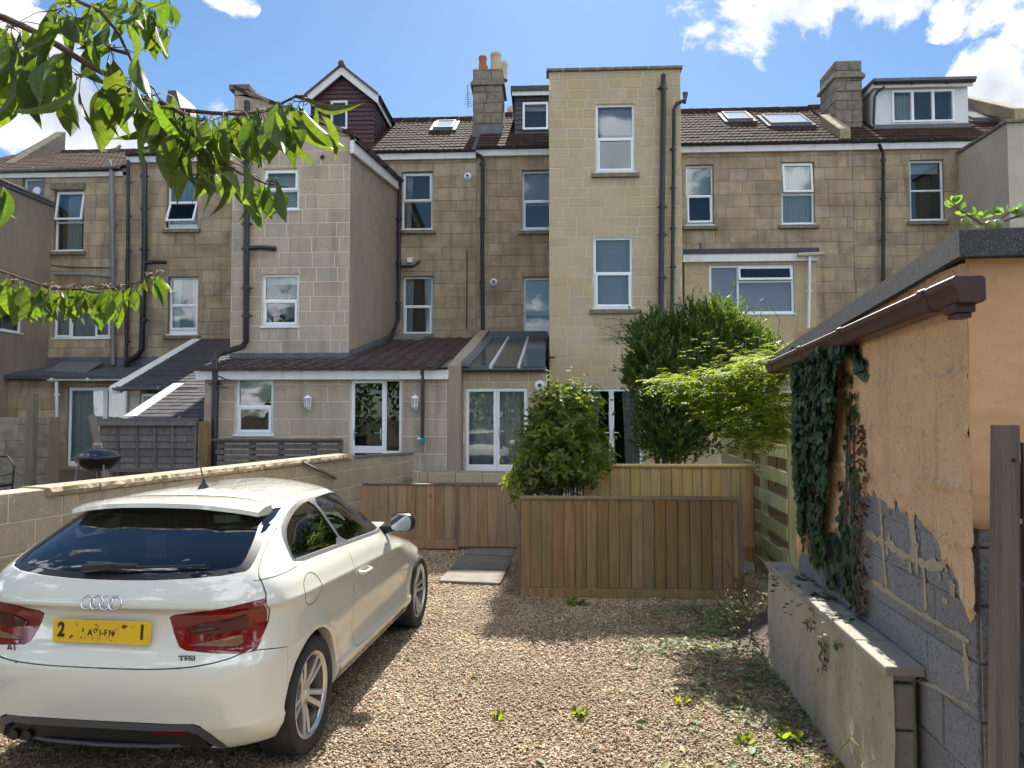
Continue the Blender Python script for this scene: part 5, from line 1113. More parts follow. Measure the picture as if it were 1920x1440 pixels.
    for i in range(K):
        for k in range(6): a_ = i * 6 + k; b_ = i * 6 + (k + 1) % 6; mb.f.append((a_, b_, b_ + 6, a_ + 6))
    mb.f += [tuple(range(6)), tuple(K * 6 + k for k in range(6))]
    pm('roof_spoiler', mb, paint, fix=True, angle=50)
    # roof ditch lines
    for s in (1, -1):
        ps, ns = [], []
        for i in range(30):
            u = .80 + 1.22 * i / 29; v = s * (.50 - .07 * max(0, (u - 1.2)) ** 1.6 + .0); h = bv.ray_cast(Vector((v, u, 3)), Vector((0, 0, -1))); ps.append(h[0]); ns.append(h[1] if h[1].z > 0 else -h[1])
        pm('roof_joint', ribbon(ps, .006, .0012, ns), blk)
    ps = [top(v, .785, .001) for v in [-.5 + 1. * i / 20 for i in range(21)]]; pm('roof_joint', ribbon(ps, .006, .0012, [Vector((0, 0, 1))] * 21), blk)
    # aerial
    b_ = top(0, .98); pm('aerial', MB().lathe([(.032, -.004), (.028, .006), (.012, .028), (.008, .05)], 14, Matrix.Translation(b_) @ Matrix.Diagonal((1, 1.4, 1, 1))).tube([b_ + Vector((0, 0, .04)), b_ + Vector((-.0, -.075, .21))], [.005, .003], 8), blk)
    # rear wiper
    w0, w1, w2 = rear(-.14, 1.075, .02), rear(.08, 1.085, .028), rear(.46, 1.098, .012)
    pm('rear_wiper', MB().tube([w0 + Vector((-.03, 0, 0)), w0, rear(0, 1.082, .03), w1, rear(.12, 1.09, .025)], [.016, .022, .017, .012, .008], 10).tube([rear(.07, 1.086, .014), rear(.25, 1.092, .014), w2], [.007, .006, .005], 8), blk)
    # diffuser, surround bar, fog lamp, pipes
    mb = MB(); Do = [(-.635, .225), (-.54, .355), (-.48, .380), (0, .384), (.48, .380), (.54, .355), (.635, .225)]; Di = [(-.585, .225), (-.51, .325), (-.46, .345), (0, .349), (.46, .345), (.51, .325), (.585, .225)]
    def curve(P_, n=8):
        out = []
        for i in range(len(P_) - 1):
            for k in range(n): t = k / n; out.append((P_[i][0] * (1 - t) + P_[i + 1][0] * t, P_[i][1] * (1 - t) + P_[i + 1][1] * t))
        return out + [P_[-1]]
    A_, B_ = curve(Do), curve(Di)
    for (v, w), (v2, w2_) in zip(A_, B_):
        p, q = rear(v, max(w, .2), -.002), rear(v2, max(w2_, .2), .004); mb.v += [(v, p.y, w), (v2, q.y, w2_), (v2, q.y + .08, w2_), (v, p.y + .08, w)]
    for i in range(len(A_) - 1):
        for k in range(4): a_ = i * 4 + k; b2 = i * 4 + (k + 1) % 4; mb.f.append((a_, b2, b2 + 4, a_ + 4))
    pm('bumper_surround', mb, grt, fix=True)
    pm('bumper_insert', MB().prism([(v * .88, max(w, .245)) for v, w in grow(DF, -.004)], lambda v, w, d: (v, d, w), .105, .15), blk, fix=True)
    pm('diffuser_lip', MB().tube([(-.52, .14, .248), (-.3, .095, .243), (0, .08, .241), (.3, .095, .243), (.52, .14, .248)], .011, 8), grt)
    pm('fog_reflector', MB().hexa([(.26, .085, .30), (.44, .105, .30), (.44, .15, .30), (.26, .15, .30), (.26, .085, .345), (.44, .105, .345), (.44, .15, .345), (.26, .15, .345)]), redl)
    pm('exhaust_pipe', MB().tube([(-.49, .085, .262), (-.49, .3, .262)], .026, 14), blk)
    pm('exhaust_pipe', MB().tube([(-.42, .085, .262), (-.42, .3, .262)], .026, 14), blk)
    # underside
    pm('floor_pan', MB().box((-.62, .20, .19), (.62, 3.55, .26)), blk)
    # door handle, fuel flap, mirror
    for s, dr_ in ((1, doors[0]), (-1, doors[1])):
        p0, p1 = side(1.40, .832, .028, s), side(1.57, .828, .028, s); pm('handle', MB().tube([side(1.395, .830, .002, s), p0 + Vector((0, .01, 0)), (p0 + p1) / 2 + Vector((.004 * s, 0, 0)), p1, side(1.58, .826, .002, s)], [.014, .013, .012, .013, .014], 10), paint, dr_)
        c_ = side(1.49, .83, .0015, s); mb = MB(); mb.v = [tuple(side(1.47 + .055 * math.cos(t), .835 + .034 * math.sin(t), .0012, s)) for t in [i * math.pi / 12 for i in range(24)]]; mb.f = [tuple(range(24))]; pm('handle_recess_shade', mb, mat('shaded recess paint', (.52, .51, .44), .35), dr_)  # flat disc in darker paint; the recess shade is in its colour
        base = side(2.33, .965, 0, s); cx_ = s * .935
        mb = MB(); Kp = [(0.0, .001), (.004, .6), (.02, .85), (.06, 1.0), (.10, .86), (.14, .45), (.152, .02)]; prof_ = rrect(.185, .135, .05, 4); nP = len(prof_)
        for (y, k) in Kp:
            for (x, z) in prof_: mb.v.append((cx_ + x * k * .5 * 2 * .5 + x * k * .5, 2.16 + y, 1.045 + z * k))
        for i in range(len(Kp) - 1):
            for k in range(nP): a_ = i * nP + k; b2 = i * nP + (k + 1) % nP; mb.f.append((a_, b2, b2 + nP, a_ + nP))
        mir = pm('door_mirror', mb, blk, fix=True, angle=60)
        pm('mirror_cap', MB().add([(x_, y_ + .004 if y_ < 2.2 else y_ + .003, z_ + (.003 if z_ > 1.045 else 0)) for x_, y_, z_ in [(cx_ + x * k * 1.02, 2.16 + y, 1.045 + z * k * 1.03) for (y, k) in Kp[3:] for (x, z) in prof_]], [(i * nP + k, i * nP + (k + 1) % nP, (i + 1) * nP + (k + 1) % nP, (i + 1) * nP + k) for i in range(len(Kp) - 4) for k in range(nP)]), paint, mir, fix=True)
        g2 = rrect(.16, .112, .042, 4); pm('mirror_glass', MB().add([(cx_ + x, 2.158, 1.045 + z) for x, z in g2], [tuple(range(len(g2)))]), mat('mirror glass', (.22, .25, .30), .02, metal=1), mir)
        pm('mirror_stalk', MB().tube([base + Vector((-.02 * s, 0, -.02)), base + Vector((.02 * s, -.05, .01)), Vector((cx_ - s * .02, 2.22, 1.0))], [.04, .036, .03], 10), blk)
    ps, ns = [], []
    for i in range(41):
        t = 2 * math.pi * i / 40; u, w = .62 + .115 * math.cos(t), .905 + .085 * math.sin(t) - .10 * 0; h = bv.ray_cast(Vector((2, u, w)), Vector((-1, 0, 0))); ps.append(h[0]); ns.append(h[1] if h[1].x > 0 else -h[1])
    pm('fuel_flap_joint', ribbon(ps, .004, .0012, ns), grt)
    # black strips laid in the shut lines as the shade of the gaps
    for s in (1, -1):
        q_ = [p for p in DR if p[1] < 1.02]; i0 = max(range(len(DR)), key=lambda i: DR[i][1]); seq = [DR[(i0 + k) % len(DR)] for k in range(len(DR))]; seq = [p for p in seq if p[1] < 1.03]; ps, ns = [], []
        for (a1, b1), (a2, b2) in zip(seq, seq[1:]):
            if math.hypot(a2 - a1, b2 - b1) > .9: continue
            for k in range(6):
                u, w = a1 + (a2 - a1) * k / 6, b1 + (b2 - b1) * k / 6; h = bv.ray_cast(Vector((2 * s, u, w)), Vector((-s, 0, 0)))
                if h[0] is None: continue
                nn = h[1] if h[1].x * s > 0 else -h[1]; ps.append(h[0] - nn * .0016); ns.append(nn)
        pm('door_gap_shade', ribbon(ps, .0085, .0012, ns), blk)
    ps, ns = [], []
    for (a1, b1), (a2, b2) in zip(TG, TG[1:]):
        if max(b1, b2) > 1.06 or math.hypot(a2 - a1, b2 - b1) > .5: continue
        for k in range(5):
            v, w = a1 + (a2 - a1) * k / 5, b1 + (b2 - b1) * k / 5; h = bv.ray_cast(Vector((v, -1, w)), Vector((0, 1, 0)))
            if h[0] is None: continue
            nn = h[1] if h[1].y < 0 else -h[1]; ps.append((v, h[0] - nn * .0016, nn))
    for nm, sel in (('tailgate_gap_shade', lambda v: v < 0), ('tailgate_gap_shade', lambda v: v >= 0)):
        g_ = [(p, n_) for v, p, n_ in ps if sel(v)]
        if len(g_) > 2:
            g_.sort(key=lambda t: math.atan2(t[0].z - .95, abs(t[0].x))); pm(nm, ribbon([p for p, _ in g_], .008, .0012, [n_ for _, n_ in g_]), blk)
    # c-pillar joint and sill joint
    ps = [side(u, w, .0) for u, w in [(.22 + .33 * i / 12, 1.03 + .012 * i / 12 + .02 * 0) for i in range(13)]]; pm('pillar_joint', ribbon(ps, .004, .0012, [Vector((1, 0, .3)).normalized()] * 13), grt)
    # wheels
    def wheel(cx, s, turn):
        M0 = CM @ Matrix.Translation((s * .745, cx, .31)) @ Matrix.Rotation(R(90) * s, 4, 'Y') # local z points outwards
        t = MB().lathe([(.222, .075), (.235, .098), (.262, .108), (.288, .106), (.303, .094), (.310, .07), (.311, 0), (.310, -.07), (.303, -.094), (.288, -.106), (.262, -.108), (.235, -.1), (.222, -.075)], 72)
        W = put('wheel', (lambda m: m)(t.mesh('tyre', rub, smooth=True, angle=40)), car, M0)
        tb = MB()
        for k in range(60):
            a0 = 2 * math.pi * k / 60
            for (z0, z1, sk) in ((.040, .096, .03), (-.096, -.040, -.03)):
                P = lambda r, aa, z: (r * math.cos(aa), r * math.sin(aa), z); w_ = .038
                r0 = .3135; r1 = .3135 if abs(z0) < .05 else .308; ra, rb = (r0, .306) if z0 > 0 else (.306, r0)
                tb.hexa([P(ra - .012, a0, z0), P(ra - .012, a0 + w_ * 2, z0), P(rb - .012, a0 + w_ * 2 + sk, z1), P(rb - .012, a0 + sk, z1), P(ra, a0, z0), P(ra, a0 + w_ * 2, z0), P(rb, a0 + w_ * 2 + sk, z1), P(rb, a0 + sk, z1)])
        for z in (-.03, -.008, .014): tb.lathe([(.305, z), (.3135, z + .001), (.3135, z + .016), (.305, z + .017)], 72)
        put('tread_blocks', tb.mesh('tread', rub), W, M0, kind='stuff')
        rim = put('rim', MB().lathe([(.229, .093), (.232, .085), (.222, .072), (.216, .05), (.205, -.02), (.205, -.09), (.001, -.09)], 60).mesh('rim', alloy_d, True, 40), W, M0)
        lip = put('rim_lip', MB().lathe([(.232, .084), (.233, .094), (.226, .098), (.214, .092), (.206, .080), (.212, .070)], 72).mesh('lip', alloy, True, 50), W, M0)
        sp = MB()
        for k in range(5):
            for q in (-1, 1):
                a0 = 2 * math.pi * k / 5 + turn; c, s_ = math.cos(a0), math.sin(a0)
                def P(r, t_, z): return (r * c - t_ * s_, r * s_ + t_ * c, z)
                secs = [(.045, q * .014, .014, .055), (.10, q * .022, .0155, .070), (.16, q * .029, .0155, .079), (.216, q * .037, .0165, .086)]; b0 = len(sp.v)
                for r, tm, hw_, z in secs: sp.v += [P(r, tm - hw_, z - .045), P(r, tm - hw_, z - .006), P(r, tm - hw_ * .5, z), P(r, tm + hw_ * .5, z), P(r, tm + hw_, z - .006), P(r, tm + hw_, z - .045)]
                for i in range(3):
                    for j in range(6): a_ = b0 + i * 6 + j; b2 = b0 + i * 6 + (j + 1) % 6; sp.f.append((a_, b2, b2 + 6, a_ + 6))
        me = fixn(sp.mesh('spokes', alloy)); me.shade_smooth(); me.set_sharp_from_angle(angle=R(30)); put('spokes', me, W, M0)
        put('hub', MB().lathe([(.068, .03), (.064, .056), (.036, .062), (.030, .064), (.028, .068), (.001, .070)], 30).mesh('hub', alloy, True, 30), W, M0)
        put('brake_disc', MB().lathe([(.13, -.03), (.13, -.01), (.001, -.01)], 30).mesh('disc', alloy_d, True, 30), W, M0)
    wheel(.669, 1, 1.1); wheel(3.138, 1, .35); wheel(.669, -1, 0); wheel(3.138, -1, 0)
    pm('wheel_liner', MB().box((-.55, .30, .2), (.55, 1.04, .70)).box((-.55, 2.78, .2), (.55, 3.5, .66)), blk)
    # cabin
    def cush(x0, x1, y0, y1, z0, z1, nm, lean=0):
        mb = MB().hexa([(x0, y0, z0), (x1, y0, z0), (x1, y1, z0), (x0, y1, z0), (x0 + .02, y0 - lean, z1), (x1 - .02, y0 - lean, z1), (x1 - .02, y1 - lean, z1), (x0 + .02, y1 - lean, z1)])
        me = mb.mesh(nm, seat); o = put(nm, me, car, CM); b2 = o.modifiers.new('b', 'BEVEL'); b2.width = .035; b2.segments = 4; me.shade_smooth(); return o
    cush(-.58, .58, .78, .90, .55, 1.02, 'rear_seat_back', .08)
    for x in (-.34, .34): cush(x - .12, x + .12, .70, .79, 1.03, 1.16, 'headrest', .01); cush(x - .24, x + .24, 1.55, 1.66, .6, 1.08, 'front_seat_back', .1); cush(x - .13, x + .13, 1.44, 1.54, 1.09, 1.27, 'headrest', .02)
    pm('dashboard', MB().hexa([(-.70, 2.25, .80), (.70, 2.25, .80), (.66, 2.72, .80), (-.66, 2.72, .80), (-.70, 2.30, .96), (.70, 2.30, .96), (.64, 2.72, .97), (-.64, 2.72, .97)]), dash)
    pm('parcel_shelf', MB().box((-.60, .30, .96), (.60, .70, .98)), seat)
    st = Matrix.Translation((.36, 2.12, .93)) @ Matrix.Rotation(R(68), 4, 'X'); mb = MB().tube([st @ Vector((.17 * math.cos(t), .17 * math.sin(t), 0)) for t in [i * math.pi / 16 for i in range(33)]], .014, 8); mb.tube([st @ Vector((-.15, 0, 0)), st @ Vector((.15, 0, 0))], .02, 8)
    pm('steering_wheel', mb, blk)
    for o in tmp: bpy.data.objects.remove(o, do_unlink=True)
    return car
make_car()
# ================================================================ gravel, fences, walls
def pebble_mesh(seed, m):
    bm = bmesh.new(); bmesh.ops.create_icosphere(bm, subdivisions=1, radius=1); rr = random.Random(seed)
    for v in bm.verts: v.co *= rr.uniform(.78, 1.12)
    me = bpy.data.meshes.new('pebble'); bm.to_mesh(me); bm.free(); me.materials.append(m); me.shade_smooth(); return me
def scatter_gn(name, pts, scales, meshes, rot=True, kind='stuff'):
    """stand-alone instancing of small loose things on a cloud of points"""
    cl = bpy.data.collections.new(name + ' kinds')
    for me in meshes: cl.objects.link(bpy.data.objects.new(me.name, me))
    me = bpy.data.meshes.new(name); me.vertices.add(len(pts)); me.vertices.foreach_set('co', np.asarray(pts, 'f').ravel())
    at = me.attributes.new('sc', 'FLOAT_VECTOR', 'POINT'); at.data.foreach_set('vector', np.asarray(scales, 'f').ravel())
    at = me.attributes.new('rt', 'FLOAT_VECTOR', 'POINT'); r = rng.uniform(0, 6.283, (len(pts), 3)); r[:, :2] = rng.normal(0, .35, (len(pts), 2)) if rot else 0; at.data.foreach_set('vector', r.astype('f').ravel())
    me.update(); o = put(name, me, kind=kind)
    g = bpy.data.node_groups.new(name, 'GeometryNodeTree'); g.interface.new_socket('Geometry', in_out='INPUT', socket_type='NodeSocketGeometry'); g.interface.new_socket('Geometry', in_out='OUTPUT', socket_type='NodeSocketGeometry')
    N = g.nodes; L = g.links; gi = N.new('NodeGroupInput'); go = N.new('NodeGroupOutput'); ip = N.new('GeometryNodeInstanceOnPoints'); ci = N.new('GeometryNodeCollectionInfo'); ci.inputs[0].default_value = cl; ci.inputs['Separate Children'].default_value = True; ci.inputs['Reset Children'].default_value = True
    a1 = N.new('GeometryNodeInputNamedAttribute'); a1.data_type = 'FLOAT_VECTOR'; a1.inputs[0].default_value = 'sc'; a2 = N.new('GeometryNodeInputNamedAttribute'); a2.data_type = 'FLOAT_VECTOR'; a2.inputs[0].default_value = 'rt'
    e2 = N.new('FunctionNodeEulerToRotation'); L.new(a2.outputs[0], e2.inputs[0])
    L.new(gi.outputs[0], ip.inputs['Points']); L.new(ci.outputs[0], ip.inputs['Instance']); ip.inputs['Pick Instance'].default_value = True; L.new(e2.outputs[0], ip.inputs['Rotation']); L.new(a1.outputs[0], ip.inputs['Scale']); L.new(ip.outputs[0], go.inputs[0])
    md = o.modifiers.new('scatter', 'NODES'); md.node_group = g; return o
# stone colours: one material, colour picked per pebble
def pebble_mat():
    m = bpy.data.materials.new('gravel pebble'); m.use_nodes = True; nt = m.node_tree; N = nt.nodes; L = nt.links; b = N['Principled BSDF']; b.inputs['Roughness'].default_value = .75
    oi = N.new('ShaderNodeObjectInfo'); cr = N.new('ShaderNodeValToRGB'); cr.color_ramp.interpolation = 'LINEAR'; L.new(oi.outputs['Random'], cr.inputs[0])
    cols = [(.38, .265, .145), (.48, .345, .19), (.25, .155, .08), (.56, .44, .28), (.38, .22, .105), (.14, .10, .07), (.46, .35, .215), (.32, .20, .105), (.64, .54, .40), (.21, .16, .115), (.42, .295, .16)]
    e = cr.color_ramp.elements; e[0].color = (*cols[0], 1); e[1].position = 1; e[1].color = (*cols[-1], 1)
    for i, c in enumerate(cols[1:-1]): q = e.new((i + 1) / (len(cols) - 1)); q.color = (*c, 1)
    ge = N.new('ShaderNodeNewGeometry'); nz = N.new('ShaderNodeTexNoise'); nz.inputs['Scale'].default_value = 120; L.new(ge.outputs['Position'], nz.inputs['Vector'])
    mr = N.new('ShaderNodeMapRange'); L.new(nz.outputs[0], mr.inputs[0]); mr.inputs[1].default_value = .35; mr.inputs[2].default_value = .7; mr.inputs[3].default_value = .8; mr.inputs[4].default_value = 1.15
    n2 = N.new('ShaderNodeTexNoise'); n2.inputs['Scale'].default_value = 1.1; n2.inputs['Detail'].default_value = 4; L.new(ge.outputs['Position'], n2.inputs['Vector']); m2 = N.new('ShaderNodeMapRange'); L.new(n2.outputs[0], m2.inputs[0]); m2.inputs[1].default_value = .35; m2.inputs[2].default_value = .65; m2.inputs[3].default_value = .72; m2.inputs[4].default_value = 1.1
    ml = N.new('ShaderNodeMath'); ml.operation = 'MULTIPLY'; L.new(mr.outputs[0], ml.inputs[0]); L.new(m2.outputs[0], ml.inputs[1])
    mx = N.new('ShaderNodeVectorMath'); mx.operation = 'SCALE'; L.new(cr.outputs[0], mx.inputs[0]); L.new(ml.outputs[0], mx.inputs['Scale']); L.new(mx.outputs[0], b.inputs['Base Color']); return m
pm_ = pebble_mat(); pebs = [pebble_mesh(i, pm_) for i in range(5)]
def in_view_gravel():
    out = []; sc = []
    for (y0, y1, dens, s0) in ((2.3, 4.0, 9500, .86), (4.0, 6.0, 7400, .95), (6.0, 8.2, 5000, 1.12), (8.2, 10.7, 3000, 1.35)):
        x0, x1 = -3.9, 2.9; n = int((x1 - x0) * (y1 - y0) * dens); p = np.column_stack([rng.uniform(x0, x1, n), rng.uniform(y0, y1, n)])
        th = -p[:, 0] * 0; ok = (p[:, 0] < 1.95 + (p[:, 1] - 3) * .072) & (p[:, 0] > -.78 * p[:, 1] - .5) & (p[:, 0] < .66 * p[:, 1] + .3); p = p[ok]; n = len(p)
        z = np.array([gz(a, b) for a, b in p]) - .012 + rng.uniform(.0, .010, n); out.append(np.column_stack([p, z])); r = rng.lognormal(math.log(.0068), .30, n).clip(.0035, .014) * s0
        sc.append(np.column_stack([r * rng.uniform(.9, 1.45, n), r * rng.uniform(.8, 1.1, n), r * rng.uniform(.55, .8, n)]))
    return np.concatenate(out), np.concatenate(sc)
gp, gs = in_view_gravel(); scatter_gn('gravel', gp, gs, pebs)

def board_fence(parent, A, B, zb, zt, bw, m, overlap=.012, th=.018, cap=None, plinth=0, seed=1, name='board', capm=None):
    """vertical feather-edge boards from A to B (world xy); each board its own part"""
    A, B = Vector((*A, 0)), Vector((*B, 0)); d = (B - A); L_ = d.length; d.normalize(); nrm = Vector((d.y, -d.x, 0)); fr = Frame(A, d, nrm); rr = random.Random(seed); u = 0
    ztf = zt if callable(zt) else (lambda u: zt); zbf = zb if callable(zb) else (lambda u: zb)
    while u < L_ - .01:
        w = min(bw * rr.uniform(.9, 1.12), L_ - u); a, b = u + .0015, u + w - .0015; n0 = .012 + rr.uniform(0, .004); t = rr.uniform(-.004, .004)
        z0, z1 = zbf(u) + plinth + .003, ztf(u) + t
        mk(name, MB().hexa([fr.p(a, z0, n0 + th * .9), fr.p(b, z0, n0 + th * .35), fr.p(b, z0, 0), fr.p(a, z0, 0), fr.p(a, z1, n0 + th * .9 + rr.uniform(-.004, .004)), fr.p(b, z1, n0 + th * .35), fr.p(b, z1, 0), fr.p(a, z1, 0)]), m, parent, bevel=.0015)
        u += w
    if plinth: mk('gravel_board', MB().fbox(fr, 0, L_, min(zbf(0), zbf(L_)) - .03, zbf(0) + plinth, -.01, .03), m, parent, bevel=.003)
    if cap:
        w_, h_ = cap
        mk('capping', MB().hexa([fr.p(-.01, ztf(0), w_ / 2 + .015), fr.p(L_ + .01, ztf(L_), w_ / 2 + .015), fr.p(L_ + .01, ztf(L_), -w_ / 2 + .005), fr.p(-.01, ztf(0), -w_ / 2 + .005), fr.p(-.01, ztf(0) + h_ * .6, w_ / 2 + .015), fr.p(L_ + .01, ztf(L_) + h_ * .6, w_ / 2 + .015), fr.p(L_ + .01, ztf(L_) + h_, -w_ / 2 + .005), fr.p(-.01, ztf(0) + h_, -w_ / 2 + .005)]), capm or m, parent, bevel=.003)
    return fr, L_
def xy(px, py, Y): p = PY(px, py, Y); return (p.x, p.y)
# planter fence (front)
Yp = 7.75
a_, b_ = xy(976, 1100, Yp), xy(1384, 1108, Yp + .02); zt_p = PY(1180, 933, Yp).z; zbp = .0
f1 = thing('board_fence', 'dark weathered closeboard fence with capping in front of the planter, the nearest fence', 'fence', (a_[0], Yp, 0))
board_fence(f1, a_, b_, zbp, zt_p - .02, .112, wood_warm, cap=(.05, .035), plinth=.085, seed=3)
mk('post', MB().box((a_[0] - .03, Yp - .01, 0), (a_[0] - .002, Yp + .08, zt_p - .03)).box((b_[0] + .002, Yp, 0), (b_[0] + .05, Yp + .08, zt_p - .04)), wood_post, f1)
mk('side_boards', MB().box((a_[0] + .0, Yp + .03, 0), (a_[0] + .03, Yp + 1.5, zt_p - .05)), wood_warm, f1)
# rear lighter fence
Yr = 9.0
a_, b_ = xy(1091, 1000, Yr), xy(1414, 1000, Yr + .05); zt_r = PY(1250, 873, Yr).z
f2 = thing('board_fence', 'pale newer closeboard fence rising behind the planter fence', 'fence', (a_[0], Yr, 0))
board_fence(f2, a_, b_, .12, zt_r - .02, .118, wood_new, cap=(.05, .04), plinth=0, seed=4)
mk('rail', MB().box((a_[0], Yr + .01, .30), (b_[0], Yr + .05, .37)), wood_new, f2); mk('post', MB().box((b_[0] + .002, Yr - .03, 0), (b_[0] + .07, Yr + .06, zt_r + .01)), wood_warm, f2)
# low fence at the left of the path
Ys = 10.3
f3 = thing('board_fence', 'low reddish closeboard fence in two panels beside the car, behind the stone path', 'fence', (-2, Ys, 0))
zts = PY(760, 906, Ys).z; zbs = 0.05
for (p0, p1, s, dz, m_) in ((600, 856, 5, 0, wood_red), (861, 973, 6, -.005, wood_red)):
    A, B = xy(p0, 960, Ys), xy(p1, 960, Ys); board_fence(f3, A, B, zbs - (.0 if s == 5 else .0), zts - .02 + dz, .135, m_, cap=(.05, .02), plinth=.10 if s == 5 else 0, seed=s, capm=wood_grey)
A = xy(856, 960, Ys); mk('post', MB().box((A[0] + .001, Ys - .035, 0), (A[0] + .036, Ys + .06, zts - .03)), wood_post, f3)
# planter soil
mk('planter_soil', MB().box((xy(980, 1000, Yp)[0], Yp + .05, 0), (xy(1380, 1000, Yp)[0], Yr - .01, .55)), dirtm, kind='structure')
# path slabs
def slab(px):
    P = [PZ(x, y, .03) for x, y in px]; mb = MB(); mb.hexa([P[0] - Vector((0, 0, .06)), P[1] - Vector((0, 0, .06)), P[2] - Vector((0, 0, .06)), P[3] - Vector((0, 0, .06)), P[0], P[1], P[2], P[3]]); return mb
path = thing('stone_path', 'grey stone slab path leading to the low fence between car and planter', 'path', (-.8, 9, 0))
for q in ([(822, 1088), (938, 1093), (950, 1070), (843, 1066)], [(845, 1064), (951, 1068), (960, 1044), (868, 1040)], [(870, 1038), (961, 1042), (968, 1026), (884, 1025)]):
    mk('slab', slab(q), mat('shaded stone flag', (.17, .145, .12), .9, layers=(('noise', 6, .4, .7, (.10, .085, .07), .8, NL), ('noise', 40, .55, .7, (.25, .22, .18), .5, D)), bump=(40, .5, .006)), path, bevel=.008)  # slab colour darkened for the shade lying over the path
# low stone wall behind low fence
FW2 = FY(11.6); lw = thing('low_wall', 'low buff block wall behind the reddish fence, below the french doors', 'wall', (-1, 11.6, 0))
masonry(lw, FW2, PY(786, 895, 11.6).x, PY(985, 895, 11.6).x, 0, PY(860, 886, 11.6).z, [], .2, (.42, .45), stone_new, mortar_d, gap=.01, seed=71)

# boundary wall left of the car
cw = Matrix.Rotation(YAW, 4, 'Z')
def camxy(x, y): v = cw @ Vector((x, y, 0)); return Vector((v.x, v.y, 0))
bw0, bw1 = camxy(-3.95, 3.3), camxy(-1.62, 12.2); dW = (bw1 - bw0); LW = dW.length; dW.normalize(); nW = Vector((dW.y, -dW.x, 0)); FB = Frame(bw0, dW, nW)
bwall = thing('garden_wall', 'long buff block boundary wall left of the car with rock faced coping', 'wall', bw0)
us_, zz_ = FB.px(118, 913); zc0 = FB.px(40, 922)[1]; u1_, z1_ = FB.px(657, 852); u2_, z2_ = FB.px(823, 842)
conc = mat('buff concrete block', (.37, .295, .20), .92, vary=.07, layers=(('noise', 3, .42, .68, (.27, .215, .15), .7, NL), ('noise', 14, .5, .7, (.20, .165, .12), .45, D), ('noise', 45, .63, .67, (.62, .56, .44), .8, D)), bump=(35, .4, .006))
topw = lambda u: zc0 - (0 if u < us_ else .0) if u < us_ else (zz_ + .0 + (z1_ - zz_) * (u - us_) / (u1_ - us_) - .055 if u < u1_ else z1_ - .055 + (z2_ - z1_) * (u - u1_) / (u2_ - u1_))
masonry(bwall, FB, 0, us_, .0, zc0, [], .225, (.44, .452), conc, mortar_l, gap=.008, proud=.006, seed=72, thick=.2, chf=.02)
masonry(bwall, FB, us_ + .002, LW, .0, max(topw(us_ + .01), topw(LW)), [], .225, (.44, .452), conc, mortar_l, gap=.008, proud=.006, seed=73, thick=.2, chf=.02, top=topw)
u = us_ - .16; rr = random.Random(5)
while u < u1_ - .05:
    l = rr.uniform(.38, .52); e = min(u + l, u1_); za, zb2 = topw(max(u, us_ + .01)) + .002, topw(e) + .002; mb = MB(); K = 8; vs = []
    for i in range(K + 1):
        uu = u + .004 + (e - u - .008) * i / K; z_ = za + (zb2 - za) * i / K; j = lambda: rr.uniform(-.012, .012)
        vs += [FB.p(uu, z_, .045 + j()), FB.p(uu, z_ + .03 + j() * .3, .055 + j()), FB.p(uu, z_ + .062, .04 + j() * .7), FB.p(uu, z_ + .066 + j() * .2, -.10), FB.p(uu, z_ + .06, -.24), FB.p(uu, z_, -.24)]
    mb.add(vs, [(i * 6 + k, i * 6 + (k + 1) % 6, i * 6 + 6 + (k + 1) % 6, i * 6 + 6 + k) for i in range(K) for k in range(6)] + [tuple(range(6)), tuple(K * 6 + k for k in range(6))]); mk('coping_stone', mb, stone_cap, bwall, fix=True); u += l
mk('timber_rail', MB().hexa([FB.p(u1_, topw(u1_ + .01), .02), FB.p(LW, topw(LW), .02), FB.p(LW, topw(LW), -.12), FB.p(u1_, topw(u1_ + .01), -.12), FB.p(u1_, topw(u1_ + .01) + .03, .02), FB.p(LW, topw(LW) + .03, .02), FB.p(LW, topw(LW) + .03, -.12), FB.p(u1_, topw(u1_ + .01) + .03, -.12)]), wood_grey, bwall)
p0, p1 = PP(568, 867, FB.O + nW * .05, nW), PP(630, 897, FB.O + nW * .05, nW); mk('plank_offcut', MB().tube([p0, p1], .022, 4), wood_grey, bwall)

# neighbour's things beyond the wall
Yf = 13.0
pf = thing('lap_fence_panel', 'weathered dark lap fence panel with battens leaning behind the barbecue', 'fence', (PY(280, 880, Yf).x, Yf, GZ))
x0, x1 = PY(188, 800, Yf).x, PY(372, 800, Yf).x; zT = PY(280, 787, Yf).z; Fp = FY(Yf); n = 10; hh = (zT - GZ) / n; rr = random.Random(9)
for i in range(n): z = GZ + i * hh; mk('lap_board', MB().hexa([Fp.p(x0, z + rr.uniform(-.01, .01), .03), Fp.p(x1, z + rr.uniform(-.01, .01), .03), Fp.p(x1, z, .0), Fp.p(x0, z, .0), Fp.p(x0, z + hh + .02, .008), Fp.p(x1, z + hh + .02, .008), Fp.p(x1, z + hh + .02, -.005), Fp.p(x0, z + hh + .02, -.005)]), wood_grey, pf)
for k, t in enumerate((.0, .21, .40, .58, .75, .97)): x = x0 + (x1 - x0) * t; mk('batten', MB().hexa([(x, Yf - .055, GZ), (x + .045, Yf - .055, GZ), (x + .045, Yf - .03, GZ), (x, Yf - .03, GZ), (x - .10 * (1 - t), Yf - .055, zT), (x - .10 * (1 - t) + .045, Yf - .055, zT), (x - .1 * (1 - t) + .045, Yf - .03, zT), (x - .1 * (1 - t), Yf - .03, zT)]), wood_grey, pf)
for z in (zT - .10, GZ + .35): mk('rail', MB().box((x0, Yf - .085, z), (x1, Yf - .056, z + .07)), wood_grey, pf)
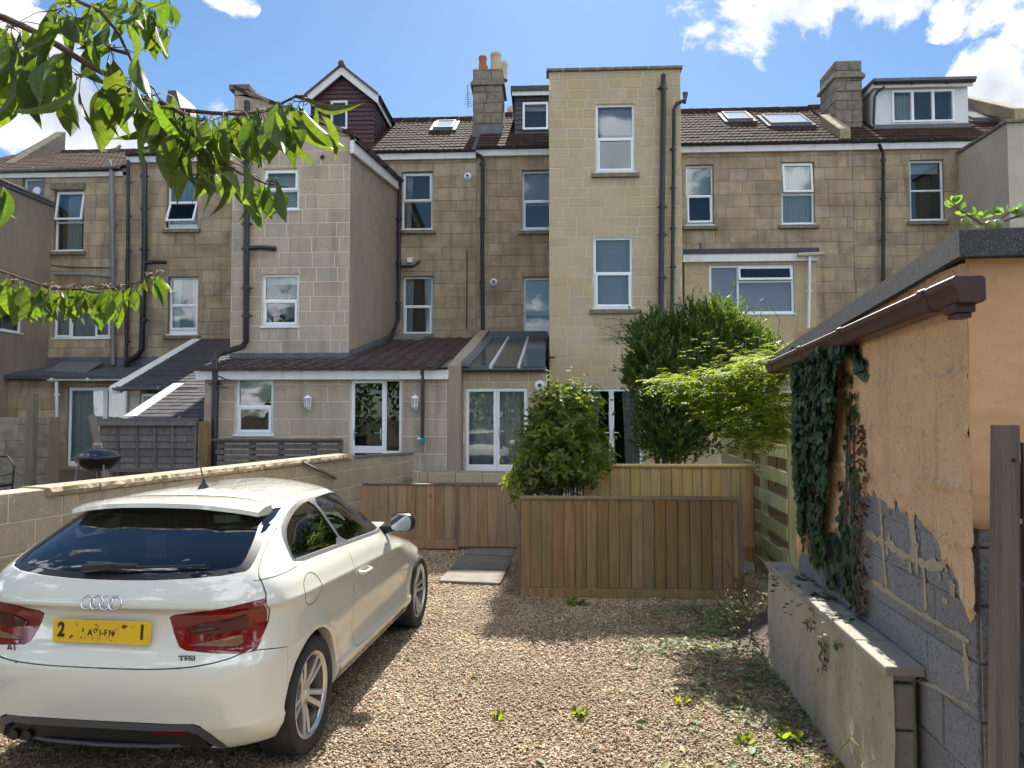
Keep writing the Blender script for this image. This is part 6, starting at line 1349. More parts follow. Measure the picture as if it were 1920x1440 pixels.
mk('timber_post', MB().box((PY(376, 800, Yf).x, Yf - .05, GZ), (PY(392, 800, Yf).x, Yf + .08, PY(384, 790, Yf).z)), wood_warm, pf)
q = PY(60, 738, 12.5); o = tag(mk('timber_post', MB().box((q.x - .07, 12.45, GZ - .1), (q.x + .07, 12.58, q.z)), wood_post, bevel=.006), 'tall grey brown timber post standing at the far left beyond the garden wall', 'post')
q0, q1 = PY(170, 778, 12.2), PY(196, 845, 12.2); o = tag(mk('leaning_timber', MB().tube([q0, q1 + Vector((.05, 0, -.5))], .075, 4), wood_post), 'thick grey timber leaning over behind the kettle barbecue', 'timber')
sw = thing('rubble_wall', 'dark mossy block wall at the far left edge beyond the garden wall', 'wall', (PY(20, 800, 12.9).x, 12.9, GZ))
masonry(sw, FY(12.9), PY(-60, 800, 12.9).x, PY(93, 800, 12.9).x, GZ - .3, PY(20, 782, 12.9).z, [], .3, (.5, .8), chim, mortar_d, seed=74)
# slatted pallet screen
ps_ = thing('pallet_screen', 'dark weathered pallet slats propped under the lean-to window', 'screen', (PY(520, 860, 12.7).x, 12.7, GZ))
x0, x1 = PY(404, 850, 12.7).x, PY(640, 850, 12.7).x; rr = random.Random(2); z = GZ + .1; top_ = PY(520, 826, 12.7).z
while z < top_:
    xs = x0 + rr.uniform(0, .05)
    while xs < x1 - .1: l = min(rr.uniform(.6, 1.2), x1 - xs); mk('slat', MB().hexa([(xs, 12.67, z), (xs + l - .01, 12.67, z + rr.uniform(-.01, .01)), (xs + l - .01, 12.69, z), (xs, 12.69, z), (xs, 12.67, z + .075), (xs + l - .01, 12.67, z + .075 + rr.uniform(-.01, .01)), (xs + l - .01, 12.69, z + .075), (xs, 12.69, z + .075)]), wood_grey, ps_); xs += l
    z += .098
for t in (.02, .27, .5, .76, .97): x = x0 + (x1 - x0) * t; mk('upright', MB().box((x, 12.70, GZ), (x + .08, 12.78, top_)), wood_grey, ps_)
mk('top_board', MB().box((x0 - .05, 12.62, top_ + .002), (x1, 12.78, top_ + .025)), wood_grey, ps_)
# kettle barbecue
Yb = 10.2; c = PY(183, 862, Yb); enam = mat('black enamel', (.012, .012, .014), .12, coat=1)
rb = (PY(222, 860, Yb).x - PY(145, 860, Yb).x) / 2
bb = thing('kettle_barbecue', 'black kettle barbecue with domed lid and ash catcher beyond the wall', 'barbecue', (c.x, Yb, GZ)); zr = PY(183, 860, Yb).z
Mb = Matrix.Translation((c.x, Yb, zr))
mk('bowl', MB().lathe([(.001, -rb * .62), (rb * .3, -rb * .58), (rb * .65, -rb * .42), (rb * .9, -rb * .18), (rb * .98, -.0), (rb * 1.03, .004), (rb * 1.03, .012)], 40, Mb), enam, bb, smooth=True, angle=40)
mk('lid', MB().lathe([(rb * 1.03, .016), (rb * 1.03, .03), (rb * .96, .035), (rb * .9, rb * .18), (rb * .7, rb * .38), (rb * .4, rb * .48), (.001, rb * .52)], 40, Mb), enam, bb, smooth=True, angle=40)
zl = zr + rb * .52; mk('lid_handle', MB().tube([(c.x - .06, Yb, zl - .01), (c.x - .055, Yb, zl + .06), (c.x + .055, Yb, zl + .06), (c.x + .06, Yb, zl - .01)], .010, 8).tube([(c.x - .06, Yb, zl + .04), (c.x + .06, Yb, zl + .04)], .014, 8), mat('pale handle', (.35, .33, .3), .5), bb)
for i, an in enumerate((200, 320, 80)): 
    t = R(an); mk('leg', MB().tube([(c.x + math.cos(t) * rb * .8, Yb + math.sin(t) * rb * .8, zr - rb * .25), (c.x + math.cos(t) * rb * 1.15, Yb + math.sin(t) * rb * 1.1, GZ)], .013, 8), alu if False else greyp, bb)
mk('ash_catcher', MB().lathe([(.001, 0), (.10, .005), (.13, .03), (.001, .03)], 24, Matrix.Translation((c.x, Yb, zr - rb - .02))), greyp, bb, smooth=True, angle=40)
# stray chair frame at the left edge
q = PY(8, 880, 9.6); o = thing('garden_chair', 'dark metal garden chair partly cut off at the left edge', 'chair', (q.x, 9.6, GZ))
mk('back_frame', MB().tube([q + Vector((.1, 0, -.5)), q + Vector((.12, .02, .05)), q + Vector((.02, .03, .17)), q + Vector((-.3, .03, .17)), q + Vector((-.36, 0, -.5))], .014, 8), blackp, o)
mk('arm', MB().tube([q + Vector((.13, -.02, -.05)), q + Vector((.2, -.4, -.07)), q + Vector((.2, -.42, -.5))], .013, 8), blackp, o)
mk('seat', MB().box((q.x - .34, 9.2, q.z - .22), (q.x + .12, 9.62, q.z - .19)), blackp, o)
# wall lanterns
for i, (px, lab) in enumerate(((580, 'white carriage lantern on the wall between lean-to window and back door'), (780, 'white carriage lantern on the wall beside the right hand drainpipe of the lean-to'))):
    Yw = YL; u, z = FL.px(px, 755); s = 1.0; t = thing('wall_lantern', lab, 'lamp', (u, Yw - .08, z)); M0 = Matrix.Translation((u, Yw - .10, z - .12))
    mk('backplate', MB().box((u - .035, Yw - .03, z - .14), (u + .035, Yw - .007, z + .06)), upvc, t, bevel=.005)
    mk('roof', MB().lathe([(.075, .20), (.07, .215), (.03, .245), (.012, .25), (.012, .265), (.001, .27)], 8, M0), upvc, t); mk('base', MB().lathe([(.001, .0), (.03, .01), (.05, .035), (.062, .05), (.062, .06), (.001, .06)], 8, M0), upvc, t)
    for k in range(6): an = R(60 * k + 30); mk('cage_bar', MB().tube([M0 @ Vector((.055 * math.cos(an), .055 * math.sin(an), .06)), M0 @ Vector((.066 * math.cos(an), .066 * math.sin(an), .20))], .007, 5), upvc, t)
    mk('shade', MB().lathe([(.045, .06), (.052, .2)], 8, M0), mat('lantern glass', (.45, .44, .40), .1), t, smooth=True)
# hose reel box
q = FL.px(793, 826); t = thing('hose_connector', 'small teal water butt diverter on the drainpipe above the wall', 'fitting', (q[0], YL, q[1]))
mk('case', MB().box((q[0] - .02, YL - .2, q[1] - .05), (q[0] + .06, YL - .1, q[1] + .05)), mat('teal plastic', (.01, .20, .28), .4), t, bevel=.01); mk('spout', MB().tube([(q[0] - .02, YL - .15, q[1] + .03), (q[0] - .07, YL - .15, q[1] + .04)], .02, 8), upvc, t)
# gulls on the roof
gw = mat('gull white', (.70, .70, .70), .8); gg = mat('gull brown grey', (.22, .19, .17), .9)
for (px, py, m1, m2, lab, fl) in ((193, 283, gw, mat('gull grey wing', (.40, .42, .45), .8), 'white and grey gull sitting on the red tiled roof above the grey pipe', -1), (216, 284, gg, gg, 'mottled brown young gull beside the white one on the tiles', 1)):
    q = PY(px, py, 20.4); t = thing('gull', lab, 'bird', q); sc = .13
    mk('body', MB().tube([q + Vector((-fl * .20, 0, .0)), q + Vector((-fl * .08, 0, .02)), q + Vector((fl * .04, 0, .04)), q + Vector((fl * .10, 0, .09)), q + Vector((fl * .115, -.0, .15)), q + Vector((fl * .15, 0, .165)), q + Vector((fl * .18, 0, .155))], [.012, .06, .075, .055, .042, .035, .01], 12), m1, t, smooth=True)
    for s in (-1, 1): mk('wing', MB().tube([q + Vector((fl * .06, s * .06, .05)), q + Vector((-fl * .06, s * .068, .04)), q + Vector((-fl * .25, s * .02, .01))], [.03, .04, .006], 8, squash=.5), m2, t, smooth=True)
    mk('beak', MB().tube([q + Vector((fl * .175, 0, .157)), q + Vector((fl * .22, 0, .148))], [.012, .003], 6), mat('beak', (.5, .35, .05), .5), t)

# ================================================================ orange shed, retaining wall, slat fence, gate post
G0 = gcorner; HG = 2.50
FG = Frame(G0, gd, gl); FGn = Frame(G0, -gl, -gd)  # long side; near end
blockg = mat('grey breeze block', (.17, .17, .18), .95, vary=.1, layers=(('voronoi', 90, .25, .5, (.26, .26, .27), .8), ('noise', 60, .5, .65, (.09, .09, .10), .7, D), ('noise', 2.5, .5, .7, (.23, .21, .18), .5, NL)), bump=(110, .9, .012))
orange = mat('orange render', (.68, .43, .24), .92, layers=(('noise', (1.4, 1.4, .9), .42, .68, (.58, .38, .23), .8, NL), ('noise', (3, 3, .5), .55, .75, (.33, .19, .10), .6, GR), ('noise', 30, .56, .66, (.27, .18, .11), .6, dict(det=5, rg=.75, local=False)), ('noise', 5, .54, .72, (.74, .54, .36), .7, NL), ('noise', (14, 14, 2), .58, .70, (.36, .24, .15), .5, NL), ('voronoi', 3.2, .02, .0, (.25, .17, .11), .8)), bump=(60, 1.0, .02), offs=False)
orange_s = mat('smooth orange render', (.66, .39, .20), .85, layers=(('noise', (1.2, 1.2, .8), .42, .68, (.57, .33, .17), .7, NL), ('noise', 16, .58, .75, (.42, .23, .11), .4, NL)), bump=(22, .3, .006), offs=False)
slurry = mat('sandy mortar smear', (.36, .31, .22), .95, layers=(('noise', 20, .4, .7, (.30, .24, .15), .6, D),), bump=(50, .6, .008), offs=False)
sh = thing('garden_shed', 'orange rendered block shed with felt roof edge and brown gutter at the right', 'shed', G0)
LG = FG.px(1493, 900, .02)[0]; LR_ = 3.1
masonry(sh, FG, 0, LG, 0, HG - .02, [], .225, (.44, .45), blockg, mat('grey joint', (.30, .27, .22), .95), gap=.010, proud=.010, seed=81, chf=.02, thick=.1, cap=200)
masonry(sh, FGn, .0, 2.4, 0, HG - .1, [], .225, (.44, .45), blockg, MATS['grey joint'], gap=.010, proud=.010, seed=82, chf=.02, thick=.1, cap=80)
# render coat: a sheet with a broken lower edge, swelling over block joints
def coat(fr, u0, u1, low, high, m, th=.016, name='render_coat', nu=150, nz=90, joints=True, seed=0):
    V = []; F = []; off = len(V); hh = {}
    for i in range(nu + 1):
        u = u0 + (u1 - u0) * i / nu; lo, hi = low(u), high(u)
        for j in range(nz + 1):
            z = lo + (hi - lo) * j / nz; n_ = th + .006 * mn.noise(Vector((u * 3, z * 3, seed))) + .004 * mn.noise(Vector((u * 14, z * 14, seed + 5))) + .003 * mn.noise(Vector((u * 40, z * 40, seed + 9)))
            if joints:
                r_ = z / .225; fz = abs(r_ - round(r_)) * .225; uu = (u + (.225 if int(r_) % 2 else 0)) / .45; fu = abs(uu - round(uu)) * .45
                n_ += .016 * math.exp(-(fz / .014) ** 2) * (.5 + mn.noise(Vector((u * 2.2, z * 5, 3)))) + .012 * math.exp(-(fu / .012) ** 2) * (.5 + mn.noise(Vector((u * 5, z * 2, 8))))
            if j <= 1: n_ = .004 + j * .006
            V.append(fr.p(u, z, n_ + .010))
    for i in range(nu):
        for j in range(nz): a = i * (nz + 1) + j; F.append((a, a + nz + 1, a + nz + 2, a + 1))
    mb = MB(); mb.add(V, F); return mk(name, mb, m, sh, smooth=True)
def lowedge(u):
    base = 1.02 + .02 * math.sin(u * 9)
    if u < .30: base = 1.02 - .22 * max(0, 1 - abs(u - .10) / .12) - .16 * max(0, 1 - abs(u - .12) / .05)
    if .30 < u < .55: base = 1.33
    elif u >= .55 and u < 1.15: base = 1.40
    if 1.15 <= u: base = 1.33 - .2 * (u > 1.6)
    return base + .05 * mn.noise(Vector((u * 14, 0, 2))) + .10 * max(0, mn.noise(Vector((u * 30, 0, 7)))) * -1 + .03 * mn.noise(Vector((u * 60, 3, 2)))
def pxz(px, py): return FG.px(px, py)
# measured profile of the render's lower edge, photo pixels
prof = [pxz(*p) for p in ((1824, 1150), (1816, 1138), (1806, 1085), (1798, 1070), (1782, 1062), (1772, 1030), (1765, 1000), (1745, 985), (1725, 975), (1705, 958), (1690, 952), (1672, 945), (1650, 930), (1630, 925), (1612, 905), (1600, 900), (1580, 985), (1560, 1000), (1530, 1030), (1500, 1040), (1480, 1040))]
prof.sort()
def low2(u):
    for (a, za), (b, zb) in zip(prof, prof[1:]):
        if u <= b: t = (u - a) / (b - a + 1e-9); z = za + (zb - za) * max(0, t); break
    else: z = prof[-1][1]
    return z + .06 * mn.noise(Vector((u * 13, 0, 7))) + .04 * mn.noise(Vector((u * 50, 3, 2))) + .02 * mn.noise(Vector((u * 150, 3, 2)))
coat(FG, -.03, LG, low2, lambda u: HG - .03, orange, nu=260, nz=130)
coat(FGn, -.026, 2.4, lambda u: FGn.px(1850, 1015)[1] + .02 * mn.noise(Vector((u * 20, 1, 1))) + (.0 if u > .12 else .05), lambda u: HG + .0, orange_s, th=.014, nu=60, nz=70, joints=False, seed=4)
# mortar smears on the bare blocks
rr = random.Random(12)
def smear(pts, w, nm='mortar_smear'):
    mb = MB(); n = len(pts); fr = FG; q = []
    for i, (u, z) in enumerate(pts):
        for s in (1, -1): q.append(s)
    up, dn = [], []
    N_ = 26
    for i in range(N_ + 1):
        t = i / N_ * (n - 1); k = min(int(t), n - 2); f = t - k; u = pts[k][0] * (1 - f) + pts[k + 1][0] * f; z = pts[k][1] * (1 - f) + pts[k + 1][1] * f
        dx, dz_ = pts[k + 1][0] - pts[k][0], pts[k + 1][1] - pts[k][1]; l = math.hypot(dx, dz_); ww = w * (1 + 1.3 * mn.noise(Vector((u * 22, z * 22, 4)))) * (1 if 0 < i < N_ else .2); px_, pz_ = -dz_ / l * ww, dx / l * ww
        up.append((u + px_, z + pz_ * 1.0)); dn.append((u - px_, z - pz_ * 1.5 * rr.uniform(.6, 1.4)))
    V = [fr.p(u, z, .0135) for u, z in up] + [fr.p((a[0] + b[0]) / 2, (a[1] + b[1]) / 2, .021) for a, b in zip(up, dn)] + [fr.p(u, z, .0135) for u, z in dn]; m_ = N_ + 1
    mb.add(V, [(k * m_ + i, k * m_ + i + 1, (k + 1) * m_ + i + 1, (k + 1) * m_ + i) for k in (0, 1) for i in range(N_)]); mk(nm, mb, slurry, sh, smooth=True, fix=True)
for pts, w in (([(1625, 1000), (1668, 1020), (1700, 1042), (1745, 1062), (1782, 1062)], .016), ([(1712, 960), (1718, 1010), (1725, 1050)], .03), ([(1625, 1080), (1668, 1110), (1720, 1145), (1800, 1190), (1826, 1206)], .010), ([(1738, 1065), (1742, 1145)], .012), ([(1660, 1012), (1668, 1105)], .012), ([(1815, 1205), (1822, 1300)], .016), ([(1690, 1262), (1760, 1290), (1828, 1330)], .007), ([(1655, 930), (1660, 1010)], .008)):
    smear([pxz(*p) for p in pts], w)
for k in range(16): # crumbs of render left on the bare blocks
    px_ = rr.uniform(1640, 1800); py_ = 945 + (px_ - 1640) * .62 + rr.uniform(8, 90); a0 = pxz(px_, py_); a1 = pxz(px_ + rr.uniform(-4, 4), py_ + rr.uniform(8, 26))
    slurry_, = (slurry,)
    smear([a0, a1], rr.uniform(.006, .02), 'render_remnant')
# felt verge and roof
def fz(u): return 2.575 - .080 * u
R0 = FG
mk('felt_roof', MB().hexa([FG.p(-.06, fz(0) - .085, .05), FG.p(LR_ + .1, fz(LR_) - .06, .05), FG.p(LR_ + .1, fz(LR_) - .06, -2.6), FG.p(-.06, fz(0) - .085 + .0, -2.6), FG.p(-.06, fz(0), .05), FG.p(LR_ + .1, fz(LR_), .05), FG.p(LR_ + .1, fz(LR_) + .1, -2.6), FG.p(-.06, fz(0) + .07, -2.6)]), felt, sh, bevel=.012)
mk('felt_drip', MB().hexa([FG.p(-.085, fz(0) - .09, .075), FG.p(-.062, fz(0) - .09, .075), FG.p(-.062, fz(0) - .05, -2.6), FG.p(-.085, fz(0) - .05, -2.6), FG.p(-.085, fz(0) + .012, .075), FG.p(-.062, fz(0) + .012, .075), FG.p(-.062, fz(0) + .082, -2.6), FG.p(-.085, fz(0) + .082, -2.6)]).hexa([FG.p(-.06, fz(0) - .09, .052), FG.p(LR_ + .1, fz(LR_) - .065, .052), FG.p(LR_ + .1, fz(LR_) - .065, .075), FG.p(-.06, fz(0) - .09, .075), FG.p(-.06, fz(0) + .012, .052), FG.p(LR_ + .1, fz(LR_) + .012, .052), FG.p(LR_ + .1, fz(LR_) + .012, .075), FG.p(-.06, fz(0) + .012, .075)]), felt, sh)
# brown square-line gutter
brown = mat('brown plastic gutter', (.062, .030, .026), .38, layers=(('noise', 6, .5, .75, (.11, .07, .06), .5, NL),))
OG = [(0, 0), (.0, .075), (.012, .083), (.10, .083), (.112, .075), (.112, .052), (.098, .034), (.088, .0), (.075, -.008), (.01, -.008)]
def ext(u0, u1, z0, z1, n0, k, nm, par, m=brown):
    mb = MB(); n = len(OG); 
    for (u, z) in ((u0, z0), (u1, z1)):
        for x, y in OG: mb.v.append(tuple(FG.p(u, z + y * k, n0 + x * k)))
    mb.f = [(i, (i + 1) % n, (i + 1) % n + n, i + n) for i in range(n)] + [tuple(range(n)), tuple(range(2 * n - 1, n - 1, -1))]; return mk(nm, mb, m, par, fix=True, bevel=.003)
gA = FG.px(1860, 560); za_ = 2.305; zb_ = 2.21
gg_ = ext(.02, LR_ - .1, za_, zb_, .035, 1.0, 'eaves_gutter', sh)
for u in (.10, 1.16, 2.0, 2.86): ext(u - .028, u + .028, za_ + (zb_ - za_) * u / LR_ - .003, za_ + (zb_ - za_) * u / LR_ - .003, .031, 1.09, 'gutter_bracket', gg_)
ext(-.19, .02, za_ - .004, za_ - .01, .032, 1.10, 'gutter_outlet', gg_)
mk('outlet_foot', MB().fbox(FG, -.15, -.05, za_ - .045, za_ - .012, .05, .125).fbox(FG, -.14, -.06, za_ - .065, za_ - .046, .06, .115), brown, gg_, bevel=.004)
mk('fascia_end', MB().fbox(FG, 1.2, 1.30, za_ - .08, za_ - .02, .02, .06), brown, gg_)
# retaining wall with slabs on top
rt = thing('retaining_wall', 'low rendered retaining wall with stone slab top along the foot of the orange shed', 'wall', G0 + gl * .3)
hR = PP(1672, 1283, G0 + gl * .23, gl).z; uR0 = FG.px(1738, 1268)[0]; WR = .155; uR1 = FG.px(1444, 1057, WR)[0]
hR = FG.px(1738, 1268)[1]
rough = mat('old lime render', (.42, .37, .28), .95, layers=(('noise', (1.6, 1.6, 1.1), .42, .68, (.24, .20, .14), .8, NL), ('noise', (5, 5, 1.2), .5, .72, (.44, .41, .34), .6, NL), ('noise', 22, .58, .70, (.10, .09, .06), .5, NL), ('noise', (2, 2, 2), .58, .72, (.15, .17, .09), .5, NL)), bump=(26, .9, .02), offs=False)
mb = MB(); nu, nz = 110, 36; V = []
for i in range(nu + 1):
    u = uR0 + .0 + (uR1 - uR0) * i / nu
    for j in range(nz + 1):
        z = hR * j / nz - .06; V.append(FG.p(u, z + (.06 - .002) * j / nz, WR + .012 - .06 * (1 - j / nz) * -.4 + .014 * mn.noise(Vector((u * 2.2, z * 2.2, 1))) + .006 * mn.noise(Vector((u * 9, z * 9, 4))) + .03 * max(0, .12 - (u - uR0)) / .12 * -1))
mb.add(V, [(i * (nz + 1) + j, (i + 1) * (nz + 1) + j, (i + 1) * (nz + 1) + j + 1, i * (nz + 1) + j + 1) for i in range(nu) for j in range(nz)]); mk('render_face', mb, rough, rt, smooth=True)
mk('core', MB().hexa([FG.p(uR0 + .05, -.05, WR - .02), FG.p(uR1, -.05, WR - .02), FG.p(uR1, -.05, .03), FG.p(uR0 + .05, -.05, .03), FG.p(uR0 + .05, hR - .002, WR - .02), FG.p(uR1, hR - .002, WR - .02), FG.p(uR1, hR - .002, .03), FG.p(uR0 + .05, hR - .002, .03)]), rough, rt)
z = 0; k = 0
while z < hR - .02:
    h = min(.215, hR - z); mk('stone', MB().fbox(FG, uR0 + .015 + .01 * (k % 2), uR0 + .06, z + .006, z + h - .004, .045, WR - .01 + .006 * (k % 2)), slabm, rt, bevel=.012); z += h; k += 1
u = uR0 - .03; rr = random.Random(3)
while u < uR1 - .05:
    l = rr.uniform(.38, .5); e = min(u + l, uR1); mk('coping_slab', MB().fbox(FG, u + .003, e - .003, hR + .001, hR + .045 + rr.uniform(-.003, .003), .014, WR + .035 + rr.uniform(-.006, .006)), slabm, rt, bevel=.008); u += l
# gate post and boards at the right edge
gp = PP(1893, 797, (0, 2.55, 0), (math.sin(-YAW), math.cos(-YAW), 0)); gt = thing('gate_fence', 'grey brown fence post with dark boards in front of the orange wall, right edge', 'fence', (gp.x, gp.y, 0))
Fq = Frame((gp.x, gp.y, 0), -gl, -gd)
mk('post', MB().hexa([Fq.p(-.094, 0, 0), Fq.p(-.02, 0, 0), Fq.p(-.02, 0, -.06), Fq.p(-.094, 0, -.06), Fq.p(-.034, gp.z, 0), Fq.p(.036, gp.z, 0), Fq.p(.036, gp.z, -.06), Fq.p(-.034, gp.z, -.06)]), wood_post, gt, bevel=.004)
z = 0
for i in range(12):
    if z > gp.z - .15: break
    mk('board', MB().fbox(Fq, .05, 1.3, z + .004, z + .20, -.07, -.045), wood_grey, gt, bevel=.003); z += .215
mk('rail_post', MB().fbox(Fq, .052, .10, 0, gp.z - .06, -.04, -.02), wood_post, gt, bevel=.003)
for z in (gp.z - .12, .72): mk('screw', MB().tube([Fq.p(.01, z, -.002), Fq.p(.01, z, .004)], .006, 8), blackp, gt)
# hit-and-miss slat fence along the side, beyond the shed
uS0 = FG.px(1484, 900, -.42)[0]
sf = thing('slat_fence', 'green tinged hit-and-miss slat fence between the planter and the ivy clad shed', 'fence', FG.p(uS0, 0, -.42))
FS = Frame(G0 - gl * .42, gd, gl)
def zS(px, py): return FS.px(px, py)[1]
ztop = zS(1487, 770); uu = uS0
for k, du in enumerate((0, 1.25, 2.55, 3.85)):
    mk('post', MB().fbox(FS, uu + du, uu + du + .075, .0, ztop + .02, -.05, .03), wood_green, sf, bevel=.004)
z = .08; k = 0; rr = random.Random(8)
while z < ztop:
    for j, (a, b) in enumerate(((.0, 1.29), (1.29, 2.59), (2.59, 3.9))):
        mk('slat', MB().hexa([FS.p(uu + a, z + rr.uniform(-.01, .01), .055), FS.p(uu + b - .006, z + rr.uniform(-.01, .01), .055), FS.p(uu + b - .006, z, .035), FS.p(uu + a, z, .035), FS.p(uu + a, z + .14, .055), FS.p(uu + b - .006, z + .14 + rr.uniform(-.008, .008), .055), FS.p(uu + b - .006, z + .14, .035), FS.p(uu + a, z + .14, .035)]), wood_green, sf, bevel=.002)
        if z + .12 < ztop: mk('slat', MB().fbox(FS, uu + a, uu + b - .006, z + .125, z + .265, -.07, -.052), wood_warm, sf)  # back row in darker wood, the shade of the gaps in its colour
    z += .27
# soil bank below the slat fence
bank = MB(); nx, ny = 40, 26; V = []
for i in range(nx + 1):
    u = uR1 - .02 + 1.3 * i / nx
    for j in range(ny + 1):
        n_ = .0 + .45 * j / ny; h = .15 * max(0, 1 - (j / ny) * 1.25) ** 1.2 * min(1, (i + 2) / 8) * min(1, (nx - i) / 12) + .025 * mn.noise(Vector((u * 5, n_ * 5, 0))) - .02; V.append(FG.p(u, h, n_))
bank.add(V, [(i * (ny + 1) + j, (i + 1) * (ny + 1) + j, (i + 1) * (ny + 1) + j + 1, i * (ny + 1) + j + 1) for i in range(nx) for j in range(ny)]); mk('soil_bank', bank, dirtm, smooth=True, kind='structure')
# ================================================================ foliage
def leafmat(name, col, tr=.45, tcol=(2.2, 2.6, .8), rough=.45, vary=.3, isl=1, hue=.02): return mat(name, col, rough, vary=vary, hue=hue, isl=isl, trans=(tr, tcol), layers=(('noise', 40, .45, .7, tuple(c * .75 for c in col), .5, dict(det=3)),))
lf_cherry = mat('cherry leaf', (.045, .075, .017), .6, vary=.35, hue=.02, trans=(.42, (3.6, 3.4, .8)), coord='object', offs=False, layers=(('wave', (2.6, 2.6, 0), .45, .75, (.055, .085, .025), .6, dict(dist=.6)), ('noise', 9, .5, .7, (.025, .045, .012), .6)))
lf_bay = leafmat('bay leaf', (.062, .10, .017), .42, (2.8, 2.7, .6), .42, vary=.4)
lf_bush = leafmat('pieris leaf', (.12, .16, .028), .48, (2.7, 2.4, .6), .6, vary=.4)
lf_wist = leafmat('wisteria leaf', (.13, .18, .020), .5, (2.2, 2.0, .6), .7)
lf_ivy = leafmat('ivy leaf', (.026, .058, .020), .2, (2, 2.4, .8), .38, vary=.35)
lf_apple = leafmat('apple leaf', (.12, .20, .05), .45, (2, 2.2, .9), .5)
lf_dead = mat('dead leaf', (.12, .068, .036), .85, vary=.35, isl=1)
lf_litter = leafmat('cut leaf litter', (.17, .19, .09), .2, (1.8, 2, .8), .7, vary=.45, hue=.05)
lf_tree = leafmat('far tree leaf', (.05, .09, .022), .4, (2.2, 2.5, .7), .5)
twig = mat('twig bark', (.10, .065, .045), .85, layers=(('noise', 40, .5, .7, (.045, .03, .022), .6, D),)); stemg = mat('grey stem', (.16, .13, .10), .9)
def unit(v): return v / (np.linalg.norm(v, axis=-1, keepdims=True) + 1e-9)
def leaf_cloud(name, P, Dr, Nn, Ln, Wd, m, parent=None, droop=.25, fold=.25, shape='oval', kind=None, thing_=None):
    """P base points, Dr direction, Nn face normal, length, width arrays -> one mesh of folded, drooping leaves"""
    n = len(P); Dr = unit(Dr); S = unit(np.cross(Dr, Nn)); Nn = np.cross(S, Dr)
    prof = {'oval': ((0, .0), (.30, .42), (.62, .48), (.85, .26), (1, 0)), 'lance': ((0, .0), (.28, .44), (.6, .42), (.82, .22), (1, 0)), 'round': ((0, .15), (.2, .55), (.55, .58), (.85, .32), (1, 0))}[shape]
    ts = []; idx = []
    for k, (t, w) in enumerate(prof): ts.append((t, 0, 0))
    for k, (t, w) in enumerate(prof[1:-1]): ts.append((t, w, 1)); 
    for k, (t, w) in enumerate(prof[1:-1]): ts.append((t, -w, 1))
    T = np.array(ts); K = len(prof)
    Ln = np.asarray(Ln).reshape(-1, 1, 1); Wd = np.asarray(Wd).reshape(-1, 1, 1); t = T[:, 0].reshape(1, -1, 1); w = T[:, 1].reshape(1, -1, 1); e = np.abs(w)
    V = P[:, None, :] + Dr[:, None, :] * t * Ln * (1 - .12 * droop * t) + S[:, None, :] * w * Wd + Nn[:, None, :] * (e * Wd * fold * 1.2 - droop * t ** 2 * Ln * .35)
    m_ = K - 2; f = []
    f.append((0, 1, K)) ; f.append((0, K + m_, 1))
    for k in range(m_ - 1): f.append((k + 1, k + 2, K + k + 1, K + k)); f.append((k + 1, K + m_ + k, K + m_ + k + 1, k + 2))
    f.append((K - 2, K - 1, K + m_ - 1)); f.append((K - 2, K + 2 * m_ - 1, K - 1))
    nv = len(T); loops = []; starts = []; tot = []; s = 0
    for q in f: loops += list(q); starts.append(s); tot.append(len(q)); s += len(q)
    loops = np.array(loops); L_ = (np.arange(n)[:, None] * nv + loops[None]).ravel(); st = (np.arange(n)[:, None] * s + np.array(starts)[None]).ravel()
    me = bpy.data.meshes.new(name); me.vertices.add(n * nv); me.vertices.foreach_set('co', V.astype('f').ravel()); me.loops.add(len(L_)); me.loops.foreach_set('vertex_index', L_.astype('i')); me.polygons.add(len(st)); me.polygons.foreach_set('loop_start', st.astype('i'))
    me.update(calc_edges=True); me.validate(); me.materials.append(m); me.shade_smooth()
    if kind: return put(name, me, parent, kind=kind)
    return put(name, me, parent)
def rnd3(n): return unit(rng.normal(0, 1, (n, 3)))
def shoots(centers, dirs, L_, per, lsize, aspect, spread=.9, up=.3):
    """leaves set round short shoots"""
    n = len(centers); t = np.tile(np.linspace(.1, 1, per), n); C_ = np.repeat(centers, per, 0); D_ = np.repeat(unit(dirs), per, 0); Ls = np.repeat(L_, per)
    P = C_ + D_ * (t * Ls)[:, None]; r = rnd3(n * per); side_ = unit(r - D_ * (r * D_).sum(1, keepdims=True)); Dr = unit(D_ * (1 - spread * .6) + side_ * spread + np.array([0, 0, up])); N_ = unit(D_ + rnd3(n * per) * .35)
    Ln = lsize * rng.uniform(.65, 1.25, n * per); return P, Dr, N_, Ln, Ln * aspect * rng.uniform(.85, 1.15, n * per)
def blob_points(blobs, n, shell=.35):
    """points in a union of ellipsoids, mostly near the outside; returns points and outward directions"""
    w = np.array([b[3] * b[4] + b[4] * b[5] + b[3] * b[5] for b in blobs]); k = rng.choice(len(blobs), n, p=w / w.sum()); B = np.array(blobs)[k]
    d = rnd3(n); r = 1 - rng.random(n) ** 1.6 * shell * rng.uniform(.3, 1.6, n); P = B[:, :3] + d * B[:, 3:6] * r[:, None]; return P, unit(d / B[:, 3:6])
def fr_noise(P, s, seed): return np.array([mn.noise(Vector((p[0] * s + seed, p[1] * s, p[2] * s))) for p in P])
